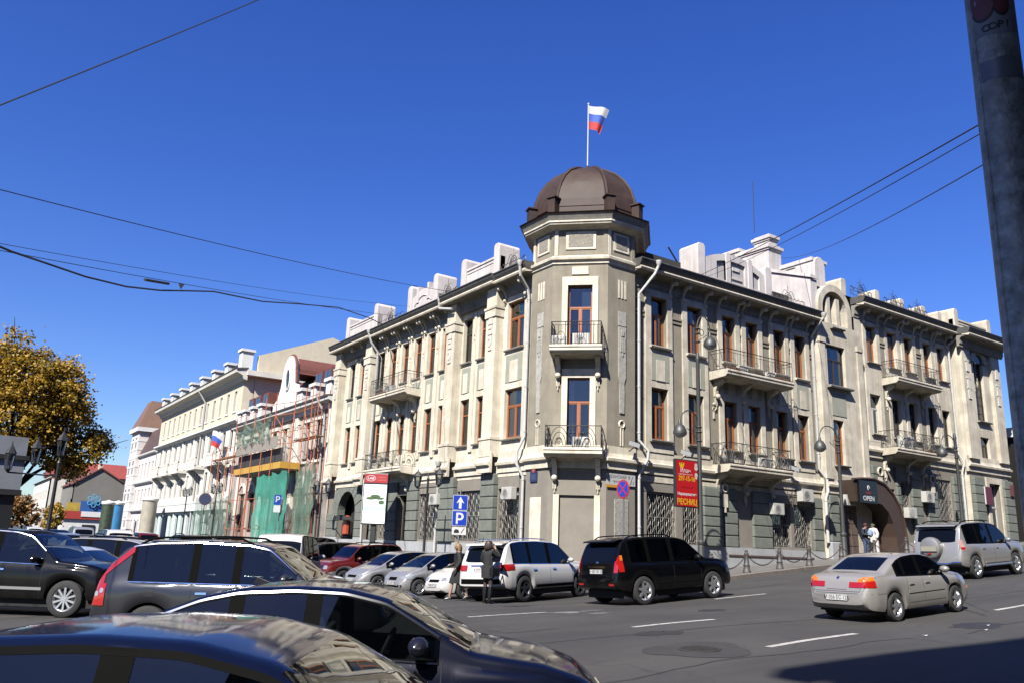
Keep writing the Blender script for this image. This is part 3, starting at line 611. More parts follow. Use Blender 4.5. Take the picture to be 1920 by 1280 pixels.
w = MB(); w.wall(3.4, 17.7, -.2, 5.2, gfR, .4); w.build('wall', TAUPE, BLD, FR)
m = MB(); m.box(3.4, 38, 1.4, 1.45, -.2, 17); m.build('interior', INT, BLD, FR)
for i, ((a, b), (c, d)) in enumerate(zip(colsR, surr)):
    s = MB(); s.wall(0, d-c, 6.35, 14.35, [(a-c, b-c, ZS2, ZH2), (a-c, b-c, ZS3, ZH3)], .1, -.1)
    for q0, q1 in ((0,0),(d-c,d-c)): s.quad((q0,-.1,6.35), (q0,-.1,14.35), (q0,0,14.35), (q0,0,6.35))
    s.quad((0,-.1,14.35), (d-c,-.1,14.35), (d-c,0,14.35), (0,0,14.35)); s.build('window_surround', CREAM2, BLD, FR, (c, 0, 0), fix=False)
    dr2 = i in (2, 3); dr3 = i in (2, 3)
    window(FR, a, b, ZS2-(.7 if dr2 else 0), ZH2, 'T', FRAME) if not dr2 else window(FR, a, b, ZS2, ZH2, 'T', FRAME)
    window(FR, a, b, ZS3, ZH3, 'T', FRAME)
    sill(FR, a-.15, b+.2, ZS2, .26, 0, .14); sill(FR, a-.12, b+.15, ZS3, .24, 0, .14, CREAM2)
    panel(FR, a+.0, b+.05, ZH2+.35, ZS3-.4, -.1)
    bracket(FR, c+.12, 14.1, -.02); bracket(FR, d-.12, 14.1, -.02)
for a, b in ((3.6,4.43),(6.25,6.98),(8.78,9.58),(13.12,13.75),(17.2,17.6),(11.28,11.44),(15.36,15.55)):
    s = MB(); s.box(0, b-a, -.07, 0, 13.1, 13.2); s.box(0, b-a, -.05, 0, 12.9, 13.0); s.build('grey_moulding', GREY, BLD, FR, (a, 0, 0))
cornice(FR, 3.5, 17.75, ZC); belt(FR, 3.5, 17.7, 5.72)
slab('cream_band', FR, 3.5, 17.6, -.05, .03, 4.95, 5.22, CREAM2)
slab('taupe_band', FR, 3.5, 17.6, -.02, .03, 4.52, 4.95, TAUPE)
balcony(FR, 8.95, 14.2, 1.2, 10.85, 'bars', brackets=(9.35,11.35,13.5))
balcony(FR, 8.95, 13.75, 1.2, 6.1, 'scroll', brackets=(9.3,11.36,13.4), h=1.05)
for a, b, z0, z1 in gfR: window(FR, a, b, z0, z1, 'plain', DARKF, .1, curt=False); grille(FR, a+.04, b-.04, z0+.02, z1-.02, .08)
for a, b in ((8.15,9.45),(9.75,10.65),(11.85,13.3),(16.8,17.6)): quoins(FR, a, b, 2.15, 5.0, 5 if a > 9 else 6, .16 if a > 9 else .25)
slab('plinth', FR, 3.4, 17.7, -.14, .02, -.4, 2.15, PLINTH)
q = MB()
for a, b in ((5.2,8.0),(9.9,16.6)): q.box(a, b, -.18, -.13, 1.72, 1.80)
q.build('plinth_strip', mat('strip_rust', (.12,.07,.05), .7), BLD, FR)
# ornament: ring with pendant, right of the first balcony
for u, z in ((9.65,5.0),):
    q = MB(); q.tube([(.2*math.cos(x), -.06, .2*math.sin(x)) for x in [i*math.pi/7 for i in range(14)]], .05, 6, closed=True)
    for k in (-.13, 0, .13): q.box(k-.045, k+.045, -.08, 0, -1.2+abs(k)*2, -.3)
    q.build('wall_ornament', CREAM2, BLD, FR, (u, -.18, z))
for u, z in ((9.2,9.0),):
    q = MB(); q.ball((0,-.05,.2), .09, 6, 4); q.tube([(.1*math.cos(x), -.05, -.05+.1*math.sin(x)) for x in [i*math.pi/5 for i in range(10)]], .03, 5, closed=True); q.box(-.05,.05,-.06,0,-.55,-.15); q.build('wall_ornament', CREAM2, BLD, FR, (u, 0, z))
# roof parapet with arched screen
def screen():
    w_ = 5.1; u0 = 8.9; z0 = 15.55; top = lambda x: 1.25+.95*math.sin(math.pi*min(max((x+.35)/(w_+.7), 0), 1))**.75
    xs = [i*w_/30 for i in range(31)]; b = MB(); hol = [(1.05,1.75),(2.15,3.35),(3.95,4.55)]
    b.prism([(0,0),(w_,0)]+[(x, top(x)) for x in xs[::-1]], 'y', .12, .34); o = b.build('parapet_screen', mat('recess_grey', (.56,.53,.52), .9), BLD, FR, (u0, .2, z0))
    f = MB()
    for a, c in zip([i*.05 for i in range(int(w_/.05))], [i*.05+.05 for i in range(int(w_/.05))]):
        mid = (a+c)/2; h_ = [q for q in hol if q[0] < mid < q[1]]
        lo, hi = (.62, top(mid)-.38) if h_ else (None, None)
        if lo is None: f.quad((a,0,0), (c,0,0), (c,0,top(c)), (a,0,top(a)))
        else:
            f.quad((a,0,0), (c,0,0), (c,0,lo), (a,0,lo)); f.quad((a,0,hi), (c,0,hi), (c,0,top(c)), (a,0,top(a))); f.quad((a,0,hi), (c,0,hi), (c,.12,hi), (a,.12,hi)); f.quad((a,0,lo), (c,0,lo), (c,.12,lo), (a,.12,lo))
        f.quad((a,0,top(a)), (c,0,top(c)), (c,.35,top(c)), (a,.35,top(a)))
    for a, c in hol:
        for x in (a, c): f.quad((x,0,.62), (x,0,top(x)-.38), (x,.12,top(x)-.38), (x,.12,.62))
    f.build('screen_face', PWHITE, o, FR, (u0, .2, z0), fix=False)
    f = MB(); f.box(2.4, 2.95, .06, .13, 1.35, 1.55); f.box(2.35, 3.15, .06, .13, .85, 1.0); f.build('screen_boss', PWHITE, o, FR, (u0, .2, z0))
    for x, h, d in ((-.45,2.3,1.3),(1.75,2.25,.45),(3.55,2.25,.45),(w_-.1,2.15,.6)):
        p = MB(); ww = .55 if x < 0 or x > 4.5 else .36
        p.prism([(0,0),(ww,0),(ww,h-.14),(ww*.8,h),(ww*.2,h),(0,h-.14)], 'y', -.06, d); p.build('screen_post', PWHITE, o, FR, (u0+x, .2, z0), bevel=.02)
screen()
roof_iron(FR, 14.3, 17.3, 15.6, .1)
# ---------------- stair bay with arched head
w = MB(); f0 = -.35
w.wall(17.7, 21.9, -.2, 15.2, [(18.5,20.25,11.48,13.9),(18.75,19.75,6.95,9.5),(18.6,19.75,2.6,4.6)], .35, f0)
for u in (17.7, 21.9): w.quad((u,f0,-.2), (u,f0,15.2), (u,.1,15.2), (u,.1,-.2))
w.build('bay_wall', CREAM, BLD, FR)
def bay_head():
    cu, zc, ro, ri = 19.55, 16.05, 1.62, 1.2; m = MB(); n = 18
    outer = [(cu+ro, 15.2)]+arc(cu, zc, ro, 0, 180, n)+[(cu-ro, 15.2)]; inner = [(cu+ri, 15.2)]+arc(cu, zc, ri, 0, 180, n)+[(cu-ri, 15.2)]
    for i in range(len(outer)-1):
        (a, b), (c, d), (e, f), (g_, h) = outer[i], outer[i+1], inner[i+1], inner[i]
        m.quad((a,f0,b), (c,f0,d), (e,f0,f), (g_,f0,h)); m.quad((a,f0,b), (c,f0,d), (c,.6,d), (a,.6,b)); m.quad((g_,f0,h), (e,f0,f), (e,.3,f), (g_,.3,h))
    m.quad((cu-ri,.3,15.2), (cu+ri,.3,15.2), (cu+ri,.3,17.3), (cu-ri,.3,17.3)); m.quad((cu-ro,f0,15.2), (17.7,f0,15.2), (17.7,.6,15.2), (cu-ro,.6,15.2)); m.quad((cu+ro,f0,15.2), (21.9,f0,15.2), (21.9,.6,15.2), (cu+ro,.6,15.2))
    m.quad((cu-ri,f0,15.2), (cu+ri,f0,15.2), (cu+ri,.3,15.2), (cu-ri,.3,15.2))
    m.build('bay_arch', CREAM2, BLD, FR, fix=False)
    q = MB()
    for x in (-.62, .3): q.box(cu+x, cu+x+.32, f0+.12, .3, 14.95, 16.9)
    q.build('bay_mullion', CREAM2, BLD, FR); sill(FR, cu-.62, cu+.62, 15.0, .2, f0)
    window(FR, cu-.3, cu+.3, 15.0, 16.3, 'L', DARKF, -.05, curt=False)
bay_head()
window(FR, 18.5, 20.25, 11.48, 13.9, 'T', DARKF, f0); window(FR, 18.75, 19.75, 6.95, 9.5, 'T', FRAME, f0); sill(FR, 18.3, 20.5, 11.48, .3, f0, .16); sill(FR, 18.6, 19.9, 6.95, .2, f0)
o = slab('apron_panel', FR, 18.7, 20.05, f0-.03, f0+.02, 9.75, 11.1, GREEN)
q = MB(); q.box(.0, .5, -.1, .1, 0, 7.6); q.box(-.05,.55,-.15,.1,7.6,7.9); q.box(-.06,.56,-.16,.1,-.2,.2); me = q.mesh('bay_pilaster', CREAM)
for u in (17.72, 21.38): place('bay_pilaster', me, BLD, FR, (u, f0, 6.3))
belt(FR, 17.7, 21.9, 5.72, f0)
window(FR, 18.6, 19.75, 2.6, 4.6, 'plain', DARKF, f0, curt=False)
q = MB()
for k in range(9): q.tube([(1.15*k/8,0,0), (1.15*k/8,0,2.0)], .02, 5)
for z in (.1, 1.9): q.box(0, 1.15, -.02, .02, z-.02, z+.02)
q.build('window_grille', GRI, BLD, FR, (18.6, f0+.06, 2.6))
quoins(FR, 17.75, 18.55, 2.7, 5.2, 5, .2, f0)
slab('plinth', FR, 17.65, 19.0, f0-.25, f0+.02, .2, 2.68, PLINTH, bevel=.06)
# ---------------- raised right stretch
Z = 1.9; c3 = [(23.0,24.1),(25.3,26.35),(27.2,28.2),(29.45,30.4),(31.12,32.1)]
ops = [(a, b, c, d) for a, b in c3 for c, d in ((9.2,11.62),(13.62,15.92))]
gf3 = [(25.45,26.6,4.4,6.6),(29.6,31.5,4.4,7.0),(23.9,25.0,3.2,6.0)]
w = MB(); w.wall(21.9, 33, 7.6, 17, ops, .35); w.build('wall', CREAM, BLD, FR)
w = MB(); w.wall(21.9, 33, .5, 7.6, gf3, .4); w.build('wall', TAUPE, BLD, FR)
for i, (a, b) in enumerate(c3):
    window(FR, a, b, 9.2, 11.62, 'T', WFRAME if i == 0 else DARKF, curt=i == 0); window(FR, a, b, 13.62, 15.92, 'T', FRAME)
    sill(FR, a-.12, b+.15, 9.2, .2); sill(FR, a-.12, b+.15, 13.62, .2); panel(FR, a+.05, b+.02, 12.0, 13.2)
    bracket(FR, a-.18, 15.95, 0); bracket(FR, b+.2, 15.95, 0)
    s = MB(); s.wall(0, b-a+.64, 8.7, 16.15, [(.3, .3+b-a, 9.2, 11.62), (.3, .3+b-a, 13.62, 15.92)], .07, -.07)
    for x in (0, b-a+.64): s.quad((x,-.07,8.7), (x,-.07,16.15), (x,0,16.15), (x,0,8.7))
    s.build('window_surround', CREAM2, BLD, FR, (a-.3, 0, 0), fix=False)
for a, b in ((24.42,24.98),(28.52,29.13)):
    slab('grey_infill', FR, a, b, -.03, .02, 8.7, 16.2, GREY); s = MB(); s.box(0, b-a, -.1, 0, 15.0, 15.1); s.box(0, b-a, -.08, 0, 14.8, 14.9); s.build('grey_moulding', GREY, BLD, FR, (a, 0, 0))
cornice(FR, 21.9, 33, 16.85); belt(FR, 21.9, 33, 8.15)
balcony(FR, 24.4, 29.35, 1.15, 12.75, 'bars', brackets=(24.8,26.8,28.8)); balcony(FR, 23.7, 28.6, 1.15, 8.35, 'scroll', brackets=(24.1,26.5,28.2))
for a, b, z0, z1 in gf3[:2]: window(FR, a, b, z0, z1, 'plain', DARKF, .1, curt=False); grille(FR, a+.04, b-.04, z0+.02, z1-.02, .08)
window(FR, 23.9, 25.0, 3.2, 6.0, 'door', DARKF, .1, curt=False)
for a, b in ((22.6,23.7),(25.05,25.4),(26.65,27.7),(28.3,29.5),(31.6,33)): quoins(FR, a, b, 2.9, 7.3, 8, .18)
slab('plinth', FR, 21.9, 33, -.14, .02, .5, 2.9, PLINTH)
for u in (23.2, 28.9):
    q = MB(); q.tube([(.24*math.cos(x), -.06, .24*math.sin(x)) for x in [i*math.pi/7 for i in range(14)]], .06, 6, closed=True)
    for k in (-.13, 0, .13): q.box(k-.045, k+.045, -.08, 0, -1.1+abs(k)*2, -.3)
    q.build('wall_ornament', CREAM2, BLD, FR, (u, -.2, 6.9))
for u in (21.0, 24.6, 27.4, 30.0, 32.0):
    p = MB(); p.prism([(0,0),(.5,0),(.5,1.0),(.42,1.15),(.08,1.15),(0,1.0)], 'y', 0, 1.2); p.build('parapet_post', CREAM, BLD, FR, (u, .1, 17.45), bevel=.02)
for a in (21.6, 25.2, 28.0): roof_iron(FR, a, a+2.3, 17.5, -.1)
# ---------------- end pavilion
v4 = -.5; w = MB(); w.wall(33, 38.2, 7.6, 17, [(34.9,36.2,11.3,15.4),(34.95,36.1,8.7,10.2)], .4, v4)
for u in (33, 38.2): w.quad((u,v4,.5), (u,v4,17), (u,.3,17), (u,.3,.5))
w.build('pavilion_wall', CREAM, BLD, FR)
w = MB(); w.wall(33, 38.2, .5, 7.6, [(35.3,36.75,2.6,7.1)], .4, v4); w.build('pavilion_wall', TAUPE, BLD, FR)
def tall_win():
    cu, zc, r_ = 35.55, 15.4, .65; m = MB(); pts = arc(cu, zc, r_, 0, 180, 12)
    # arched head cut is shown by a projecting hood and arched dark glass above the opening
    m.prism([(cu-r_,zc-.02)]+pts[::-1]+[(cu+r_,zc-.02)], 'y', v4-.004, v4+.2); m.build('window_head', mat('glass_dark', (.03,.035,.04), .08), BLD, FR)
    h = MB(); po = arc(cu, zc, r_+.42, 0, 180, 14); pi_ = arc(cu, zc, r_, 0, 180, 14)
    for i in range(14):
        a, b, c, d = po[i], po[i+1], pi_[i+1], pi_[i]
        h.quad((a[0],v4-.14,a[1]), (b[0],v4-.14,b[1]), (c[0],v4-.14,c[1]), (d[0],v4-.14,d[1])); h.quad((a[0],v4-.14,a[1]), (b[0],v4-.14,b[1]), (b[0],v4,b[1]), (a[0],v4,a[1])); h.quad((d[0],v4-.14,d[1]), (c[0],v4-.14,c[1]), (c[0],v4+.1,c[1]), (d[0],v4+.1,d[1]))
    h.build('window_hood', CREAM2, BLD, FR, fix=False)
tall_win()
window(FR, 34.9, 36.2, 11.3, 15.4, 'grid', DARKF, v4, curt=False); window(FR, 34.95, 36.1, 8.7, 10.2, 'T', DARKF, v4); sill(FR, 34.7, 36.4, 11.3, .2, v4)
window(FR, 35.3, 36.75, 2.6, 7.1, 'door', WFRAME, v4+.1)
s = MB(); s.box(-.35, 0, -.1, .02, 0, 4.9); s.box(1.45, 1.8, -.1, .02, 0, 4.9); s.box(0, 1.45, -.1, .02, 4.5, 4.9); s.build('door_surround', CREAM2, BLD, FR, (35.3, v4, 2.6))
for u in (33.05, 37.0):
    slab('pilaster', FR, u, u+1.1, v4-.25, v4+.05, 8.6, 16.8, CREAM)
    q = MB()
    for k, zz in enumerate((15.2,14.0,13.3)): q.box(.3, .8, -.06, 0, zz, zz+.12); q.box(.38, .72, -.05, 0, zz-.7, zz)
    q.build('pilaster_relief', mat('relief_pale', (.7,.69,.66)), BLD, FR, (u, v4-.25, 0))
    quoins(FR, u, u+1.2, 2.9, 7.4, 8, .28, v4)
cornice(FR, 32.6, 38.5, 16.7, v4-.3); belt(FR, 32.8, 38.4, 8.15, v4); slab('plinth', FR, 32.9, 38.3, v4-.2, v4, .5, 2.9, PLINTH)
o = parapet(FR, 33, 38, 17.3, 18.9, v4+.1)
for c in [o]+list(o.children): c.data.materials[0] = CREAM
slab('far_side_wall', FR, 38.1, 38.19, v4, 12, .5, 17, CREAM); r = MB(); r.add([(17.7,.3,17.5),(38.2,.3,17.5),(38.2,12,19),(17.7,12,19)], [(0,1,2,3)]); r.build('roof', MATS['roof_sheet_red'], BLD)
# fire wall and chimneys of the raised part
FW = MB(); FW.prism([(.1,15.4),(.1,17.75),(3.0,18.85),(3.0,19.4),(5.5,19.4),(11,18.5),(11,15.4)], 'x', 17.6, 18.2); fw = FW.build('fire_wall', PWHITE, BLD)
q = MB(); q.prism([(0,17.77),(0,17.97),(2.95,19.07),(2.95,18.87)], 'x', 17.5, 18.3); q.build('fire_wall_coping', PWHITE, fw)
def stack(x0, x1, y0, y1, z0, z1):
    q = MB(); q.box(x0, x1, y0, y1, z0, z1-.42); o = q.build('chimney', PWHITE, BLD); q = MB(); q.box(x0-.06, x1+.06, y0-.06, y1+.06, z1-.42, z1-.3); q.build('chimney_neck', PWHITE, o); q = MB(); q.box(x0-.13, x1+.13, y0-.13, y1+.13, z1-.3, z1-.12); q.build('chimney_cap', PWHITE, o); q = MB(); q.box(x0+.02, x1-.02, y0+.02, y1-.02, z1-.12, z1); q.build('chimney_top', PWHITE, o)
stack(17.55, 18.75, 2.95, 5.4, 17, 20.8); stack(17.75, 18.5, 3.0, 4.2, 20.8, 21.5); stack(17.9, 18.8, 5.55, 6.6, 18, 21.3); stack(18.7, 19.9, .7, 3.3, 17.4, 19.55)
q = MB(); q.prism([(-.22,0),(.22,0),(.22,.95),*arc(0, .95, .22, 0, 180, 8)], 'x', -.05, 0); q.build('fire_wall_niche', PWHITE, fw, None, (17.6,3.6,17.5)); q = MB(); q.prism([(-.22,0),(.22,0),(.22,.95),*arc(0, .95, .22, 0, 180, 8)], 'x', -.05, 0); q.build('fire_wall_niche', PWHITE, fw, None, (17.6,1.2,15.9))
q = MB(); q.prism([(0,0),(1.0,0),(1.0,1.75),(.85,2.05),(.65,2.2),(.35,2.2),(.15,2.05),(0,1.75)], 'y', 0, 1.4); q.build('parapet_post', PWHITE, BLD, FR, (18.6, .2, 17.3), bevel=.03)
# downpipes
def fp(fr, *pts): return [fr.pt(*p) for p in pts]
downpipe(fp(FL, (-3.7,-.95,15.3),(-3.75,-.85,14.8),(-3.95,-.25,14.3),(-3.95,-.16,13.9),(-3.95,-.16,6.9),(-4.15,-.42,6.2),(-4.15,-.42,5.6),(-3.9,-.2,5.0),(-3.9,-.2,.4)))
downpipe(fp(FL, (-11.9,-.9,15.3),(-11.9,-.85,14.9),(-10.6,-.75,14.6)))
downpipe(fp(FL, (-21.45,-.9,15.3),(-21.4,-.7,14.7),(-21.35,-.18,14.1),(-21.35,-.18,6.3),(-21.5,-.35,5.6),(-21.5,-.25,.4)))
downpipe(fp(FL, (-11.2,-.75,5.9),(-11.6,-.6,5.7),(-11.85,-.3,4.9),(-11.85,-.3,1.2),(-12.0,-.5,.6)))
downpipe(fp(FR, (4.5,-.95,15.3),(4.4,-.8,14.9),(3.9,-.2,13.9),(3.9,-.18,6.8),(4.25,-.45,6.3),(4.2,-.45,5.9),(3.9,-.2,5.2),(3.9,-.2,1.0)))
downpipe(fp(FR, (17.6,-.9,15.2),(17.5,-.7,14.9),(17.45,-.16,14.2),(17.45,-.16,6.6),(17.75,-.4,6.1),(17.75,-.45,5.4),(17.55,-.42,5.0),(17.55,-.42,2.6)), .085)
downpipe(fp(FR, (32.9,-1.0,17.1),(32.8,-.8,16.8),(32.5,-.16,16.2),(32.5,-.16,8.9),(32.7,-.4,8.3),(32.5,-.3,7.6),(32.5,-.3,3.4)))
# entrance hood: brown arched canopy
BROWN = mat('canopy_brown', (.085,.052,.038), .55, .15, 3)
def entrance():
    b = MB(); fr_ = FR
    prof = [(18.7,6.05),(19.6,6.15),(20.7,6.2),(21.7,6.0),(22.5,5.5),(23.1,4.8),(23.45,3.9),(23.6,3.0),(23.65,1.6)]; inn = [(19.0,4.9),(19.6,5.0),(20.6,5.02),(21.4,4.85),(22.0,4.45),(22.4,3.85),(22.6,3.1),(22.65,2.4),(22.65,1.6)]
    for i in range(len(prof)-1):
        a, c = prof[i], prof[i+1]; d, e = inn[i], inn[i+1]; y0, y1 = -1.35, .2
        b.quad((a[0],y0,a[1]), (c[0],y0,c[1]), (e[0],y0,e[1]), (d[0],y0,d[1])); b.quad((a[0],y0,a[1]), (c[0],y0,c[1]), (c[0],y1,c[1]), (a[0],y1,a[1])); b.quad((d[0],y0,d[1]), (e[0],y0,e[1]), (e[0],y1,e[1]), (d[0],y1,d[1]))
    b.quad((18.7,-1.35,6.05), (19.0,-1.35,4.9), (19.0,.2,4.9), (18.7,.2,6.05))
    o = b.build('entrance_hood', BROWN, BLD, fr_, fix=False)
    t_ = MB(); t_.tube([(x, -1.36, z+.03) for x, z in prof], .09, 6); t_.build('hood_edge', mat('hood_edge', (.085,.05,.036), .5), o, fr_, smooth=True)
    w_ = MB(); w_.box(19.75, 22.6, .0, .05, 1.4, 5.0); w_.build('entrance_back', BROWN, o, fr_)
    d_ = MB(); d_.box(20.5, 21.9, -.05, 0, 1.5, 4.2); d_.build('entrance_door', mat('door_dark_wood', (.05,.03,.022), .4, .2, 3), o, fr_)
    for k in range(5):
        for x in (19.05, 19.7): q = MB(); q.box(0, .6, -.08, 0, 0, .58); q.build('facing_block', mat('facing_brown', (.15,.10,.075), .8, .15, 4), o, fr_, (x, -.36, 1.9+k*.61), bevel=.02)
    for x in (22.0, 22.35): q = MB(); q.box(0, .22, -.3, 0, 1.4, 4.0); q.build('entrance_jamb', BROWN, o, fr_, (x, -.1, 0))
entrance()
# ------------------------------------------------------------------ houses along the left street
def simple_window(parent, fr, u0, u1, z0, z1, fm, v=0, depth=.22, name='window', bars=True):
    w, h = u1-u0, z1-z0; F = MB(); t = .07
    F.box(0, w, depth-.05, depth, 0, t); F.box(0, w, depth-.05, depth, h-t, h); F.box(0, t, depth-.05, depth, t, h-t); F.box(w-t, w, depth-.05, depth, t, h-t)
    if bars: F.box(t, w-t, depth-.05, depth, h*.64, h*.64+t); F.box(w/2-t/2, w/2+t/2, depth-.05, depth, t, h*.64)
    k = ('sw', round(w, 2), round(h, 2), fm.name, depth, bars)
    if k not in _wc:
        p = MB(); p.quad((0,depth-.01,0), (w,depth-.01,0), (w,depth-.01,h), (0,depth-.01,h)); _wc[k] = (F.mesh('window', fm), p.mesh('pane', mat('far_glass', (.03,.035,.04), .08, spec=.35), fix=False))
    o = place(name, _wc[k][0], parent, fr, (u0, v, z0)); child('pane', _wc[k][1], o); return o
def bx(name, parent, fr, u0, u1, v0, v1, z0, z1, m, bevel=0):
    s = MB(); s.box(0, u1-u0, 0, v1-v0, 0, z1-z0); return s.build(name, m, parent, fr, (u0, v0, z0), bevel=bevel)
PINKW = mat('house_pink', (.60,.46,.39), .9, .15, 1.5, .2, dirt=.3, streak=.2); OFFW = mat('house_offwhite', (.92,.89,.79), .88, .1, 1.5, .15, dirt=.2, streak=.15); PALEW = mat('house_white', (.95,.95,.92), .88, .1, 1.5, .15, streak=.15); OCHRE = mat('house_cream', (.86,.77,.58), .9, .1, 1.2, .15, dirt=.2, streak=.2); RROOF = mat('mansard_red', (.19,.055,.035), .65, .2, 2)
MINT = mat('house_mint', (.72,.88,.85), .88, .1, 1.5)
# --- house under scaffolding, Y 28.1 .. 52
SH = empty('mansard_house', (.25,40,0), 0, 'two-storey pinkish house with red mansard roof and curved gable under scaffolding', 'building')
a0, a1 = -52.3, -28.15
up = [(-30.4-2.55*k-1.1, -30.4-2.55*k, 7.6, 10.4) for k in range(8)]; lo = [(-30.2-3.0*k-1.5, -30.2-3.0*k, 2.2, 5.6) for k in range(7)]
w = MB(); w.wall(a0, a1, -.5, 11.8, up+lo, .3); w.box(a0, a1, .3, 10, 11.7, 11.8); w.build('wall', PINKW, SH, FL)
bx('interior', SH, FL, a0, a1, 1.2, 1.25, 0, 11.6, INT)
for o in up:
    simple_window(SH, FL, *o, WFRAME); s = MB(); s.box(-.25, 0, -.1, 0, 0, 3.0); s.box(1.1, 1.35, -.1, 0, 0, 3.0); s.box(-.3, 1.4, -.18, 0, 3.0, 3.3); s.box(-.3, 1.4, -.15, 0, -.2, 0); s.build('window_surround', OFFW, SH, FL, (o[0], 0, o[2]))
for o in lo:
    simple_window(SH, FL, *o, DARKF); q = MB(); po = arc(.75, 3.4, 1.0, 0, 180, 10); pi_ = arc(.75, 3.4, .72, 0, 180, 10); q.prism(po+pi_[::-1], 'y', -.12, 0); q.build('arch_hood', OFFW, SH, FL, (o[0], 0, o[2]))
for u in (-29.2,-36.2,-43.5,-50.5): bx('pilaster', SH, FL, u, u+.7, -.2, .05, 0, 11.5, OFFW)
s = MB(); s.prism([(.1,-.5),(-.2,-.5),(-.25,-.2),(-.7,0),(-.75,.2),(.1,.3)], 'x', 0, a1-a0); s.build('cornice', PALEW, SH, FL, (a0, 0, 11.75)); s = MB(); s.prism([(.1,.31),(-.8,.2),(-.85,.34),(.1,.45)], 'x', 0, a1-a0); s.build('gutter', FASCIA, SH, FL, (a0, 0, 11.75))
s = MB(); s.prism([(.2,12.05),(1.6,15.0),(8,15.6),(8,12.05)], 'x', a0, a1); s.build('mansard_roof', RROOF, SH, FL)
for u in (-29.6,-31.3,-33.2,-46.2,-48.4,-50.5):
    d = bx('dormer', SH, FL, u-.75, u+.75, .35, 2.2, 12.7, 14.7, RROOF)
    for x in (-.62, .06): bx('dormer_pane', d, FL, u+x, u+x+.56, .31, .36, 12.85, 14.5, mat('far_glass_blue', (.08,.11,.15), .05, spec=.9))
for u in (-29.2,-32.3,-35.2,-45.3,-47.6,-50,-51.6):
    c = bx('roof_post', SH, FL, u-.5, u+.5, -.35, .5, 12.1, 13.25, PALEW); bx('post_cap', c, FL, u-.68, u+.68, -.5, .65, 13.25, 13.5, PALEW)
g_ = MB(); cu = -38.4; prof = [(cu-3.3,12.1),(cu-3.2,12.9),(cu-2.3,13.3),(cu-1.75,14.2),(cu-1.5,15.2)]+arc(cu, 15.3, 1.45, 180, 0, 14)+[(cu+1.5,15.2),(cu+1.75,14.2),(cu+2.3,13.3),(cu+3.2,12.9),(cu+3.3,12.1)]
g_.prism(prof, 'y', -.35, 0); gab = g_.build('curved_gable', PALEW, SH, FL)
q = MB(); q.tube([(cu+.55*math.cos(t_), -.37, 14.7+.9*math.sin(t_)) for t_ in [i*math.pi/8 for i in range(16)]], .1, 6, closed=True); q.build('oval_frame', PALEW, gab, FL); q = MB(); q.prism([(cu+.5*math.cos(t_), 14.7+.85*math.sin(t_)) for t_ in [i*math.pi/8 for i in range(16)]], 'y', -.37, -.3); q.build('oval_window', mat('far_glass'  , (.03,.04,.05)), gab, FL)
q = MB(); q.tube([(x, -.2, z+.02) for x, z in prof[3:-3]], .14, 6); q.build('gable_edge', RROOF, gab, FL)
q = MB(); q.prism([(p[0]*1.0, p[1]-.15) for p in prof[4:-4]], 'y', 0, 4.5); q.build('gable_roof', RROOF, gab, FL)
bx('balcony', SH, FL, -45.9, -34.3, -1.6, 0, 7.05, 7.48, OFFW)
q = MB()
for k in range(90): x = -45.8+11.4*k/89; q.tube([(x,-1.55,7.48), (x,-1.55,8.6)], .025, 4)
for z in (7.6,8.6): q.tube([(-45.8,-1.55,z), (-34.4,-1.55,z)], .03, 4)
q.build('balcony_railing', IRON, SH, FL)
downp = MB(); downp.tube([FL.pt(-30.0,-.9,12.1), FL.pt(-30.0,-.5,11.4), FL.pt(-29.9,-.2,10.8), FL.pt(-29.9,-.2,1)], .09, 8); downp.build('downpipe', PIPE, SH, smooth=True)
# --- scaffolding
ORPIPE = mat('scaffold_orange', (.62,.17,.07), .7, .35, 8)
SC = empty('scaffolding', (-1.0,40,0), 0, 'orange tube scaffolding with green netting along the pinkish house', 'scaffolding')
us = [-56,-53.4,-51,-48.6,-46.2,-43.6,-41,-38.4,-35.8,-33.4,-31.2,-29.8,-28.5]
def tops(u): return 12.3 if u > -40 else (11.4 if u > -48 else 9.4)
def vo(u): return -1.95 if -46.5 < u < -33.5 else -1.25
for u in us:
    for v in (-.45, vo(u)):
        p = MB(); p.tube([(u,v,-.3), (u,v,tops(u)+(.6 if v < -1 else .2))], .034, 6); p.build('standard', ORPIPE, SC, FL)
for z in (2.4, 4.8, 8.9, 11.2):
    for a, b_ in zip(us, us[1:]):
        if z > tops(a): continue
        p = MB(); p.tube([(a,vo(a),z), (b_,vo(b_),z)], .028, 6); p.build('ledger', ORPIPE, SC, FL)
        if z > 5: p = MB(); p.tube([(a,vo(a),z+.9), (b_,vo(b_),z+.9)], .024, 6); p.build('guard_rail', ORPIPE, SC, FL)
for a, b_, z in ((-33.4,-28.5,9.0),(-33.4,-28.5,4.9),(-56,-46.3,8.95)):
    for vv in (-1.2,-.85): p = MB(); p.box(0, b_-a, 0, .3, 0, .05); p.build('plank', mat('scaffold_plank', (.3,.2,.12), .9, .3, 3), SC, FL, (a, vv, z+.04))
for i, (a, b_) in enumerate(zip(us, us[1:])):
    if i % 2: p = MB(); p.tube([(a,vo(a)-.02,0), (b_,vo(b_)-.02,4.6)], .026, 5); p.build('brace', ORPIPE, SC, FL)
    elif tops(a) > 9.5: p = MB(); p.tube([(b_,vo(b_)-.02,8.9), (a,vo(a)-.02,11.2)], .026, 5); p.build('brace', ORPIPE, SC, FL)
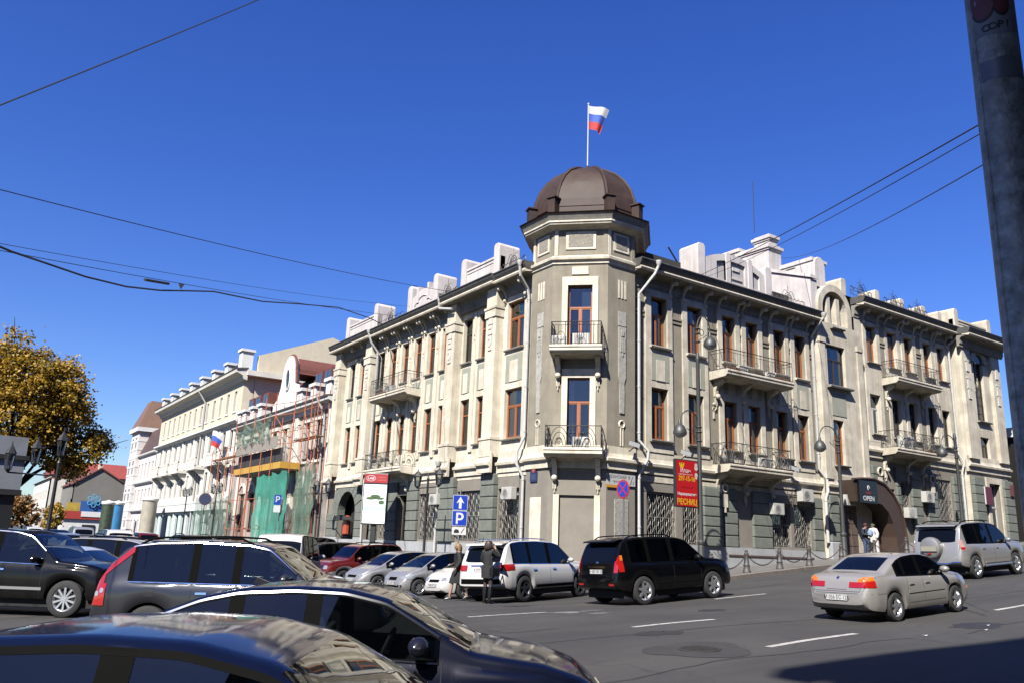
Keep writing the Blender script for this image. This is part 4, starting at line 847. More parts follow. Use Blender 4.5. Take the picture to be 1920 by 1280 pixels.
def net(name, u0, u1, z0, z1, v, m, sag=.5, seed=0):
    rnd = random.Random(seed); q = MB(); n, k = 28, 12
    ph = [rnd.uniform(0, 6) for _ in range(6)]
    def f(i, j):
        u = lerp(u0, u1, i/n); t = j/k; top = z1-sag*abs(math.sin(i/n*math.pi*3+ph[3]))*.8; z = lerp(z0+.15*math.sin(i*1.3+ph[4]), top, t)
        return (u, v-.14*math.sin(i*.9+ph[0])-.1*math.sin(i*2.3+j*.6+ph[1])-.06*math.sin(j*1.7+ph[2]), z)
    q.add([f(i, j) for i in range(n+1) for j in range(k+1)], [(i*(k+1)+j, (i+1)*(k+1)+j, (i+1)*(k+1)+j+1, i*(k+1)+j+1) for i in range(n) for j in range(k)])
    q.build(name, m, SC, FL, smooth=True, ang=180)
def net_mat(name, col, alpha):
    m = mat(name, col, .8); nt = m.node_tree; b = nt.nodes['Principled BSDF']; geo = nt.nodes.new('ShaderNodeNewGeometry'); nz = nt.nodes.new('ShaderNodeTexNoise'); nz.inputs['Scale'].default_value = .8; nz.inputs['Detail'].default_value = 4; mr = nt.nodes.new('ShaderNodeMapRange'); mr.inputs[1].default_value = .3; mr.inputs[2].default_value = .7; mr.inputs[3].default_value = alpha-.2; mr.inputs[4].default_value = min(1, alpha+.15)
    nt.links.new(geo.outputs['Position'], nz.inputs['Vector']); nt.links.new(nz.outputs[0], mr.inputs[0]); nt.links.new(mr.outputs[0], b.inputs['Alpha']); return m
NETG = net_mat('netting_green', (.05,.33,.24), .82); NETD = net_mat('netting_dark', (.14,.24,.18), .55)
net('netting', -37.9, -30.8, .3, 6.7, -2.1, NETG, .35, 1); net('netting', -30.8, -27.6, 1.5, 7.2, -1.5, NETD, .9, 2); net('netting', -59, -46.6, .4, 6.2, -1.45, NETD, 1.3, 3); net('netting', -45.2, -36.2, 9.3, 11.6, -2.05, NETD, 1.2, 4)
bx('hoarding_sheet', SC, FL, -45.4, -34.6, -1.98, -1.94, 8.6, 9.5, mat('sheet_pale', (.36,.33,.28), .8, .2, 3))
YB = mat('beam_yellow', (.72,.42,.06), .55, .15, 4); bx('toe_board', SC, FL, -46.2, -34.1, -1.75, -1.65, 7.0, 7.5, YB); bx('toe_board', SC, FL, -34.16, -34.1, -1.65, -.1, 7.0, 7.5, YB); bx('deck', SC, FL, -46.1, -34.2, -1.64, -.3, 6.9, 7.02, mat('deck_pale', (.5,.48,.42), .8))
# --- four-storey cream house, Y 52.5 .. 89
CH = empty('cream_house', (.25,70,0), 0, 'long cream four-storey house with roof-edge posts and stone balconies', 'building'); a0, a1 = -89, -52.5
cols = [-54.8-2.62*k for k in range(13)]
r4 = [(c-.5, c+.5, 13.9, 16.0) for c in cols]; r3 = [(c-.55, c+.55, 9.9, 12.1) for c in cols]; r2 = [(c-.55, c+.55, 6.0, 8.3) for c in cols]; r1 = [(c-.7, c+.7, 1.2, 4.0) for c in cols]
w = MB(); w.wall(a0, a1, 12.9, 17.4, r4, .25); w.quad((a1,0,11.5), (a1,0,17.4), (a1,7,17.4), (a1,7,11.5)); w.build('wall', OCHRE, CH, FL)
w = MB(); w.wall(a0, a1, 5.2, 12.9, r3+r2, .25); w.quad((a1,0,5), (a1,0,12.9), (a1,7,12.9), (a1,7,5)); w.build('wall', OFFW, CH, FL); w = MB(); w.wall(a0, a1, -.5, 5.2, r1, .3); w.build('wall', MINT, CH, FL)
bx('interior', CH, FL, a0, a1, 1.0, 1.05, 0, 17, INT)
for o in r4+r3+r2+r1: simple_window(CH, FL, *o, WFRAME if random.random() < .3 else DARKF, depth=.25)
for o in r4: s = MB(); s.box(-.15, 1.15, -.08, 0, -.15, 0); s.box(-.15, 0, -.05, 0, 0, 2.1); s.box(1.0, 1.15, -.05, 0, 0, 2.1); s.build('window_surround', PALEW, CH, FL, (o[0], 0, o[2]))
for c in cols[::2]: bx('pilaster_strip', CH, FL, c+1.0, c+1.5, -.12, 0, .2, 12.6, PALEW)
for z, d, m in ((12.75,.55,PALEW),(5.1,.3,PALEW),(9.0,.18,OFFW)): s = MB(); s.prism([(.05,-.25),(-d*.5,-.2),(-d,.0),(-d,.16),(.05,.25)], 'x', 0, a1-a0+.3); s.build('string_course', m, CH, FL, (a0, 0, z))
s = MB(); s.prism([(.1,-.7),(-.25,-.6),(-.4,-.25),(-1.0,0),(-1.05,.25),(.1,.4)], 'x', 0, a1-a0+.6); s.build('cornice', OFFW, CH, FL, (a0, 0, 17.4)); s = MB(); s.prism([(.1,.41),(-1.06,.26),(-1.12,.4),(.1,.55)], 'x', 0, a1-a0+.7); s.build('gutter', FASCIA, CH, FL, (a0, 0, 17.4))
bx('cornice_return', CH, FL, a1, a1+.9, .0, 6, 17.2, 17.7, OFFW)
for k in range(8):
    u = -53.3-4.9*k; h = 1.9 if k == 0 else 1.3; p = bx('roof_post', CH, FL, u-.55, u+.55, -.4, .7, 17.8, 17.8+h, PALEW); bx('post_cap', p, FL, u-.7, u+.7, -.55, .85, 17.8+h, 18.05+h, PALEW)
    if k < 7:
        q = MB()
        for j in range(16): q.tube([(u-.6-3.7*j/15,0,17.9), (u-.6-3.7*j/15,0,18.8)], .02, 4)
        q.tube([(u-.6,0,18.8), (u-4.3,0,18.8)], .03, 4); q.build('roof_railing', IRON, CH, FL)
g_ = MB(); g_.prism([(1.5,17),(1.5,19.5),(9,22.6),(18,20.2),(18,12),(1.5,12)], 'x', 52.6, 53.2); gw = g_.build('gable_wall', OCHRE, CH)
for v in gw.data.vertices: v.co = (v.co.y, v.co.x, v.co.z)
for c, z in ((cols[1],8.6),(cols[4],8.6),(cols[7],8.6),(cols[9],8.6),(cols[11],8.6)):
    b_ = bx('balcony', CH, FL, c-2.0, c+1.9, -1.1, 0, z, z+.3, OFFW); q = MB(); q.box(0, 3.9, 0, .12, 0, .16); q.box(0, 3.9, 0, .14, .85, 1.0)
    for j in range(14): q.lathe([(.05,.16),(.08,.4),(.04,.6),(.06,.85)], 6, (.15+3.6*j/13,.06,0))
    for x in (0, 1.7, 3.6): q.box(x, x+.3, -.03, .16, 0, 1.05)
    q.build('balustrade', OFFW, b_, FL, (c-2.0, -1.1, z+.3))
    for x in (-1.6, 1.4): q = MB(); q.prism([(0,0),(-.2,.1),(-.9,.7),(-.9,.9),(0,.9)], 'x', 0, .25); q.build('balcony_bracket', OFFW, b_, FL, (c+x, 0, z-.9))
downp = MB(); downp.tube([FL.pt(-66.2,-1,17.4), FL.pt(-66.2,-.15,16.2), FL.pt(-66.2,-.15,1)], .1, 8); downp.build('downpipe', PIPE, CH, smooth=True)
bx('shop_fascia', CH, FL, -88, -53, -.35, 0, 4.3, 5.0, PALEW)
# --- pink and white house with red mansard, Y 89.5 .. 106
PH = empty('turret_house', (.25,97,0), 0, 'pink and white house with brown mansard and corner turret far up the street', 'building'); a0, a1 = -106, -89.3
PKW = mat('house_pinkwhite', (.92,.85,.82), .9, .1, 1.5); cs = [-91-2.3*k for k in range(7)]; ops = [(c-.45, c+.45, z, z+2.1) for c in cs for z in (1.5,5.6,9.2)]
w = MB(); w.wall(a0, a1, -.5, 12.6, ops, .25); w.build('wall', PKW, PH, FL); bx('interior', PH, FL, a0, a1, .9, .95, 0, 12, INT)
for o in ops: simple_window(PH, FL, *o, WFRAME)
for z in (4.8,8.6,12.5): s = MB(); s.prism([(.05,-.2),(-.35,-.05),(-.4,.15),(.05,.2)], 'x', 0, a1-a0); s.build('string_course', PALEW, PH, FL, (a0, 0, z))
s = MB(); s.prism([(-.2,12.6),(1.2,16.3),(8,16.5),(8,12.6)], 'x', a0+5, a1); s.build('mansard_roof', mat('mansard_brown', (.11,.06,.045), .6, .2, 2), PH, FL)
for k in range(7): bx('mansard_rib', PH, FL, a1-.8-1.55*k, a1-.6-1.55*k, -.15, .9, 13.0, 16.2, PALEW) if k < 0 else None
t_ = bx('turret', PH, FL, a0-.3, a0+5.2, -.5, 5, 0, 16.2, PKW); bx('turret_cornice', t_, FL, a0-.7, a0+5.6, -.9, 5.4, 16.2, 16.8, PALEW)
q = MB(); q.add([(0,0,0),(6,0,0),(6,6,0),(0,6,0),(1.6,1.6,4.2),(4.4,1.6,4.2),(4.4,4.4,4.2),(1.6,4.4,4.2)], [(0,1,5,4),(1,2,6,5),(2,3,7,6),(3,0,4,7),(4,5,6,7)]); q.build('turret_roof', mat('turret_copper', (.24,.13,.08), .6, .2, 1.5), t_, FL, (a0-.6, -.8, 16.8))
for z in (2,6,10,13.4):
    for x in (.6, 3.2): simple_window(t_, FL, a0+x, a0+x+1.1, z, z+2, WFRAME, -.53, .03)
for z in range(12): bx('turret_band', t_, FL, a0-.34, a0+5.24, -.54, 4, 1+z*1.25, 1.3+z*1.25, PALEW)
# --- end of the street: gabled grey house, red-roofed house, pale block
GH = empty('gable_house', (0,138,0), 0, 'grey blind gable wall of a house at the end of the street', 'building'); FE = Frame(0, 138, 0)
q = MB(); q.prism([(-3.2,-1),(5.6,-1),(5.6,10.2),(.7,12.9),(-3.2,10.2)], 'y', 0, 18); q.build('wall', mat('gable_grey', (.26,.245,.22), .9, .1, .6, .2, dirt=.2), GH, FE)
q = MB(); q.prism([(-3.5,10.1),(.7,13.15),(5.9,10.1),(5.9,9.9),(.7,12.9),(-3.5,9.9)], 'y', -.3, 18); q.build('roof', RROOF, GH, FE); bx('chimney', GH, FE, .3, 1.0, 1, 1.8, 12.5, 13.7, OCHRE)
w = MB(); w.wall(-18, 0, -1, 10.2, [(-17+2.4*k, -15.9+2.4*k, z, z+1.9) for k in range(7) for z in (1.2,4.3,7.4)], .2); w.build('street_wall', PINKW, GH, Frame(-3.2, 138, -90))
for k in range(7):
    for z in (1.2,4.3,7.4): simple_window(GH, Frame(-3.21, 138, -90), -17+2.4*k, -15.9+2.4*k, z, z+1.9, WFRAME)
RH = empty('red_roof_house', (0,158,0), 0, 'pale yellow house with bright red hipped roof above the grey gable', 'building'); FE2 = Frame(0, 158, 0)
q = MB(); q.box(-5.2, 8.5, 0, 14, -1, 12.6); q.build('wall', OCHRE, RH, FE2); q = MB(); q.prism([(-.4,12.5),(5,15.6),(14.4,12.5)], 'x', -5.5, 8.8); q.build('roof', mat('roof_bright_red', (.36,.07,.05), .6, .15, 2), RH, FE2)
PB = empty('pale_block', (-9,150,0), 0, 'pale block with brown roof behind the autumn shrub at the street end', 'building'); FE3 = Frame(-5.5, 156, -90)
w = MB(); ops = [(-30+2.6*k, -28.8+2.6*k, z, z+1.8) for k in range(11) for z in (1.2,4.4,7.6)]; w.wall(-32, -1, -1, 11.6, ops, .2); w.box(-32, -1, .3, 9, -1, 11.6); w.build('wall', OFFW, PB, FE3)
for o in ops: simple_window(PB, FE3, *o, DARKF, bars=False)
q = MB(); q.prism([(-.4,11.6),(4,14.2),(9,11.6)], 'x', -32, -1); q.build('roof', mat('roof_brown', (.14,.06,.05), .7, .2, 1), PB, FE3)
# street-end clutter: shop signs, advertising columns
def column_ad(x, y, col, lab, r=.75, h=3.4):
    z = gz(x, y); o = empty('advertising_column', (x, y, z), 0, lab, 'advertising column'); m = MB(); m.lathe([(r*.9,0),(r*.9,.7),(r,.75),(r,1.0)], 18); child('base', m.mesh('base', IRON if r < .8 else PALEW, smooth=True), o)
    m = MB(); m.lathe([(r,1.0),(r,1.0+h)], 18); child('poster_drum', m.mesh('poster_drum', col, smooth=True), o); m = MB(); m.lathe([(r*1.08,1.0+h),(r*1.15,1.08+h),(r*1.15,1.3+h),(r*1.0,1.38+h),(r*.3,1.5+h),(.04,1.6+h)], 18); child('cap', m.mesh('cap', PALEW, smooth=True), o)
column_ad(-2.5, 95.6, mat('poster_blue', (.03,.25,.55), .5, .25, 2), 'advertising column with blue poster at the end of the street'); column_ad(-4.4, 91, mat('poster_dark_green', (.05,.08,.04), .5, .6, 3), 'dark green advertising column left of the blue one'); column_ad(-1.9, 78, mat('poster_cream', (.5,.46,.36), .6, .2, 2), 'cream advertising column before the turret house', .85, 3.6)
sg = empty('shop_sign', (-3.4,118,0), 0, 'blue honeycomb shop sign with white fascia at the street end', 'sign'); FS = Frame(-3.4, 118, 0)
bx('fascia', sg, FS, -3.2, 3.4, -.1, .2, 3.6, 4.8, mat('sign_red', (.5,.05,.04), .5)); bx('fascia', sg, FS, -.6, 3.4, -.2, -.12, 4.0, 4.8, PALEW); bx('board', sg, FS, -.9, 2.4, -.1, .2, 4.8, 6.4, mat('sign_blue', (.03,.13,.45), .5)); bx('board', sg, FS, -2.8, -.9, -.1, .2, 4.8, 6.1, mat('sign_yellow', (.6,.42,.06), .5, .3, 1))
HXM = mat('hex_cyan', (.15,.5,.75), .4)
for cx, cz in ((0,0),(1.0,.58),(-1.0,.58),(0,1.16),(1.0,-.58),(-1,-.58),(0,-1.16)):
    q = MB(); q.tube([(.9+cx*.62+.31*math.cos(R(60*k)), -.35, 6.5+cz*.62+.31*math.sin(R(60*k))) for k in range(6)], .08, 5, closed=True); q.build('hexagon', HXM, sg, FS)
bx('shop_body', sg, FS, -3.0, 3.2, .2, 5, 0, 4.8, PALEW); bx('shop_door', sg, FS, -.2, 1.6, .05, .21, 0, 2.8, DARK)
aw = empty('shop_awning', (-6.5,128,0), 0, 'blue shop awning with white sign over it', 'awning'); FA = Frame(-7.8, 128, 0); q = MB(); q.prism([(0,3.4),(-1.4,2.6),(-1.4,2.4),(0,2.6)], 'x', 0, 4.2); q.build('awning', mat('awning_blue', (.02,.05,.3), .7), aw, FA); bx('white_sign', aw, FA, -.6, 3.2, .0, .15, 3.5, 4.9, PALEW); bx('support_wall', aw, FA, -.6, 4.4, .15, 3, 0, 5.2, PINKW)
# --- building at the far right edge
DB = empty('dark_glass_building', (46,2,3), 0, 'dark building with pale cornice beyond the right end of the cream facade', 'building'); FD = Frame(0, .4, 0)
bx('wall', DB, FD, 43.5, 60, 0, 12, 2, 11.2, mat('dark_cladding', (.03,.028,.027), .3, .1, 2)); bx('cornice', DB, FD, 43.1, 60, -.4, 12, 11.2, 11.9, PALEW)
for k in range(6): bx('stone_course', DB, FD, 43.3, 60, -.15, 0, 2.2+k*.5, 2.66+k*.5, mat('sandstone', (.36,.29,.22), .9, .2, 3))
for k in range(5): bx('mullion', DB, FD, 44+3*k, 44.25+3*k, -.1, 0, 5.4, 11, mat('mullion_grey', (.12,.12,.12), .5))
rb = empty('red_shop_board', (42.6,-.2,4.6), 0, 'small red shop board on posts at the right end of the street', 'sign'); FB = Frame(0, -.3, 0)
for k in range(2): bx('board', rb, FB, 41.2, 43.0, 0, .06, 5.0+.34*k, 5.28+.34*k, mat('sign_red', (.5,.05,.04)))
bx('board', rb, FB, 41.6, 43.0, 0, .06, 5.75, 5.95, PALEW)
for x in (41.3, 42.9): bx('post', rb, FB, x, x+.06, .07, .13, 3.2, 6.0, IRON)
# --- house behind the camera: it throws the shade on the road
OH = empty('opposite_house', (0,-33,0), 0, 'tall tan house across the street behind the photographer', 'building'); FO = Frame(-31, -32.2, 180)
ops = [(-2.6-3.2*k, -1.2-3.2*k, z, z+2.2) for k in range(24) for z in (1.2,5.2,9.2,13.2,17.2)]
w = MB(); w.wall(-80, 0, -1, 22.3, ops, .3); w.box(-80, 0, .35, 12, -1, 22.2); w.build('wall', mat('house_tan', (.45,.40,.31), .9, .15, 1.5, dirt=.2), OH, FO)
for o in ops: simple_window(OH, FO, *o, WFRAME, depth=.3)
bx('cornice', OH, FO, -80, .4, -.6, 0, 21.6, 22.3, OFFW)
for u in (-12.5,-18.5,-27): bx('chimney', OH, FO, u, u+1.0, .3, 1.5, 22.2, 23.2, PINKW)
tag(OH)
# ------------------------------------------------------------------ vehicles
def smoothf(pts, sig=.05):
    xs = [p[0] for p in pts]; ys = [p[1] for p in pts]; ws = [(k, math.exp(-k*k/2)) for k in (-2,-1.33,-.67,0,.67,1.33,2)]; S = sum(w for _, w in ws)
    return lambda x: sum(interp(x+k*sig, xs, ys)*w for k, w in ws)/S
PAINTS = {}
def paint(name, col, metal=.35, rough=.32, coat=1.0):
    m = mat('paint_'+name, col, max(rough, .42), metal=metal*.6, coat=coat, spec=.05); col = tuple(c*ALB for c in col); b = m.node_tree.nodes['Principled BSDF']
    if 'dust' not in m:
        m['dust'] = 1; nt = m.node_tree; L = nt.links.new; tc = nt.nodes.new('ShaderNodeTexCoord'); nz = nt.nodes.new('ShaderNodeTexNoise'); nz.inputs['Scale'].default_value = 7; nz.inputs['Detail'].default_value = 6
        sp = nt.nodes.new('ShaderNodeSeparateXYZ'); L(tc.outputs['Object'], sp.inputs[0]); L(tc.outputs['Object'], nz.inputs['Vector'])
        mr = nt.nodes.new('ShaderNodeMapRange'); mr.inputs[1].default_value = .75; mr.inputs[2].default_value = .2; mr.inputs[3].default_value = 0; mr.inputs[4].default_value = .5 if max(col) > .05 else .12; L(sp.outputs['Z'], mr.inputs[0])
        mu = nt.nodes.new('ShaderNodeMath'); mu.operation = 'MULTIPLY'; L(mr.outputs[0], mu.inputs[0]); L(nz.outputs[0], mu.inputs[1])
        mx = nt.nodes.new('ShaderNodeMix'); mx.data_type = 'RGBA'; L(mu.outputs[0], mx.inputs[0]); mx.inputs[6].default_value = (*col, 1); mx.inputs[7].default_value = (.08,.07,.058,1); L(mx.outputs[2], b.inputs['Base Color'])
        ro = nt.nodes.new('ShaderNodeMapRange'); ro.inputs[3].default_value = .02; ro.inputs[4].default_value = .13; L(nz.outputs[0], ro.inputs[0]); L(ro.outputs[0], b.inputs['Coat Roughness'])
    return m
TYRE = mat('tyre_rubber', (.022,.022,.022), .85, .3, 12); ALLOY = mat('alloy', (.55,.56,.57), .28, metal=.9); ALLOYD = mat('alloy_dark', (.05,.05,.052), .4, metal=.8)
TINT = mat('tinted_glass', (.004,.005,.006), .03, spec=.28); SCREEN = mat('windscreen_glass', (.014,.018,.02), .03, spec=.55)
TRIM = mat('black_trim', (.005,.005,.005), .65, .1, 6, spec=.02); CHROME = mat('chrome', (.7,.71,.72), .1, metal=1.0); SEAM = mat('panel_gap', (.004,.004,.004), .9)
REDL = mat('lamp_red', (.45,.012,.008), .12, coat=1); ORNG = mat('lamp_orange', (.75,.20,.02), .12, coat=1); HEADL = mat('lamp_clear', (.62,.65,.68), .12, metal=.5, coat=1); PLATE = mat('plate_white', (.72,.72,.70), .5); PLINK = mat('plate_ink', (.02,.02,.025), .6)
CARGD = glass_mat('car_glass_dark', (.10,.115,.115), .01); CARGL = glass_mat('car_glass_light', (.30,.335,.32), .01); CARGS = glass_mat('car_glass_screen', (.55,.6,.57), .02); SEAT = mat('seat_cloth', (.09,.085,.08), .9, .1, 8); DASH = mat('dashboard_plastic', (.035,.035,.036), .7)
SALOON = dict(L=4.85, wb=(1.08,3.93), r=.33, roofw=.675, zr=1.46,
  top=[(0,.55),(.03,.78),(.12,.99),(.35,1.06),(.75,1.09),(1.45,1.37),(1.75,1.435),(2.2,1.46),(2.6,1.45),(2.95,1.38),(3.65,1.0),(4.2,.925),(4.55,.82),(4.75,.66),(4.85,.46)],
  belt=[(0,.5),(.12,.9),(.5,.99),(1.3,.97),(3.4,.90),(4.2,.84),(4.55,.73),(4.85,.44)],
  bot=[(0,.40),(.15,.27),(.5,.22),(4.3,.2),(4.7,.22),(4.85,.3)], hw=[(0,.64),(.07,.76),(.3,.86),(.8,.9),(3.9,.9),(4.4,.85),(4.68,.74),(4.8,.62),(4.85,.54)],
  side=[(1.2,1.72),(1.77,2.33),(2.39,3.36)], front=(2.98,3.62,.52,.68), back=('top',.82,1.5,.56), lamps='saloon')
SUV = dict(L=4.78, wb=(.98,3.77), r=.385, roofw=.72, zr=1.85,
  top=[(0,.62),(.02,.9),(.06,1.12),(.12,1.24),(.33,1.70),(.5,1.80),(.9,1.84),(1.7,1.85),(2.5,1.81),(2.85,1.73),(3.5,1.20),(4.2,1.13),(4.58,1.02),(4.72,.8),(4.78,.55)],
  belt=[(0,.58),(.08,1.08),(.4,1.14),(3.4,1.08),(4.2,1.03),(4.6,.9),(4.78,.52)],
  bot=[(0,.5),(.2,.42),(.5,.36),(4.3,.36),(4.65,.36),(4.78,.44)], hw=[(0,.78),(.06,.86),(.3,.92),(.8,.94),(3.9,.94),(4.4,.9),(4.65,.8),(4.75,.7),(4.78,.62)],
  side=[(.52,1.22),(1.28,2.12),(2.2,3.2)], front=(2.86,3.46,.6,.76), back=('rear',.66,1.2,1.64), lamps='suv')
HATCH = dict(L=3.75, wb=(.62,3.06), r=.295, roofw=.58, zr=1.52,
  top=[(0,.5),(.02,.78),(.06,1.0),(.3,1.38),(.5,1.47),(1.0,1.515),(1.5,1.52),(1.9,1.48),(2.15,1.41),(2.98,.97),(3.35,.85),(3.6,.70),(3.72,.54),(3.75,.42)],
  belt=[(0,.48),(.08,.9),(.4,1.0),(1.4,.96),(2.7,.88),(3.3,.79),(3.6,.62),(3.75,.4)],
  bot=[(0,.38),(.15,.26),(.5,.2),(3.3,.19),(3.6,.2),(3.75,.28)], hw=[(0,.66),(.06,.76),(.3,.83),(.7,.85),(3.0,.85),(3.4,.79),(3.62,.68),(3.72,.56),(3.75,.5)],
  side=[(.42,.75),(.82,1.52),(1.6,2.66)], front=(2.14,2.94,.52,.66), back=('rear',.54,1.02,1.36), lamps='hatch')
def derive(base, L, W, H, wb, r, **kw):
    s = dict(base); kx = L/base['L']; w0 = max(p[1] for p in base['hw'])*2; ky = W/w0; kz = H/base['zr']
    for k in ('top','belt','bot'): s[k] = [(x*kx, z*(kz if z > .5 else 1)) for x, z in base[k]]
    s['hw'] = [(x*kx, y*ky) for x, y in base['hw']]; s['side'] = [(a*kx, b*kx) for a, b in base['side']]
    f = base['front']; s['front'] = (f[0]*kx, f[1]*kx, f[2]*ky, f[3]*ky); b = base['back']
    s['back'] = (b[0], b[1]*kx, b[2]*kx, b[3]*ky) if b[0] == 'top' else (b[0], b[1]*ky, b[2]*kz, b[3]*kz)
    s.update(L=L, roofw=base['roofw']*ky, zr=H, wb=wb, r=r); s.update(kw); return s
_wheels = {}
def wheel_meshes(r, w, style):
    k = (r, w, style)
    if k in _wheels: return _wheels[k]
    t = MB(); ri = r*.68; prof = [(ri,-w/2),(r*.9,-w/2),(r*.975,-w*.42),(r,-w*.25),(r,w*.25),(r*.975,w*.42),(r*.9,w/2),(ri,w/2),(ri-.02,w*.3)]
    n = 28; vs = []; m = len(prof)
    for pr, y in prof:
        for q in range(n): a = 2*math.pi*q/n; vs.append((pr*math.cos(a), y, pr*math.sin(a)))
    t.add(vs, [(i*n+q, i*n+(q+1)%n, (i+1)*n+(q+1)%n, (i+1)*n+q) for i in range(m-1) for q in range(n)])
    tm = t.mesh('tyre', TYRE, smooth=True)
    d = MB(); d.cur = 1; d.add([(ri*1.01*math.cos(2*math.pi*q/n), w*.12, ri*1.01*math.sin(2*math.pi*q/n)) for q in range(n)], [tuple(range(n))])   # dark disc behind the spokes
    d.cur = 0
    for pr0, pr1, y0, y1 in ((ri*.9, ri*1.02, w*.36, w*.48), (ri*.82, ri*.9, w*.18, w*.36)):
        for q in range(n):
            a, b = 2*math.pi*q/n, 2*math.pi*(q+1)/n; d.quad((pr0*math.cos(a),y0,pr0*math.sin(a)), (pr0*math.cos(b),y0,pr0*math.sin(b)), (pr1*math.cos(b),y1,pr1*math.sin(b)), (pr1*math.cos(a),y1,pr1*math.sin(a)))
    ns = {'five': 5, 'ten': 10, 'six': 6, 'seven': 7}[style]
    for q in range(ns):
        a = 2*math.pi*q/ns+.3; c, s = math.cos(a), math.sin(a); hw0, hw1 = (ri*.17, ri*.11) if ns < 8 else (ri*.07, ri*.085)
        def P(rr, o, y): return (rr*c-o*s, y, rr*s+o*c)
        r0, r1 = ri*.12, ri*.9
        d.add([P(r0,-hw0,w*.40),P(r0,hw0,w*.40),P(r1,hw1,w*.42),P(r1,-hw1,w*.42),P(r0,-hw0,w*.2),P(r0,hw0,w*.2),P(r1,hw1,w*.2),P(r1,-hw1,w*.2)], [(0,1,2,3),(0,4,5,1),(1,5,6,2),(2,6,7,3),(3,7,4,0)])
    d.add([(ri*.2*math.cos(2*math.pi*q/10), w*.43, ri*.2*math.sin(2*math.pi*q/10)) for q in range(10)], [tuple(range(10))])
    rm = d.mesh('rim', [ALLOY, ALLOYD]); rm2 = d.mesh('rim', [ALLOYD, TRIM]); _wheels[k] = (tm, rm, rm2); return _wheels[k]
class Car:
    def __init__(s, spec, col, wheel='five', rimdark=False, lower=None, rails=False, chrome=False, cladding=False, step=.05, dark_front=False, plate=True, seams=True, spoiler=False, mirrors=True):
        s.sp = spec; L = spec['L']; s.parts = []
        top, belt, bot, hw = (smoothf(spec[k], .04) for k in ('top','belt','bot','hw')); s.top, s.belt, s.bot, s.hw = top, belt, bot, hw
        s.ye = {}
        n = int(L/step); xs = [L*i/n for i in range(n+1)]; ra = spec['r']+.06; zr = spec['zr']; bm_ = MB(); secs = []
        for x in xs:
            b, t, w = bot(x), top(x), hw(x); sh = min(belt(x), t-.025)
            for xw in spec['wb']:
                if abs(x-xw) < ra: b = max(b, spec['r']-.02+math.sqrt(ra*ra-(x-xw)**2)*.98)
            b = min(b, sh-.06); wc = w-.055; tum = (wc-spec['roofw'])/max(.2, zr-1.0*sh) if t-sh > .08 else .3
            te = t-min(.048, (t-sh)*.55); y = lambda z: max(.2, wc-tum*(z-sh)-.10*max(0, z-sh)**2*0)
            ye = y(te); h = sh-b; s.ye[x] = ye
            P = [(0,b),(max(.1,w-.2),b),(w-.05,b+.015),(w-.012,b+min(.1,.2*h)),(w,b+.5*h),(w-.008,b+.75*h),(w-.028,sh-.04*min(1,h*2)),(wc,sh),(y(lerp(sh,te,.33)),lerp(sh,te,.33)),(y(lerp(sh,te,.66)),lerp(sh,te,.66)),(ye,te),(ye-.035,lerp(te,t,.6)),(ye*.8,t-.012),(ye*.4,t-.002),(0,t)]
            secs.append(P)
        m = len(secs[0]); vs = []; ring = 2*m-2
        for x, P in zip(xs, secs):
            vs += [(x-L/2, yy, zz) for yy, zz in P]+[(x-L/2, -yy, zz) for yy, zz in P[1:-1][::-1]]
        fs = [(i*ring+k, i*ring+(k+1)%ring, (i+1)*ring+(k+1)%ring, (i+1)*ring+k) for i in range(n) for k in range(ring)]
        fs += [tuple(range(ring))[::-1], tuple(n*ring+k for k in range(ring))]
        bm_.add(vs, fs); bm_.mi = [0]*len(fs)
        if lower:   # two-tone lower body
            for i in range(n):
                for k in range(ring):
                    kk = k if k < m-1 else ring-1-k
                    if kk < 4: bm_.mi[i*ring+k] = 1
        s.bvh = BVHTree.FromPolygons([Vector(v) for v in vs], fs); s.L = L; yk = sorted(s.ye); s.yedge = lambda x: interp(x, yk, [s.ye[q] for q in yk])
        cut = set(); fx0, fx1 = spec['front'][0], spec['front'][1]       # window openings
        for i in range(n):
            for k in range(ring):
                kk = k if k < m-1 else ring-1-k
                if 7 <= kk <= 9 and any(a <= xs[i] and xs[i+1] <= b for a, b in spec['side']) and top(xs[i])-belt(xs[i]) > .13 and top(xs[i+1])-belt(xs[i+1]) > .13: cut.add(i*ring+k)
                if 11 <= kk <= 13 and fx0+.02 <= xs[i] and xs[i+1] <= fx1-.02: cut.add(i*ring+k)
        bm_.f = [f for i, f in enumerate(bm_.f) if i not in cut]; bm_.mi = [q for i, q in enumerate(bm_.mi) if i not in cut]
        s.body = bm_.mesh('body', [col, lower] if lower else col, smooth=True, ang=40)
        u = MB(); w0 = max(p[1] for p in spec['hw']); u.box(-L/2+.35, L/2-.4, -w0+.16, w0-.16, .2, .52); s.parts.append(('underbody', u.mesh('underbody', DARK), None))
        # glazing: panes over the openings, black seals and pillars
        a, b = spec['side'][0][0]-.03, spec['side'][-1][1]+.03; k = 44; X = [x for x in [lerp(a, b, j/k) for j in range(k+1)] if top(x)-belt(x) > .1]
        for sd in (1, -1):
            s.decal('window_seal', sd, [(x, belt(x)-.002, belt(x)+.026) for x in X], TRIM, .008, 1); s.decal('window_seal', sd, [(x, top(x)-.072, top(x)-.046) for x in X], TRIM, .008, 1)
            for (p0, p1), (q0, q1) in zip(spec['side'], spec['side'][1:]): s.decal('pillar_cover', sd, [(x, belt(x), top(x)-.048) for x in (p1-.035, (p1+q0)/2, q0+.035)], TRIM, .0075, 6)
            p = spec['side'][0][0]; s.decal('pillar_cover', sd, [(x, belt(x), top(x)-.048) for x in (p-.03, p+.02, p+.05) if top(x)-belt(x) > .1], TRIM, .0075, 6)
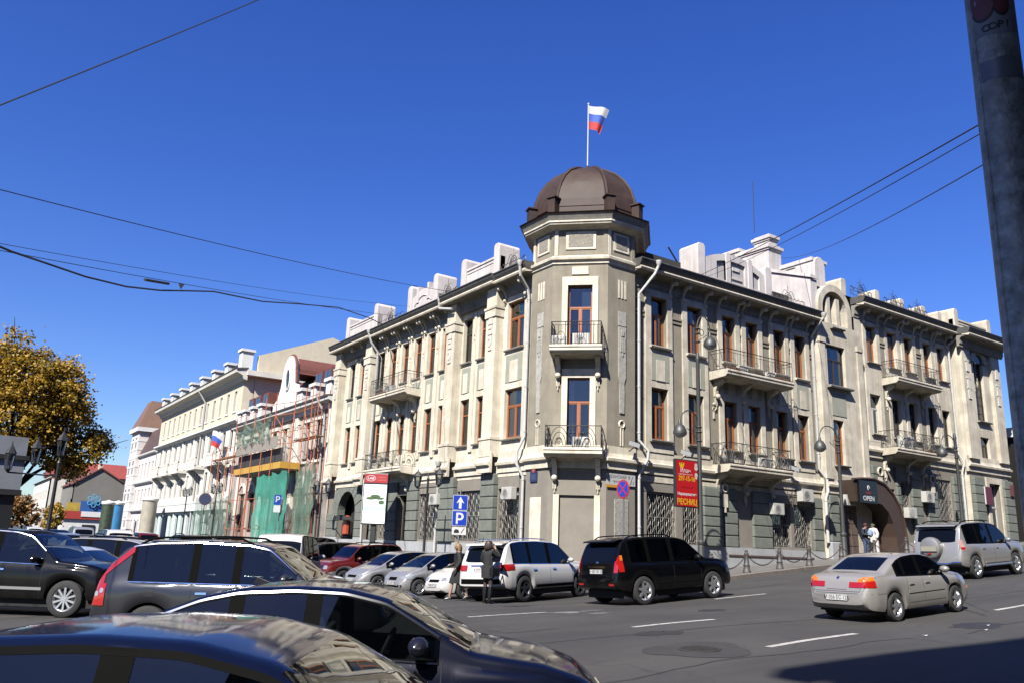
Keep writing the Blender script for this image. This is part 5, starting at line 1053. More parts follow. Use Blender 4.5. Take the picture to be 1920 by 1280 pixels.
        for i, (a, b) in enumerate(spec['side']):
            for sd in (1, -1):
                c = [(x, belt(x)+.001, top(x)-.05) for x in [lerp(a-.01, b+.03, j/14) for j in range(15)] if top(x)-belt(x) > .075]
                s.decal('side_window', sd, c, CARGL if i == 2 else CARGD, .0045, 5)
        # cabin
        zc = zr-1.46; xb = spec['side'][1][1]; xf = spec['side'][2][1]; wi = max(p[1] for p in spec['hw'])-.2; zbl = belt(xb); q = MB()
        for sy in (1, -1):
            yy = sy*wi*.52
            for xx, hh in ((xb-.12, zr-.42), (spec['side'][0][1]-.1, zr-.5)):
                q.prism([(xx-L/2-.22,.5),(xx-L/2-.08,.5),(xx-L/2-.2,hh),(xx-L/2-.3,hh)], 'y', yy-.23, yy+.23); q.prism([(xx-L/2-.29,hh+.03),(xx-L/2-.2,hh+.03),(xx-L/2-.22,hh+.2),(xx-L/2-.3,hh+.2)], 'y', yy-.13, yy+.13)
        s.parts.append(('seats', q.mesh('seats', SEAT, bevel=.02), None)); q = MB(); q.prism([(xf-L/2-.35,.55),(fx1-L/2+.02,.55),(fx1-L/2-.03,belt(fx1)-.02),(xf-L/2-.25,zbl-.02)], 'y', -wi+.02, wi-.02); s.parts.append(('dashboard', q.mesh('dashboard', DASH), None))
        q = MB(); q.tube([(xf-L/2-.46+.07*math.sin(t_), -wi*.52+.185*math.cos(t_), zbl+.0+.175*math.sin(t_)) for t_ in [i*math.pi/10 for i in range(20)]], .016, 6, closed=True); q.tube([(xf-L/2-.46,-wi*.52-.17,zbl), (xf-L/2-.44,-wi*.52,zbl-.02), (xf-L/2-.46,-wi*.52+.17,zbl)], .02, 6); s.parts.append(('steering_wheel', q.mesh('steering_wheel', DASH, smooth=True), None))
        if chrome:
            a, b = spec['side'][0][0]-.03, spec['side'][-1][1]+.02; k = 40
            for sd in (1, -1):
                s.decal('window_trim', sd, [(x, belt(x)+.0, belt(x)+.014) for x in [lerp(a, b, j/k) for j in range(k+1)] if top(x)-belt(x) > .16], CHROME, .0115, 1)
                s.decal('window_trim', sd, [(x, top(x)-.058, top(x)-.046) for x in [lerp(a, b, j/k) for j in range(k+1)] if top(x)-belt(x) > .16], CHROME, .0115, 1)
        x0, x1, y0, y1 = spec['front']; k = 12
        s.grid('windscreen', 'top', [[(lerp(x0, x1, i/14), lerp(-1, 1, j/12)*(s.yedge(lerp(x0, x1, i/14))-.03)) for j in range(13)] for i in range(15)], CARGS, .004)
        bk = spec['back']
        if bk[0] == 'top': s.sheet('rear_window', 'top', bk[1], bk[2], bk[3]*1.06, bk[3]*.95, TINT)
        else: s.decal('rear_window', 'rear', [(y, bk[2]+.03*(abs(y)/bk[1])**6, bk[3]-.05*(abs(y)/bk[1])**4) for y in [lerp(-bk[1], bk[1], j/12) for j in range(13)]], TINT, .006, 6)
        w = max(p[1] for p in spec['hw']); zb = belt(L*.5)
        if seams:
            for xx in [spec['side'][0][1]+.02, spec['side'][1][1]+.03, spec['side'][2][1]+.05]:
                for sd in (1, -1): s.decal('door_gap', sd, [(xx, .38, zb), (xx+.009, .38, zb)], SEAM, .0025, 8)
            for sd in (1, -1): s.decal('sill_gap', sd, [(x, .355, .364) for x in [lerp(spec['wb'][0]+.5, spec['wb'][1]-.5, j/8) for j in range(9)]], SEAM, .0025, 1)
        for xx in (spec['side'][1][0]+.05, spec['side'][2][0]+.06):
            for sd in (1, -1): s.decal('door_handle', sd, [(xx+q*.18/4, zb-.15, zb-.115) for q in range(5)], CHROME if chrome else col, .022, 1)
        if cladding:
            for sd in (1, -1): s.decal('door_moulding', sd, [(x, .56, .62) for x in [lerp(spec['wb'][0]+.5, spec['wb'][1]-.52, j/14) for j in range(15)]], cladding, .014, 2)
        if mirrors:
            for sd in (1, -1):
                q = MB(); xm = spec['side'][-1][1]-L/2-.12; q.ball((0,0,0), .1, 10, 6); q.v = [(a*.85, b*1.15, c*.78) for a, b, c in q.v]; q.box(-.02, .03, -.16*sd-.03, -.02*sd, -.07, -.03)
                s.parts.append(('mirror', q.mesh('mirror', col, smooth=True), (xm, sd*(w+.075), zb+.11)))
        if rails:
            for sd in (1, -1):
                q = MB(); a, b = spec['side'][0][0]+.05, spec['side'][-1][0]+.15; yy = spec['roofw']-.06
                q.tube([(x-L/2, sd*yy, top(x)+(.045 if 0 < j < 10 else -.02)) for j, x in enumerate([lerp(a, b, j/10) for j in range(11)])], .02, 6); s.parts.append(('roof_rail', q.mesh('roof_rail', rails, smooth=True), None))
        if spoiler:
            q = MB(); a = spec['back'][3]; q.prism([(-L/2+.2, s.top(.45)-.01), (-L/2+.16, s.top(.45)-.05), (-L/2+.5, s.top(.5)-.005), (-L/2+.5, s.top(.5)+.012)], 'y', -spec['roofw']+.03, spec['roofw']-.03); s.parts.append(('spoiler', q.mesh('spoiler', col), None))
        # wheels
        tm, rm, rm2 = wheel_meshes(spec['r'], .215, wheel)
        for xw in spec['wb']:
            for sd in (1, -1): s.parts.append(('wheel', tm, (xw-L/2, sd*(w-.125), spec['r']), 0 if sd > 0 else math.pi, rm2 if rimdark else rm))
    def cast(s, ax, a, b):
        if ax in (1, -1): o, d = Vector((a-s.L/2, 3*ax, b)), Vector((0,-ax,0))
        elif ax == 'rear': o, d = Vector((-s.L/2-2, a, b)), Vector((1,0,0))
        elif ax == 'nose': o, d = Vector((s.L/2+2, a, b)), Vector((-1,0,0))
        else: o, d = Vector((a-s.L/2, b, 4)), Vector((0,0,-1))
        h = s.bvh.ray_cast(o, d); return (h[0], h[1] if h[1].dot(d) < 0 else -h[1]) if h[0] else None
    def grid(s, name, ax, G, m, off):
        q = MB(); P = []; ok = True
        for row in G:
            r_ = []
            for a, b in row:
                h = s.cast(ax, a, b); 
                if h is None: return
                r_.append((h[0]+h[1]*off, h[0]-h[1]*.003))
            P.append(r_)
        nr, nc = len(P), len(P[0]); vs = [p[0] for r_ in P for p in r_]; q.add(vs, [(i*nc+j, i*nc+j+1, (i+1)*nc+j+1, (i+1)*nc+j) for i in range(nr-1) for j in range(nc-1)])
        if off > .0035:
            bd = [(0,j) for j in range(nc)]+[(i,nc-1) for i in range(1,nr)]+[(nr-1,j) for j in range(nc-2,-1,-1)]+[(i,0) for i in range(nr-2,0,-1)]
            k = len(bd); q.add([P[i][j][0] for i, j in bd]+[P[i][j][1] for i, j in bd], [(e, (e+1)%k, k+(e+1)%k, k+e) for e in range(k)])
        s.parts.append((name, q.mesh(name, m, smooth=True, ang=50), None))
    def decal(s, name, ax, cols, m, off, rows):
        if len(cols) < 2: return
        s.grid(name, ax, [[(c, lerp(lo, hi, i/rows)) for i in range(rows+1)] for c, lo, hi in cols], m, off)
    def sheet(s, name, ax, x0, x1, y0, y1, m, k=10):
        s.grid(name, ax, [[(lerp(x0, x1, i/k), lerp(-1, 1, j/k)*lerp(y0, y1, i/k)) for j in range(k+1)] for i in range(k+1)], m, .004)
    def ellipse(s, name, ax, ca, cb, ra, rb, m, off, shear=0, n=9):
        s.decal(name, ax, [(ca+ra*q, cb+shear*ra*q-rb*math.sqrt(max(.02, 1-q*q)), cb+shear*ra*q+rb*math.sqrt(max(.02, 1-q*q))) for q in [lerp(-.99, .99, i/n) for i in range(n+1)]], m, off, 4)
    def rect(s, name, ax, a0, a1, b0, b1, m, off, n=4, rows=3): s.decal(name, ax, [(lerp(a0, a1, i/n), b0, b1) for i in range(n+1)], m, off, rows)
    def place(s, name, x, y, head, label, cat, group=None, z=None, col=None, pitch=True):
        z = gz(x, y) if z is None else z
        o = empty(name, (x, y, z), 0, label, cat, group); h = R(head); e = 1.3
        zf, zb_ = gz(x+e*math.cos(h), y+e*math.sin(h)), gz(x-e*math.cos(h), y-e*math.sin(h)); zl, zr_ = gz(x-.8*math.sin(h), y+.8*math.cos(h)), gz(x+.8*math.sin(h), y-.8*math.cos(h))
        if pitch: o.rotation_euler = (math.atan((zl-zr_)/1.6), -math.atan((zf-zb_)/(2*e)), h); o.location.z = (zf+zb_)/2
        else: o.rotation_euler = (0,0,h)
        b = child('body', s.body, o)
        if col:
            b.material_slots[0].link = 'OBJECT'; b.material_slots[0].material = col
        own = s.body.materials[0]
        for p in s.parts:
            c = child(p[0], p[1], o, p[2] or (0,0,0), p[3] if len(p) > 3 else 0)
            if len(p) > 4: child('rim', p[4], c)
            if col and p[1].materials[0] == own: c.material_slots[0].link = 'OBJECT'; c.material_slots[0].material = col
        return o
def text_mesh(txt, size, m, ex=.002, align='CENTER', bold=False, sx=1):
    cu = bpy.data.curves.new('lettering', 'FONT'); cu.body = txt; cu.size = size; cu.extrude = ex; cu.align_x = align; cu.align_y = 'CENTER'; cu.resolution_u = 3
    if bold: cu.offset = size*.018
    o = bpy.data.objects.new('tmp', cu); COL.objects.link(o); dg = bpy.context.evaluated_depsgraph_get(); dg.update(); me = bpy.data.meshes.new_from_object(o.evaluated_get(dg)); bpy.data.objects.remove(o)
    me.name = 'lettering'; me.materials.clear(); me.materials.append(m)
    me.transform(Matrix.Diagonal((sx, 1, 1, 1))); return me
def plate(car_obj, car, end, z, txt, y=0):
    """number plate with characters; end 'rear' or 'nose'"""
    h = car.cast(end, y, z); sg = -1 if end == 'rear' else 1; x = h[0].x+sg*.012
    q = MB(); q.box(-.008, .008, -.26, .26, -.056, .056); o = child('number_plate', q.mesh('number_plate', PLATE), car_obj, (x, y, z))
    t = text_mesh(txt, .115, PLINK, .001, sx=.88); t.transform(Matrix.Rotation(R(90), 4, 'X')); t.transform(Matrix.Rotation(R(90 if sg > 0 else -90), 4, 'Z')); child('lettering', t, o, (sg*.0095, 0, 0))
def slats(car, name, ax, a0, a1, b0, b1, n, m, off=.012):
    for k in range(n): b = lerp(b0, b1, (k+.5)/n); car.rect(name, ax, a0, a1, b-.012, b+.012, m, off, 8, 1)

NAVY = paint('navy_black', (.004,.006,.02), .1, .4, .75); BLACK = paint('black', (.002,.002,.0025), .0, .5, .55); GRAPH = paint('graphite', (.035,.037,.045), .5, .3); PEARL = paint('pearl_white', (.72,.71,.69), .0, .3); SILVER = paint('silver', (.42,.42,.43), .65, .3); WARM = paint('warm_silver', (.44,.42,.40), .55, .3); RED = paint('dark_red', (.16,.018,.012), .25, .3); STEELB = paint('steel_blue', (.12,.14,.19), .5, .3); BEIGE = paint('pale_grey', (.5,.5,.49), .4, .3); DBLUE = paint('deep_blue', (.012,.018,.07), .4, .3)
# --- foreground saloons
c1 = Car(SALOON, NAVY, 'ten', step=.03)
c1.ellipse('headlamp', -1, 4.42, .70, .24, .07, HEADL, .01, .05); c1.ellipse('headlamp', 1, 4.42, .70, .24, .07, HEADL, .01, .05)
for sd in (1, -1): c1.rect('tail_lamp', sd, .06, .45, .74, .9, REDL, .01)
c1.rect('grille', 'nose', -.38, .38, .52, .66, TRIM, .012)
for k in (-1, 1):    # wipers
    q = MB(); q.tube([(3.62-4.85/2, .1*k+.1, c1.top(3.62)+.02), (3.35-4.85/2, .1*k+.55, c1.top(3.35)+.012)], .009, 5); c1.parts.append(('wiper', q.mesh('wiper', TRIM), None))
def cabin(c, col, wheel_y, x0=2.0):
    """steering wheel and seat tops are hidden behind dark glass, so only the aerial shows"""
    q = MB(); q.prism([(-.09,0),(.09,0),(-.07,.055)], 'y', -.012, .012); c.parts.append(('aerial_fin', q.mesh('aerial_fin', col), (1.75-c.L/2, 0, c.top(1.75)-.005)))
c2 = Car(derive(SALOON, 4.87, 1.8, 1.47, (1.06,3.92), .335), NAVY, 'ten', chrome=True, step=.03)
c2.ellipse('headlamp', -1, 4.40, .70, .26, .065, HEADL, .01, -.05); c2.ellipse('headlamp', 1, 4.40, .70, .26, .065, HEADL, .01, -.05); cabin(c2, NAVY, -.36)
for sd in (1, -1): c2.rect('tail_lamp', sd, .06, .45, .76, .9, REDL, .01)
c2.rect('grille', 'nose', -.4, .4, .5, .66, CHROME, .012); slats(c2, 'grille_bar', 'nose', -.36, .36, .51, .65, 4, TRIM, .018)
q = MB(); q.prism([(0,0),(.4,-.012),(.4,.012),(0,.03)], 'y', -.9, -.86)
c1.place('saloon_car', -21.35, -24.05, -34, 'very dark navy saloon nearest the camera, cut off by the lower edge', 'car')
c2.place('saloon_car', -19.35, -20.97, -34, 'dark navy saloon with chrome window line just behind the nearest car', 'car')
# --- graphite estate SUV with tall red lamps
XC = derive(SUV, 4.8, 1.9, 1.76, (.97,3.83), .36, side=[(.62,1.62),(1.68,2.32),(2.38,3.3)])
XC['top'] = [(0,.6),(.02,.85),(.08,1.08),(.2,1.3),(.45,1.62),(.62,1.70),(1.0,1.745),(1.7,1.76),(2.5,1.72),(2.85,1.65),(3.5,1.13),(4.2,1.02),(4.58,.9),(4.74,.7),(4.8,.5)]
x = Car(XC, GRAPH, 'six', chrome=True, rails=TRIM, lower=None, step=.04)
for sd in (1, -1):
    x.decal('tail_lamp', sd, [(lerp(.05,.62,i/10), interp(lerp(.05,.62,i/10),[.05,.12,.2,.62],[.72,.86,1.18,1.55]) if i > 2 else .72, min(x.top(lerp(.05,.62,i/10))-.03, interp(lerp(.05,.62,i/10),[.05,.2,.3,.62],[1.0,1.24,1.38,1.66]))) for i in range(11)], REDL, .012, 5)
    x.decal('tail_lamp', sd, [(a, .72, min(1.06, x.top(a)-.02)) for a in (.03,.08,.14,.2,.26)], REDL, .014, 4)
    x.decal('tail_lamp', 'rear', [(sd*y, .74, 1.06) for y in (.66,.72,.78,.84)], REDL, .012, 4)
    x.decal('tail_lamp', 'rear', [(sd*y, 1.08, 1.56) for y in (.60,.65,.70)], REDL, .012, 8)
    x.decal('rear_reflector', 'rear', [(sd*y, .54, .62) for y in (.5,.6,.7,.78)], REDL, .01, 2); x.decal('fuel_flap', sd, [(a, .86, 1.0) for a in (.9,.98,1.06)], GRAPH, .004, 2) if sd < 0 else None
    x.decal('bumper_cover', sd, [(a, .45, .64) for a in (.04,.12,.22,.32,.42)], TRIM, .006, 3)
    for a, z_ in ((.12,.9),(.2,.95)): x.ellipse('lamp_reflector', sd, a, z_, .035, .04, HEADL, .018)
x.rect('bumper_cover', 'rear', -.78, .78, .50, .66, TRIM, .008, 10)
xo = x.place('estate_suv', -17.7, -13.46, -34, 'graphite SUV with tall red tail lamps and chrome window frame', 'car'); plate(xo, x, 'rear', .86, 'С 417 КМ 25')
# --- black four-wheel drives
b = Car(SUV, BLACK, 'six', rails=BLACK, cladding=BLACK, step=.045, spoiler=True)
for sd in (1, -1):
    b.decal('tail_lamp', sd, [(a, .92, min(1.36, b.top(a)-.03)) for a in (.12,.16,.2,.24,.28)], REDL, .014, 5); b.decal('tail_lamp', 'rear', [(sd*y, .9, 1.2) for y in (.74,.79,.84)], REDL, .014, 5)
    b.decal('turn_lamp', sd, [(a, 1.22, min(1.36, b.top(a)-.03)) for a in (.2,.24,.28)], ORNG, .018, 3)
    b.decal('headlamp', sd, [(lerp(4.28,4.66,i/6), .82, .96) for i in range(7)], HEADL, .012, 3); b.decal('rear_reflector', 'rear', [(sd*y, .56, .61) for y in (.55,.65,.75)], REDL, .01, 1)
b.rect('number_plate_trim', 'rear', -.36, .36, 1.02, 1.07, CHROME, .02); b.ellipse('badge', 'rear', 0, 1.16, .06, .04, CHROME, .012)
bo = b.place('off_road_car', -4.5, -9.8, 0, 'black off-road car with roof rails driving behind the white one', 'car'); plate(bo, b, 'rear', .93, 'Н 287 НК 25')
b2 = Car(derive(SUV, 4.9, 1.94, 1.86, (1.05,3.9), .39), BLACK, 'ten', chrome=True, cladding=CHROME, step=.045)
for sd in (1, -1): b2.decal('headlamp', sd, [(lerp(4.4,4.76,i/6), .84, 1.0) for i in range(7)], HEADL, .012, 3)
b2.place('off_road_car', -20.55, -5.6, -34, 'black off-road car with multi-spoke wheel at the left edge', 'car')
# --- white luxury SUV
wsp = derive(SUV, 5.1, 1.93, 1.83, (1.0,4.07), .39, side=[(.5,1.3),(1.36,2.3),(2.4,3.5)])
wc = Car(wsp, PEARL, 'five', rimdark=True, rails=CHROME, chrome=True, step=.045, spoiler=True)
for sd in (1, -1):
    wc.decal('tail_lamp', sd, [(a, .93+.1*(a-.08), min(1.12, wc.top(a)-.03)) for a in (.1,.18,.28,.4,.5)], REDL, .014, 4); wc.decal('tail_lamp', 'rear', [(sd*y, .93, 1.1) for y in (.55,.65,.75,.82)], REDL, .014, 4); wc.decal('headlamp', sd, [(lerp(4.55,4.95,i/6), .82, 1.0) for i in range(7)], HEADL, .012, 3)
    wc.decal('sill_board', sd, [(a, .44, .5) for a in [lerp(1.55,3.55,i/8) for i in range(9)]], TRIM, .05, 2)
wc.rect('bumper_cover', 'rear', -.75, .75, .56, .7, TRIM, .01, 8); wc.rect('tailgate_trim', 'rear', -.4, .4, 1.07, 1.1, CHROME, .02)
wo_ = wc.place('luxury_suv', -6.25, -5.75, 18, 'large white luxury SUV with black wheels behind the woman on the phone', 'car'); plate(wo_, wc, 'rear', .96, 'Х 777 ОР 25')
# --- warm silver saloon driving right
ss = derive(SALOON, 4.3, 1.69, 1.39, (.92,3.385), .3, side=[(1.1,1.38),(1.42,2.0),(2.05,2.95)])
sc = Car(ss, WARM, 'five', cladding=WARM, step=.035)
for sd in (1, -1):
    sc.decal('tail_lamp', sd, [(a, .74, min(.9, sc.top(a)-.02)) for a in (.06,.12,.2,.28)], REDL, .012, 4); sc.decal('tail_lamp', 'rear', [(sd*y, .74, .85) for y in (.3,.4,.5,.6,.68)], REDL, .012, 3); sc.decal('turn_lamp', sd, [(a, .87, min(.95, sc.top(a)-.015)) for a in (.1,.16,.22,.28)], ORNG, .016, 2); sc.decal('turn_lamp', 'rear', [(sd*y, .85, .92) for y in (.5,.6,.68)], ORNG, .012, 2)
    sc.decal('mud_flap', sd, [(.62,.2,.34),(.66,.2,.34)], WARM, .02, 1)
    sc.decal('headlamp', sd, [(lerp(3.9,4.15,i/5), .64, .76) for i in range(6)], HEADL, .012, 3); sc.decal('turn_lamp', sd, [(lerp(4.0,4.2,i/5), .5, .56) for i in range(6)], ORNG, .012, 1)
sc.rect('boot_gap', 'rear', -.56, .56, .655, .663, SEAM, .003, 10, 1); sc.rect('bumper_gap', 'rear', -.62, .62, .615, .622, SEAM, .003, 10, 1); sc.ellipse('badge', 'rear', 0, .93, .035, .025, CHROME, .006)
for sd in (1, -1): sc.rect('boot_gap', 'rear', sd*.56, sd*.568, .66, .92, SEAM, .003, 1, 6); sc.decal('bumper_gap', sd, [(a, .60, .607) for a in (.06,.15,.3,.45,.58)], SEAM, .003, 1)
sc.rect('plate_recess', 'rear', -.24, .24, .70, .86, WARM, .012)
so_ = sc.place('saloon_car', -3.85, -16.8, 0, 'warm silver saloon with orange and red tail lamps driving right', 'car'); plate(so_, sc, 'rear', .53, 'М 056 ЕС 125')
# --- silver off-roader with spare wheel
ps = derive(SUV, 4.65, 1.87, 1.88, (.86,3.64), .385, side=[(.45,1.2),(1.27,2.1),(2.18,3.12)])
pc = Car(ps, SILVER, 'six', rails=TRIM, lower=WARM, step=.045, spoiler=True)
for sd in (1, -1):
    pc.decal('tail_lamp', sd, [(a, .95, min(1.3, pc.top(a)-.03)) for a in (.1,.15,.2,.25)], mat('lamp_pink', (.6,.35,.33), .12, coat=1), .014, 5); pc.decal('tail_lamp', sd, [(a, .98, 1.06) for a in (.1,.15,.2,.25)], REDL, .018, 2); pc.decal('arch_flare', sd, [(lerp(1.42,3.1,i/8), .5, .56) for i in range(9)], WARM, .03, 1)
q = MB(); prof = [(.02,-.30),(.26,-.30),(.335,-.26),(.36,-.2),(.36,-.06),(.34,0)]; n = 28; q.add([(y, r_*math.cos(2*math.pi*k/n), r_*math.sin(2*math.pi*k/n)) for r_, y in prof for k in range(n)], [(i*n+k, i*n+(k+1)%n, (i+1)*n+(k+1)%n, (i+1)*n+k) for i in range(len(prof)-1) for k in range(n)])
pc.parts.append(('spare_wheel_cover', q.mesh('spare_wheel_cover', SILVER, smooth=True), (-4.65/2+.08, .1, 1.05)))
q = MB(); q.box(-.02, .02, -.27, .27, -.08, .08); pc.parts.append(('plate_holder', q.mesh('plate_holder', mat('plate_dusty', (.4,.38,.3), .6)), (-4.65/2-.24, .1, 1.02))); q = MB(); q.box(-.02,.02,-.06,.06,-.02,.02); pc.parts.append(('spare_lamp', q.mesh('spare_lamp', REDL), (-4.65/2-.235, .1, .86)))
q = MB(); q.tube([(-4.65/2-.06, y, .52+.05*(abs(y) > .5)) for y in (-.85,-.6,-.4,0,.4,.6,.85)], .035, 8); pc.parts.append(('rear_bar', q.mesh('rear_bar', CHROME, smooth=True), None))
for sd in (1,-1): q = MB(); q.tube([(x_-4.65/2, sd*.95, .42) for x_ in (1.4,1.6,3.0,3.15)], .04, 8); pc.parts.append(('side_step', q.mesh('side_step', ALLOY, smooth=True), None))
pc.place('off_road_car', 8.3, -12.5, 0, 'silver off-road car with covered spare wheel on its tailgate', 'car')
# --- row parked in front of the left facade, noses out
hc = Car(HATCH, SILVER, 'seven', step=.04)
for sd in (1, -1):
    hc.decal('headlamp', sd, [(lerp(3.12,3.55,i/8), lerp(.62,.58,i/8), min(lerp(.80,.68,i/8), hc.top(lerp(3.12,3.55,i/8))-.04)) for i in range(9)], HEADL, .012, 4); hc.decal('headlamp', 'nose', [(sd*y, .60, .70) for y in (.42,.5,.58,.66)], HEADL, .012, 3); hc.decal('fog_recess', 'nose', [(sd*y, .32, .40) for y in (.42,.5,.6)], TRIM, .008, 2)
    hc.decal('tail_lamp', sd, [(a, .85, min(1.1, hc.top(a)-.03)) for a in (.08,.14,.2)], REDL, .012, 3)
hc.rect('grille', 'nose', -.24, .24, .56, .66, TRIM, .012); hc.rect('lower_grille', 'nose', -.4, .4, .30, .38, TRIM, .012)
HD = 186
o = hc.place('hatchback', -6.55, .15, HD, 'small silver hatchback parked nose out, nearest of the silver pair', 'car', 'cars parked nose out before the left facade'); plate(o, hc, 'nose', .46, 'К 552 ЕМ 25')
h2 = Car(derive(HATCH, 4.0, 1.7, 1.5, (.68,3.23), .3), SILVER, 'five', step=.05, seams=False)
for sd in (1, -1): h2.decal('headlamp', sd, [(lerp(3.35,3.8,i/8), lerp(.60,.56,i/8), lerp(.76,.66,i/8)) for i in range(9)], HEADL, .012, 4); h2.decal('headlamp', 'nose', [(sd*y, .58, .68) for y in (.42,.52,.62)], HEADL, .012, 3)
h2.rect('grille', 'nose', -.3, .3, .54, .62, TRIM, .012)
o = h2.place('hatchback', -6.9, 2.75, HD, 'silver hatchback parked between another silver one and the red SUV', 'car', 'cars parked nose out before the left facade'); plate(o, h2, 'nose', .44, 'Т 318 АО 25')
o = h2.place('hatchback', -6.55, -3.3, HD-4, 'white hatchback with dark grille partly behind the blonde woman', 'car', 'cars parked nose out before the left facade', col=PEARL); plate(o, h2, 'nose', .44, 'У 890 ВТ 25')
rs = derive(SUV, 3.95, 1.7, 1.72, (.62,3.1), .34, side=[(.4,.95),(1.0,1.7),(1.78,2.6)])
rc = Car(rs, RED, 'five', rails=TRIM, lower=SILVER, step=.05, seams=False)
for sd in (1, -1): rc.decal('headlamp', sd, [(lerp(3.52,3.84,i/6), .74, .9) for i in range(7)], HEADL, .012, 3); rc.decal('headlamp', 'nose', [(sd*y, .72, .86) for y in (.46,.54,.62,.68)], HEADL, .012, 3); rc.ellipse('fog_lamp', 'nose', sd*.5, .5, .08, .05, HEADL, .012)
rc.rect('grille', 'nose', -.4, .4, .70, .86, CHROME, .012); slats(rc, 'grille_bar', 'nose', -.38, .38, .71, .85, 4, TRIM, .018); rc.rect('bumper', 'nose', -.66, .66, .44, .62, SILVER, .02, 8)
o = rc.place('compact_suv', -7.2, 5.6, HD, 'dark red compact SUV with silver lower body and bumper', 'car', 'cars parked nose out before the left facade'); plate(o, rc, 'nose', .53, 'О 604 КР 25')
ds = Car(derive(SUV, 4.5, 1.82, 1.68, (.85,3.5), .36), BLACK, 'five', step=.06, seams=False)
for sd in (1, -1): ds.decal('headlamp', sd, [(lerp(4.0,4.38,i/6), .74, .9) for i in range(7)], HEADL, .012, 3); ds.decal('headlamp', 'nose', [(sd*y, .72, .86) for y in (.46,.54,.62)], HEADL, .012, 3)
ds.rect('grille', 'nose', -.4, .4, .62, .78, CHROME, .012)
ds.place('dark_suv', -7.6, 8.9, HD, 'black SUV with bright headlamp parked beside the red one', 'car', 'cars parked nose out before the left facade')
MINI = dict(derive(SUV, 4.8, 1.78, 1.85, (.95,3.75), .33)); MINI['top'] = [(0,.6),(.02,.9),(.06,1.1),(.2,1.6),(.35,1.76),(.8,1.83),(1.8,1.85),(2.7,1.80),(3.1,1.68),(4.1,1.06),(4.5,.92),(4.7,.74),(4.8,.5)]; MINI['side'] = [(.4,1.35),(1.42,2.35),(2.45,3.6)]; MINI['front'] = (3.12,4.05,.62,.74)
mv = Car(MINI, DBLUE, 'seven', step=.06, seams=False)
for sd in (1, -1): mv.decal('headlamp', sd, [(lerp(4.2,4.62,i/6), .72, .86) for i in range(7)], HEADL, .012, 3)
mv.rect('grille', 'nose', -.4, .4, .58, .72, CHROME, .012)
mv.place('minivan', -7.9, 12.3, HD, 'dark blue-black minivan at the far end of the nose-out row', 'car', 'cars parked nose out before the left facade')
# --- cars filling the street to the left
VAN = dict(derive(SUV, 4.3, 1.68, 1.98, (.7,3.3), .31)); VAN['top'] = [(0,.6),(.02,.95),(.05,1.2),(.12,1.75),(.25,1.92),(.7,1.97),(2.4,1.98),(3.0,1.93),(3.3,1.82),(3.95,1.12),(4.15,.98),(4.27,.8),(4.3,.5)]; VAN['side'] = [(.3,1.2),(1.28,2.1),(2.2,3.2)]; VAN['front'] = (3.3,3.9,.6,.72); VAN['back'] = ('rear',.66,1.2,1.74)
vn = Car(VAN, PEARL, 'five', step=.06, seams=False)
for sd in (1, -1): vn.decal('tail_lamp', 'rear', [(sd*y, .8, 1.1) for y in (.66,.72,.78)], REDL, .012, 3)
vn.place('white_van', -12.6, -.9, 60, 'white van with dark rear window beyond the graphite SUV', 'van')
G = 'cars standing in the street on the left'
sed = Car(SALOON, SILVER, 'five', step=.08, seams=False); suvf = Car(derive(SUV, 4.5, 1.8, 1.68, (.85,3.5), .35), GRAPH, 'five', step=.08, seams=False, rails=TRIM)
for c in (sed, suvf):
    for sd in (1, -1): c.decal('tail_lamp', 'rear', [(sd*y, .78, .95) for y in (.55,.64,.72)], REDL, .012, 3)
hb = h2
far = [(suvf,-17.3,-.5,-34,BEIGE,'pale grey crossover seen over the black bonnet, tail to the right','crossover'),
 (sed,-19.3,-3.0,-34,PEARL,'white saloon just behind the black off-road car at left','saloon_car'),
 (sed,-15.9,-7.6,-34,DBLUE,'dark blue saloon behind the bonnet of the graphite SUV','saloon_car'),
 (hb,-19.0,6.3,80,WARM,'greyish hatchback, roof showing behind the white saloon','hatchback'),
 (suvf,-16.6,8.8,95,GRAPH,'dark grey SUV in the middle of the crowded street','crossover'),
 (sed,-14.2,13.0,92,BLACK,'black saloon left of the scaffolded house','saloon_car'),
 (suvf,-11.4,18.2,92,BLACK,'black SUV with lit roof edge before the green netting','crossover'),
 (sed,-8.4,23.5,182,STEELB,'steel-blue saloon parked before the scaffolded house','saloon_car'),
 (hb,-8.2,27.5,182,SILVER,'silver hatchback parked by the scaffold foot','hatchback'),
 (sed,-16.8,22,95,SILVER,'silver saloon farther up the street','saloon_car'),
 (suvf,-13.4,28,92,PEARL,'white SUV farther up the street','crossover'),
 (hb,-10.2,36,92,RED,'red hatchback far up the street','hatchback'),
 (sed,-15.6,38,95,BLACK,'black saloon far up the street','saloon_car'),
 (suvf,-12.5,50,92,SILVER,'silver SUV far up the street near the advertising columns','crossover'),
 (sed,-9.4,56,92,GRAPH,'dark grey saloon far up the street near the pale balconies','saloon_car'),
 (hb,-15.0,62,95,PEARL,'white hatchback farthest up the street','hatchback')]
for c, X, Y, hd, col, lab, nm in far: c.place(nm, X, Y, hd, lab, 'car', G, col=col)
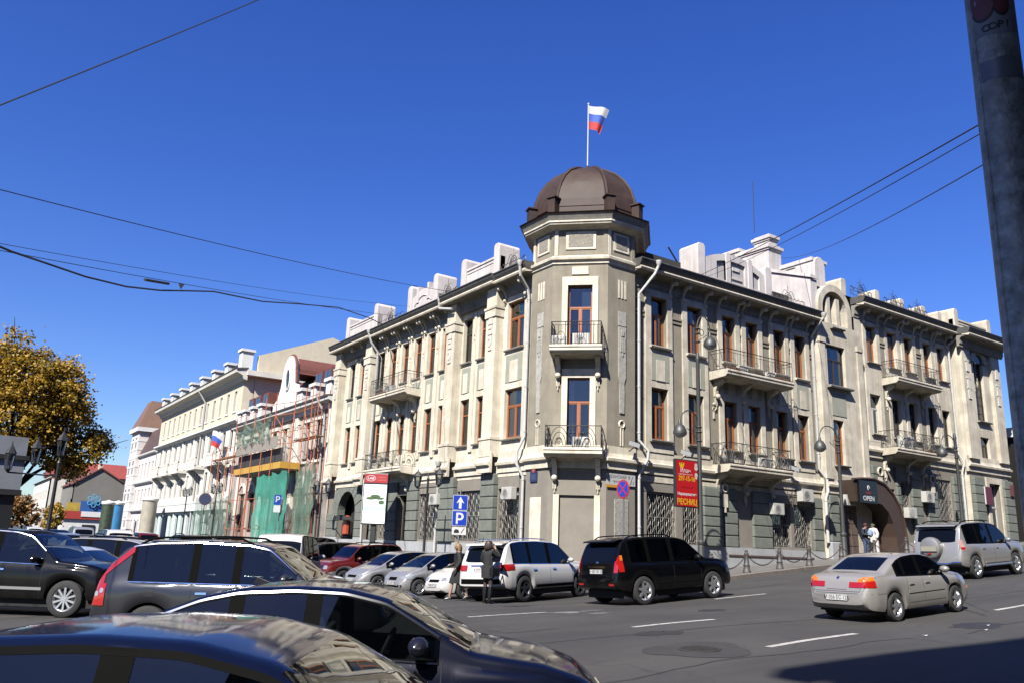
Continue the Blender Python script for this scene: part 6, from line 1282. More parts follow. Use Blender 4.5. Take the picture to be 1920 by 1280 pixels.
# ------------------------------------------------------------------ street furniture
LAMPG = mat('lamp_post_grey', (.085,.088,.085), .5, .15, 6, metal=.3); OPAL = mat('lamp_opal', (.75,.74,.70), .3); STEEL = mat('galvanised', (.38,.39,.39), .5, .2, 8, metal=.7)
def gp(x, y): return gz(x, y)+.125
def lathe_part(name, prof, m, parent, n=14, loc=(0,0,0)): q = MB(); q.lathe(prof, n); return child(name, q.mesh(name, m, smooth=True), parent, loc)
def lamp_head(o, x, z, r=.3):
    h = lathe_part('lamp_head', [(r,-.02),(r*1.02,.06),(r*.92,.2),(r*.62,.36),(r*.25,.45),(r*.18,.6),(.03,.66)], LAMPG, o, 18, (x, 0, z)); lathe_part('glass_bowl', [(.02,-r*.62),(r*.5,-r*.5),(r*.85,-r*.22),(r*.95,-.02)], OPAL, h, 18)
def arm(o, pts, r=.028): q = MB(); q.tube(pts, r, 8); child('arm', q.mesh('arm', LAMPG, smooth=True), o)
def street_lamp(x, y, H, heads, label):
    o = empty('street_lamp', (x, y, gp(x, y)), 0, label, 'street lamp', 'grey arched lamps along the rising street'); z0 = o.location.z
    lathe_part('post', [(.19,0),(.19,.12),(.15,.2),(.15,1.1),(.13,1.2),(.17,1.26),(.17,1.34),(.11,1.42),(.095,H*.55-z0),(.085,H-z0-.4),(.10,H-z0-.35),(.10,H-z0-.25),(.05,H-z0)], LAMPG, o)
    for (dx, zg, zt) in heads:
        s = 1 if dx > 0 else -1; a = abs(dx); zt -= z0; zg -= z0; zs = zt-.9
        pts = [(0,0,zs)]+[(s*(a/2-a/2*math.cos(t)), 0, zs+.25+(zt-zs-.25)*math.sin(t)) for t in [i*math.pi/12 for i in range(0, 13)]]; pts[-1] = (dx, 0, zg+.62); arm(o, pts)
        q = MB(); q.tube([(s*(.12+.16+.15*math.cos(t)), 0, zs+.1+.15*math.sin(t)) for t in [i*math.pi/7 for i in range(14)]], .018, 5, closed=True); q.tube([(s*.03,0,zs-.35), (s*.35,0,zs-.15), (s*.75,0,zs+.1)], .015, 5); child('scroll', q.mesh('scroll', LAMPG), o)
        lamp_head(o, dx, zg)
        for zz in (zs-.4, zs, zs+.22): lathe_part('collar', [(.12,-.03),(.14,0),(.12,.03)], LAMPG, o, 12, (0,0,zz))
    return o
l1 = street_lamp(5.05, -2.6, 10.7, [(-1.2,6.85,7.95),(.85,11.15,12.5)], 'tall grey two-armed street lamp carrying the red billboard')
street_lamp(15.95, -2.2, 8.4, [(-1.55,7.25,8.5)], 'grey single-arm street lamp left of the arched entrance'); street_lamp(27.8, -2.2, 9.5, [(-1.6,8.05,9.3)], 'grey single-arm street lamp farthest up the right street')
IRONP = mat('cast_iron_black', (.02,.02,.021), .5, .2, 8); LGL = glass_mat('lantern_glass', (.75,.78,.76), .1)
def lantern_post(x, y, H, spots, label, s=1.0, ax=90):
    o = empty('lantern_post', (x, y, gp(x, y) if x > -5 else gz(x, y)), R(ax), label, 'lamp post', 'black lantern posts of the left street')
    lathe_part('post', [(.14,0),(.14,.4),(.09,.5),(.07,1.2),(.055,H-.2),(.08,H-.1),(.03,H),(.05,H+.12),(.01,H+.22)], IRONP, o, 10)
    q = MB(); xs = [p[0] for p in spots]; q.tube([(min(xs),0,H-.55), (max(xs),0,H-.55)], .03, 6); child('cross_arm', q.mesh('cross_arm', IRONP), o)
    for px, pz in spots:
        b = lathe_part('lantern', [(.03,0),(.13*s,.05),(.14*s,.08),(.20*s,.55),(.25*s,.58),(.12*s,.74),(.04*s,.85),(.01,.95)], LGL, o, 6, (px, 0, H-.5+pz)); q = MB()
        for k in range(6): a = math.pi*k/3; q.tube([(.14*s*math.cos(a), .14*s*math.sin(a), .06), (.205*s*math.cos(a), .205*s*math.sin(a), .56)], .012, 4)
        q.lathe([(.26*s,.57),(.13*s,.75),(.04*s,.86),(.01,.98)], 6); q.lathe([(.03,-.05),(.14*s,.05),(.14*s,.07)], 6); child('lantern_frame', q.mesh('lantern_frame', IRONP), b)
lantern_post(-1.8, 9.8, 4.7, [(-1.15,0),(1.15,0)], 'black two-lantern post before the grilled windows of the left facade')
lantern_post(-1.8, 24.3, 4.6, [(-1.0,0),(1.0,0)], 'black lantern post beside the scaffold foot'); lantern_post(-1.9, 49.5, 5.2, [(-1.2,0),(1.2,0)], 'black lantern post before the cream house, left of the netting'); lantern_post(-1.9, 60.5, 5.2, [(-1.2,0),(1.2,0)], 'farthest black lantern post before the cream house')
lantern_post(-19.3, 4.2, 4.2, [(-.75,.25),(-1.5,0),(.0,.6)], 'dark lantern post under the autumn tree at left', .72, 8)
# bollards and chains
BG = 'cast bollards joined by chains along the kerb'
BP = [(3.3,-4.75),(6.16,-4.12),(9.13,-3.5),(11.95,-3.0),(15.1,-2.6),(18.2,-2.45),(21.2,-2.45),(24.2,-2.45)]
BL = ['grey bollard at the pavement corner behind the black off-road car','leftmost fully visible grey bollard on the right pavement','grey bollard second from the black off-road car','grey bollard left of the single-arm lamp, third in the row','grey bollard right beside the single-arm lamp','grey bollard in front of the two people at the entrance','grey bollard right of the arched entrance','grey bollard behind the silver off-road car']
bmesh_ = MB(); bmesh_.lathe([(.17,0),(.17,.06),(.14,.12),(.12,.3),(.13,.33),(.11,.36),(.085,.72),(.10,.75),(.10,.80),(.06,.84),(.075,.9),(.03,.95)], 12); bme = bmesh_.mesh('shaft', mat('bollard_grey', (.12,.11,.105), .6, .25, 8, metal=.2), smooth=True); RINGM = MB(); RINGM.lathe([(.135,.28),(.15,.3),(.135,.32)], 12); rme = RINGM.mesh('ring', mat('bollard_grey', (.12,.11,.1)), smooth=True)
for (x, y), lb in zip(BP, BL): o = empty('bollard', (x, y, gp(x, y)), 0, lb, 'bollard', BG); child('shaft', bme, o); child('ring', rme, o)
CHN = mat('chain_rusty', (.10,.075,.06), .7, .3, 12, metal=.4)
for i, (a, b) in enumerate(zip(BP, BP[1:])):
    A, B = Vector((*a, gp(*a)+.76)), Vector((*b, gp(*b)+.76)); n = 34; q = MB(); P = [A.lerp(B, t/n)-Vector((0,0,.52*(1-(2*t/n-1)**2))) for t in range(n+1)]
    for t in range(n):       # links, alternately turned
        p0, p1 = P[t]-A, P[t+1]-A; d = (p1-p0).normalized(); sd = Vector((-d.y, d.x, 0)).normalized() if t % 2 else Vector((0,0,1)); q.tube([p0-d*.012+sd*.02, p1+d*.012+sd*.02, p1+d*.012-sd*.02, p0-d*.012-sd*.02], .010, 4, closed=True)
    tag(q.build('barrier_chain', CHN, None, None, A), ['chain from the corner bollard to the next one','first whole sagging chain beside the black off-road car','second sagging chain before the pale plinth','sagging chain left of the single-arm lamp','sagging chain behind the silver saloon','chain right of the arched entrance','chain behind the silver off-road car'][i], 'chain', 'sagging chains between the bollards')
# signs
BLUE = mat('sign_blue_enamel', (.012,.06,.52), .4); SWHITE = mat('sign_white', (.82,.82,.82), .45); SRED = mat('sign_red_enamel', (.6,.02,.025), .4); BACKG = mat('sign_back', (.3,.3,.3), .5, metal=.5)
def flat(name, poly, m, parent, y, th=.004, loc=(0,0,0)): q = MB(); q.prism(poly, 'y', y-th, y); return child(name, q.mesh(name, m), parent, loc)
def rrect(x0, x1, z0, z1, r=.05): return arc(x1-r, z1-r, r, 0, 90, 4)+arc(x0+r, z1-r, r, 90, 180, 4)+arc(x0+r, z0+r, r, 180, 270, 4)+arc(x1-r, z0+r, r, 270, 360, 4)
def text_part(parent, txt, size, m, x, y, z, sx=1, bold=False, align='CENTER', name='lettering'):
    t = text_mesh(txt, size, m, .0015, align, bold, sx); t.transform(Matrix.Rotation(R(90), 4, 'X')); return child(name, t, parent, (x, y, z))
s = empty('parking_sign', (-2.0,6.1,gp(-2,6.1)), R(-22), 'blue straight-on arrow sign over blue parking sign on one post', 'sign'); q = MB(); q.tube([(0,.03,0), (0,.03,4.0)], .035, 8); child('post', q.mesh('post', STEEL), s)
Z0 = s.location.z
for z0, k in ((3.36-Z0, 'a'), (2.63-Z0, 'p')):
    flat('sign_edge', rrect(-.36, .36, z0, z0+.71), SWHITE, s, 0, .01); f = flat('sign_face', rrect(-.34, .34, z0+.02, z0+.69, .04), BLUE, s, -.011)
    if k == 'a': flat('arrow', [(-.065,z0+.08),(.065,z0+.08),(.065,z0+.38),(.19,z0+.32),(0,z0+.64),(-.19,z0+.32),(-.065,z0+.38)], SWHITE, f, -.016)
    else:
        zc = z0+.44; outer = arc(.02, zc, .175, -90, 90, 12); inner = arc(.02, zc, .085, 90, -90, 12)
        flat('letter', [(-.17,z0+.09),(-.08,z0+.09),(-.08,zc-.175)]+outer+[(-.17,zc+.175)], SWHITE, f, -.016); flat('letter_counter', [(-.08,zc-.085)]+arc(.0, zc, .085, -90, 90, 10)+[(-.08,zc+.085)], BLUE, f, -.0205)
flat('sub_plate', rrect(-.34, .34, 2.22-Z0, 2.58-Z0, .03), SWHITE, s, -.011); flat('tow_truck', [(-.24,2.30-Z0),(.0,2.30-Z0),(.0,2.40-Z0),(-.06,2.47-Z0),(-.18,2.47-Z0),(-.24,2.40-Z0)], mat('sign_black', (.02,.02,.02), .5), s, -.016); flat('tow_hook', [(.08,2.30-Z0),(.12,2.30-Z0),(.27,2.53-Z0),(.23,2.53-Z0)], mat('sign_black', (.02,.02,.02)), s, -.016)
s = empty('no_stopping_sign', (-1.19,-4.5,gp(-1.19,-4.5)), R(-90), 'round blue no-stopping sign with red cross at the corner', 'sign'); q = MB(); zc = 4.03-s.location.z; q.tube([(0,.03,0), (0,.03,zc+.2)], .032, 8); child('post', q.mesh('post', STEEL), s)
flat('sign_back', arc(0, zc, .355, 0, 345, 23), BACKG, s, .012, .01); flat('sign_rim', arc(0, zc, .35, 0, 345, 23), SRED, s, 0, .008); f = flat('sign_face', arc(0, zc, .29, 0, 345, 23), BLUE, s, -.009)
for a in (45, 135): c, n = math.cos(R(a)), math.sin(R(a)); flat('cross_bar', [(c*.3-n*.026,zc+n*.3+c*.026),(-c*.3-n*.026,zc-n*.3+c*.026),(-c*.3+n*.026,zc-n*.3-c*.026),(c*.3+n*.026,zc+n*.3-c*.026)], SRED, f, -.014 if a == 45 else -.0185)
s = empty('small_parking_sign', (-2.2,31.7,gp(-2.2,31.7)), R(-15), 'small blue parking sign on a thin post before the green netting', 'sign'); q = MB(); q.tube([(0,.03,0), (0,.03,4.2)], .03, 6); child('post', q.mesh('post', STEEL), s); flat('sign_face', rrect(-.24, .24, 3.4, 4.1), BLUE, s, 0, .01); text_part(s, 'Р', .55, SWHITE, 0, -.014, 3.76, bold=True); flat('sub_plate', rrect(-.24, .24, 2.85, 3.35), SWHITE, s, 0, .01)
s = empty('round_sign', (-2.2,52,gp(-2.2,52)), R(-20), 'dark round traffic sign on a post before the cream house', 'sign'); q = MB(); q.tube([(0,.03,0), (0,.03,4.6)], .04, 6); child('post', q.mesh('post', IRONP), s); flat('sign_face', arc(0, 4.2, .5, 0, 345, 23), mat('sign_navy', (.02,.03,.09), .5), s, 0, .01); flat('sign_rim', arc(0, 4.2, .56, 0, 345, 23), mat('sign_dull_red', (.2,.03,.04), .5), s, .012, .01)
# street name plate, plaque, wall boards
npl = empty('street_name_plate', FTR.pt(2.68, -.05, 4.86), 0, 'white street name plate reading ОКЕАНСКИЙ проспект 9/11 on the tower', 'sign')
flat('plate', rrect(-.86, .86, -.24, .26, .02), mat('plate_offwhite', (.62,.62,.60), .5), npl, 0, .02); flat('orange_strip', [(-.84,-.36),(.3,-.36),(.3,-.24),(-.84,-.24)], mat('strip_orange', (.7,.33,.03), .5), npl, 0, .02)
INK = mat('ink_dark', (.06,.06,.07), .6); text_part(npl, 'ОКЕАНСКИЙ', .2, INK, -.27, -.0225, .12, .95); text_part(npl, 'проспект', .13, INK, -.2, -.0225, -.08); text_part(npl, '9', .24, INK, .48, -.0225, .12); text_part(npl, '11', .2, INK, .7, -.0225, -.1); flat('slash', [(.52,-.2),(.55,-.2),(.72,.2),(.69,.2)], INK, npl, -.0205, .002)
pq = empty('blue_plaque', FTL.pt(-2.9, -.03, 5.05), FTL.a, 'blue wall plaque with red emblem on the left side of the tower', 'plaque'); flat('plate', rrect(-.27, .27, -.35, .13, .02), mat('plaque_navy', (.03,.045,.13), .4), pq, 0, .03); flat('emblem', arc(0, .24, .17, 0, 345, 23), mat('emblem_red', (.42,.06,.06), .4), pq, -.001, .04); flat('emblem_inner', [(-.06,.16),(.06,.16),(0,.34)], mat('emblem_pale', (.55,.25,.2), .4), pq, -.042)
for k in range(3): flat('inscription', [(-.18,-.06-.08*k),(.18,-.06-.08*k),(.18,-.03-.08*k),(-.18,-.03-.08*k)], mat('inscription_grey', (.12,.14,.25), .5), pq, -.031, .002)
rbx = empty('red_wall_box', FL.pt(-24.1, -.35, 2.2), FL.a, 'orange-red panel beside the carriage arch', 'box'); q = MB(); q.box(-.28, .28, 0, .2, 0, 1.2); child('casing', q.mesh('casing', mat('box_orange', (.62,.11,.05), .5), bevel=.02), rbx); q = MB(); q.box(-.2, .2, -.015, 0, .7, 1.05); child('slot_plate', q.mesh('slot_plate', mat('box_orange_pale', (.7,.25,.15), .5)), rbx)
rp = empty('red_door_plaque', FR.pt(34.55, -.82, 6.2), 0, 'dark red plaque left of the far doorway', 'plaque'); flat('plate', rrect(-.42, .42, -.55, .6, .02), mat('plaque_red', (.16,.01,.02), .4), rp, 0, .04); flat('edge', [(-.5,-.55),(-.42,-.55),(-.42,.6),(-.5,.6)], SWHITE, rp, 0, .05)
rp = empty('red_wall_plaque', FR.pt(37.75, -.85, 6.7), 0, 'dull red plaque on the far stone pier', 'plaque'); flat('plate', rrect(-.22, .22, -.3, .45, .02), mat('plaque_dull', (.2,.05,.05), .5), rp, 0, .04)
# billboards
bb = empty('red_billboard', (4.12,-2.72,3.68), 0, 'red billboard reading 297-15-16 РЕСНИЦ hung on the lamp post', 'billboard'); BR = mat('billboard_red', (.62,.012,.012), .35); BY = mat('billboard_yellow', (.85,.55,.02), .4)
q = MB(); q.box(-.68, .68, 0, .16, 0, 2.05); child('case', q.mesh('case', mat('case_dark', (.03,.03,.035), .4), bevel=.02), bb); flat('poster', rrect(-.63, .63, .05, 2.0, .02), BR, bb, -.001, .01)
text_part(bb, '297-15-16', .3, BY, -.02, -.0135, 1.22, .82, True); text_part(bb, 'РЕСНИЦ', .34, BY, -.02, -.0135, .22, .86, True); text_part(bb, 'Наращивание', .17, SWHITE, -.02, -.0135, .56, 1, True); text_part(bb, 'Илан', .26, SWHITE, -.1, -.0135, 1.56); text_part(bb, 'студия красоты и стиля', .075, SWHITE, -.1, -.0135, 1.41); text_part(bb, 'ресницы  на', .12, mat('billboard_darkred', (.3,.01,.01), .4), .0, -.0135, .86)
for k in (-.09, 0, .09): q = MB(); q.ball((0,0,0), .07, 8, 6, 2.0); q.v = [(a*.6, b*.04, c) for a, b, c in q.v]; o = child('emblem', q.mesh('emblem', BY), bb, (-.32+k, -.013, 1.78)); o.rotation_euler.y = k*4
for z, r_ in ((1.85,.09),(1.72,.11),(1.42,.1),(1.3,.07)): flat('flower', arc(.56, z, r_, 0, 330, 11), mat('flower_pale', (.8,.6,.55), .5), bb, -.0125-.001*r_, .002)
q = MB(); q.tube([(.7,.08,.3), (.95,.12,.3)], .03, 6); q.tube([(.7,.08,1.7), (.95,.12,1.7)], .03, 6); child('bracket', q.mesh('bracket', LAMPG), bb)
lb = empty('light_box', (-1.6,16.5,gp(-1.6,16.5)), R(-38), 'upright light box with red header and pale tree poster', 'billboard'); z1 = 2.72-lb.location.z
q = MB(); q.box(-.15, .15, .1, .3, 0, z1); child('stand', q.mesh('stand', IRONP), lb); q = MB(); q.box(-.72, .72, 0, .35, z1, z1+2.95); child('case', q.mesh('case', mat('case_dark', (.03,.03,.035), .4), bevel=.03), lb)
def poster_mat():
    m = bpy.data.materials.new('poster_pale_green'); m.use_nodes = True; nt = m.node_tree; b = nt.nodes['Principled BSDF']; tc = nt.nodes.new('ShaderNodeTexCoord'); sp = nt.nodes.new('ShaderNodeSeparateXYZ'); cr = nt.nodes.new('ShaderNodeValToRGB'); nt.links.new(tc.outputs['Generated'], sp.inputs[0]); nt.links.new(sp.outputs[2], cr.inputs[0])
    e = cr.color_ramp.elements; e[0].position = .0; e[0].color = (.72,.76,.74,1); e[1].position = 1; e[1].color = (.62,.74,.74,1)
    for p, c in ((.3,(.7,.75,.73,1)),(.36,(.25,.45,.38,1)),(.5,(.42,.6,.56,1)),(.56,(.66,.76,.74,1))): q = e.new(p); q.color = c
    nt.links.new(cr.outputs[0], b.inputs['Base Color']); b.inputs['Roughness'].default_value = .25; return m
flat('poster', rrect(-.66, .66, z1+.08, z1+2.3, .02), poster_mat(), lb, -.001, .01); flat('header', rrect(-.68, .68, z1+2.4, z1+2.9, .02), mat('header_red', (.5,.03,.03), .4), lb, -.001, .012); q = MB(); q.tube([(-.3+.27*math.cos(t), -.014, z1+2.65+.16*math.sin(t)) for t in [i*math.pi/12 for i in range(24)]], .018, 5, closed=True); child('logo_ring', q.mesh('logo_ring', SWHITE), lb); text_part(lb, 'LAB', .2, SWHITE, -.3, -.0145, z1+2.65, 1.1, True)
for k in range(2): text_part(lb, ('Главное','о красоте')[k], .12, mat('header_pink', (.75,.3,.28), .4), .32, -.0145, z1+2.73-.16*k)
PT = mat('poster_tree', (.07,.14,.03), .6, .4, 8)
for cx, cz, a, c in ((.02,1.62,.3,.1),(-.25,1.5,.28,.09),(.3,1.5,.26,.08),(.4,1.28,.18,.12),(.05,1.5,.3,.06)): flat('poster_tree', [(cx+a*math.cos(t), z1+cz+c*math.sin(t)) for t in [i*math.pi/8 for i in range(16)]], PT, lb, -.0125-.0012*a, .002)
for k in range(3): text_part(lb, ('Здоровье начинается','с природы','каждый день')[k], .085, mat('poster_ink', (.35,.4,.42), .6), -.1, -.0145, z1+.62-.17*k)
# OPEN sign on the entrance hood
op = empty('open_sign', FR.pt(19.9, -1.5, 4.85), 0, 'black square sign reading OPEN on the brown entrance hood', 'sign'); q = MB(); q.box(-.85, .85, 0, .12, 0, 1.22); child('board', q.mesh('board', mat('sign_board_black', (.006,.006,.007), .25)), op); text_part(op, 'OPEN', .36, SWHITE, .0, -.004, .24, 1.15, True)
q = MB(); q.tube([(.02+.1*math.cos(t)*(1-.1*t), -.006, .82+.13*math.sin(t)) for t in [i*.5 for i in range(9)]], .025, 5); child('swirl', q.mesh('swirl', SWHITE), op); flat('swirl_base', [(-.2,.5),(.2,.5),(.28,.62),(-.28,.62)], mat('swirl_red', (.25,.02,.02), .4), op, -.001, .004)
# air conditioners
acm = MB(); acm.box(-.42, .42, 0, .32, 0, .58); ACB = acm.mesh('casing', mat('ac_casing', (.66,.65,.60), .5, .1, 6, dirt=.2), bevel=.02)
q = MB(); q.lathe([(.22,-.012),(.235,0),(.235,.012)], 20)
for r_ in (.06,.11,.165): q.lathe([(r_-.008,0),(r_+.008,0),(r_+.008,.012),(r_-.008,.012)], 20)
for k in range(12): a = math.pi*k/6; q.tube([(.03*math.cos(a), .03*math.sin(a), .006), (.225*math.cos(a), .225*math.sin(a), .006)], .006, 4)
q.v = [(x, -z, y) for x, y, z in q.v]; ACG = q.mesh('fan_guard', mat('ac_guard', (.5,.49,.46), .5)); q = MB(); q.lathe([(.228,0),(.228,.004)], 20); q.v = [(x, -z, y) for x, y, z in q.v]; ACF = q.mesh('fan_well', mat('ac_fan_dark', (.06,.045,.04), .6)); q = MB()
for x in (-.3, .3): q.box(x-.02, x+.02, .0, .5, -.04, 0); q.box(x-.02, x+.02, .46, .5, -.35, 0)
ACK = q.mesh('wall_bracket', STEEL)
def ac(fr, u, v, z, label, s=1.0, br=True):
    o = empty('air_conditioner', fr.pt(u, v, z), fr.a, label, 'air conditioner', 'white outdoor air conditioner units'); o.scale = (s, s, s); child('casing', ACB, o); child('fan_well', ACF, o, (-.1,-.001,.29)); child('fan_guard', ACG, o, (-.1,-.006,.29))
    if br: child('wall_bracket', ACK, o)
ac(FL, -4.75, -.55, 3.95, 'air conditioner on the left facade next to the tower downpipe'); ac(FL, -12.0, -.5, 3.85, 'air conditioner behind the two-lantern post')
ac(FR, 13.45, -.5, 3.9, 'air conditioner in the shade below the second-floor balcony'); ac(FR, 15.9, -.5, 4.7, 'sunlit air conditioner left of the white downpipe, above the grilles', 1.15); ac(FR, 19.3, -.85, 4.7, 'air conditioner right behind the single-arm lamp'); ac(FR, 28.05, -.5, 5.4, 'upper air conditioner right of the entrance hood', 1.15); ac(FR, 25.95, -.5, 4.35, 'lower air conditioner just right of the entrance hood', 1.05)
ac(FT, .15, -.75, 10.82, 'dark-fronted air conditioner on the upper tower balcony', .95, False); ac(FT, -.9, -.7, 10.82, 'air conditioner at the left of the upper tower balcony', .8, False); ac(FT, .2, -.8, 6.12, 'air conditioner on the lower tower balcony', .85, False); ac(FR, 25.5, -.9, 8.4, 'large white air conditioner on the far lower balcony', 1.4, False); ac(FR, 12.2, -.85, 6.12, 'air conditioner on the lower balcony of the right facade', .95, False); ac(FR, 10.7, -.8, 10.88, 'air conditioner at the left of the upper right-facade balcony', .75, False); ac(FR, 12.9, -.8, 10.88, 'air conditioner at the right of the upper right-facade balcony', .7, False); ac(FL, -17.9, -.8, 10.75, 'air conditioner on the upper balcony of the left facade', .9, False)
# flower boxes on the balconies
PLANT = mat('balcony_plant', (.06,.09,.03), .8, .4, 20); POT = mat('terracotta', (.28,.13,.08), .8)
def flower_box(fr, u, v, z, w, label, seed):
    o = empty('flower_box', fr.pt(u, v, z), fr.a, label, 'flower box'); q = MB(); q.box(0, w, 0, .18, 0, .18); child('trough', q.mesh('trough', POT), o); rn = random.Random(seed); q = MB()
    for k in range(int(90*w)):
        c = Vector((rn.uniform(0, w), rn.uniform(0, .18), rn.uniform(.15, .42))); d = Vector((rn.uniform(-1,1), rn.uniform(-1,1), rn.uniform(-.3,1))).normalized()*.06; e = d.orthogonal().normalized()*.02; q.quad(c-e, c+d*.5-e*.2+e, c+d, c+e)
    child('plants', q.mesh('plants', PLANT, fix=False), o)
flower_box(FR, 9.3, -1.0, 10.88, .9, 'planted flower box at the left end of the upper right balcony', 1); flower_box(FR, 13.2, -1.02, 10.88, .8, 'planted flower box at the right end of the upper right balcony', 2); flower_box(FR, 27.4, -.98, 8.38, 1.0, 'planted flower box on the far lower balcony', 3); flower_box(FL, -19.4, -.98, 10.75, 1.1, 'planted flower box on the upper left-facade balcony', 4)
# floodlights on the string course
for fr, u, v, z, lb_ in ((FTR,3.1,-.55,6.35,'floodlight on the string course right of the tower balcony'),(FR,6.6,-.6,6.3,'floodlight above the red billboard'),(FR,14.7,-.6,6.25,'floodlight right of the lower right balcony')):
    o = empty('floodlight', fr.pt(u, v, z), fr.a+.5, lb_, 'floodlight', 'floodlights aimed up the facade'); q = MB(); q.prism([(-.25,-.08),(.25,.10),(.2,.28),(-.3,.10)], 'x', -.2, .2); child('housing', q.mesh('housing', mat('flood_grey', (.32,.33,.33), .5)), o); q = MB(); q.prism([(-.24,.125),(.17,.275),(.165,.285),(-.245,.135)], 'x', -.17, .17); child('glass', q.mesh('glass', SCREEN), o); q = MB(); q.tube([(0,.05,-.0), (0,.3,-.2)], .025, 6); child('stay', q.mesh('stay', IRONP), o)
# flag on the dome
fl = empty('dome_flag', (2.717,2.717,21.2), 0, 'white, blue and red flag flying from a white pole on the dome', 'flag'); q = MB(); q.tube([(0,0,0), (0,0,3.75)], .035, 8); child('pole', q.mesh('pole', WHITE), fl); q = MB(); q.ball((0,0,3.8), .06, 8, 6); child('pole_ball', q.mesh('pole_ball', WHITE), fl)
def flag_parts(o, zt, hh, ln, ang, sw, droop):
    d = Vector((math.cos(ang), math.sin(ang), 0)); nn = Vector((-d.y, d.x, 0)); N = 16
    for k, (c, nm) in enumerate((((.78,.78,.78), 'white'), ((.04,.12,.55), 'blue'), ((.6,.03,.03), 'red'))):
        q = MB(); G = []
        for i in range(N+1):
            t = i/N; col = []
            for j in range(5):
                f = (k+j/4)/3; s_ = t*ln*(1-.45*f*t); z = zt-f*hh-droop*t*t*(1.2-f)*.3-f*.25*t; w = sw*math.sin(t*7+f*1.5)*t**.6; col.append(d*s_+nn*w+Vector((0,0,z)))
            G.append(col)
        q.add([p for c_ in G for p in c_], [(i*5+j, (i+1)*5+j, (i+1)*5+j+1, i*5+j+1) for i in range(N) for j in range(4)]); child('stripe', q.mesh('stripe', mat('flag_'+nm, c, .8), smooth=True, ang=180, fix=False), o)
flag_parts(fl, 3.7, 1.35, 1.15, R(-30), .1, .4)
f2 = empty('facade_flag', (-1.2,56.3,9.8), 0, 'small white, blue and red flag on the cream house above the scaffold', 'flag'); q = MB(); q.tube([(1.4,0,-.8), (0,0,2.2)], .04, 6); child('pole', q.mesh('pole', IRONP), f2); flag_parts(f2, 2.2, 1.5, 1.5, R(-60), .15, 2.0)
# roof aerials
def aerial(x, y, z, h, n, label, tilt=0):
    o = empty('roof_aerial', (x, y, z), tilt, label, 'aerial'); q = MB(); q.tube([(0,0,0), (0,0,h)], .025, 5); child('mast', q.mesh('mast', IRON), o); q = MB(); q.tube([(-.7,0,h-.2), (.7,0,h-.2)], .02, 4)
    for k in range(n): x_ = -.6+1.2*k/max(1, n-1); q.tube([(x_,-.35,h-.2), (x_,.35,h-.2)], .013, 4)
    if n: child('crossbars', q.mesh('crossbars', IRON), o)
aerial(8.0, 4.2, 15.6, 2.4, 3, 'small aerial left of the arched white parapet'); aerial(18.2, 4.5, 22.1, 3.6, 0, 'thin whip aerial on the tall white chimney'); aerial(4.0, 29.5, 15.0, 2.0, 4, 'aerial beyond the left end of the corner building')
o = empty('roof_rod', (8.2,1.8,15.6), R(20), 'slanting dark rod on the roof left of the white parapet', 'rod'); q = MB(); q.tube([(-.9,0,2.0), (.9,0,1.2)], .05, 6); child('boom', q.mesh('boom', IRON), o); q = MB(); q.tube([(.3,0,0), (.3,0,1.5)], .03, 5); child('stand', q.mesh('stand', IRON), o)
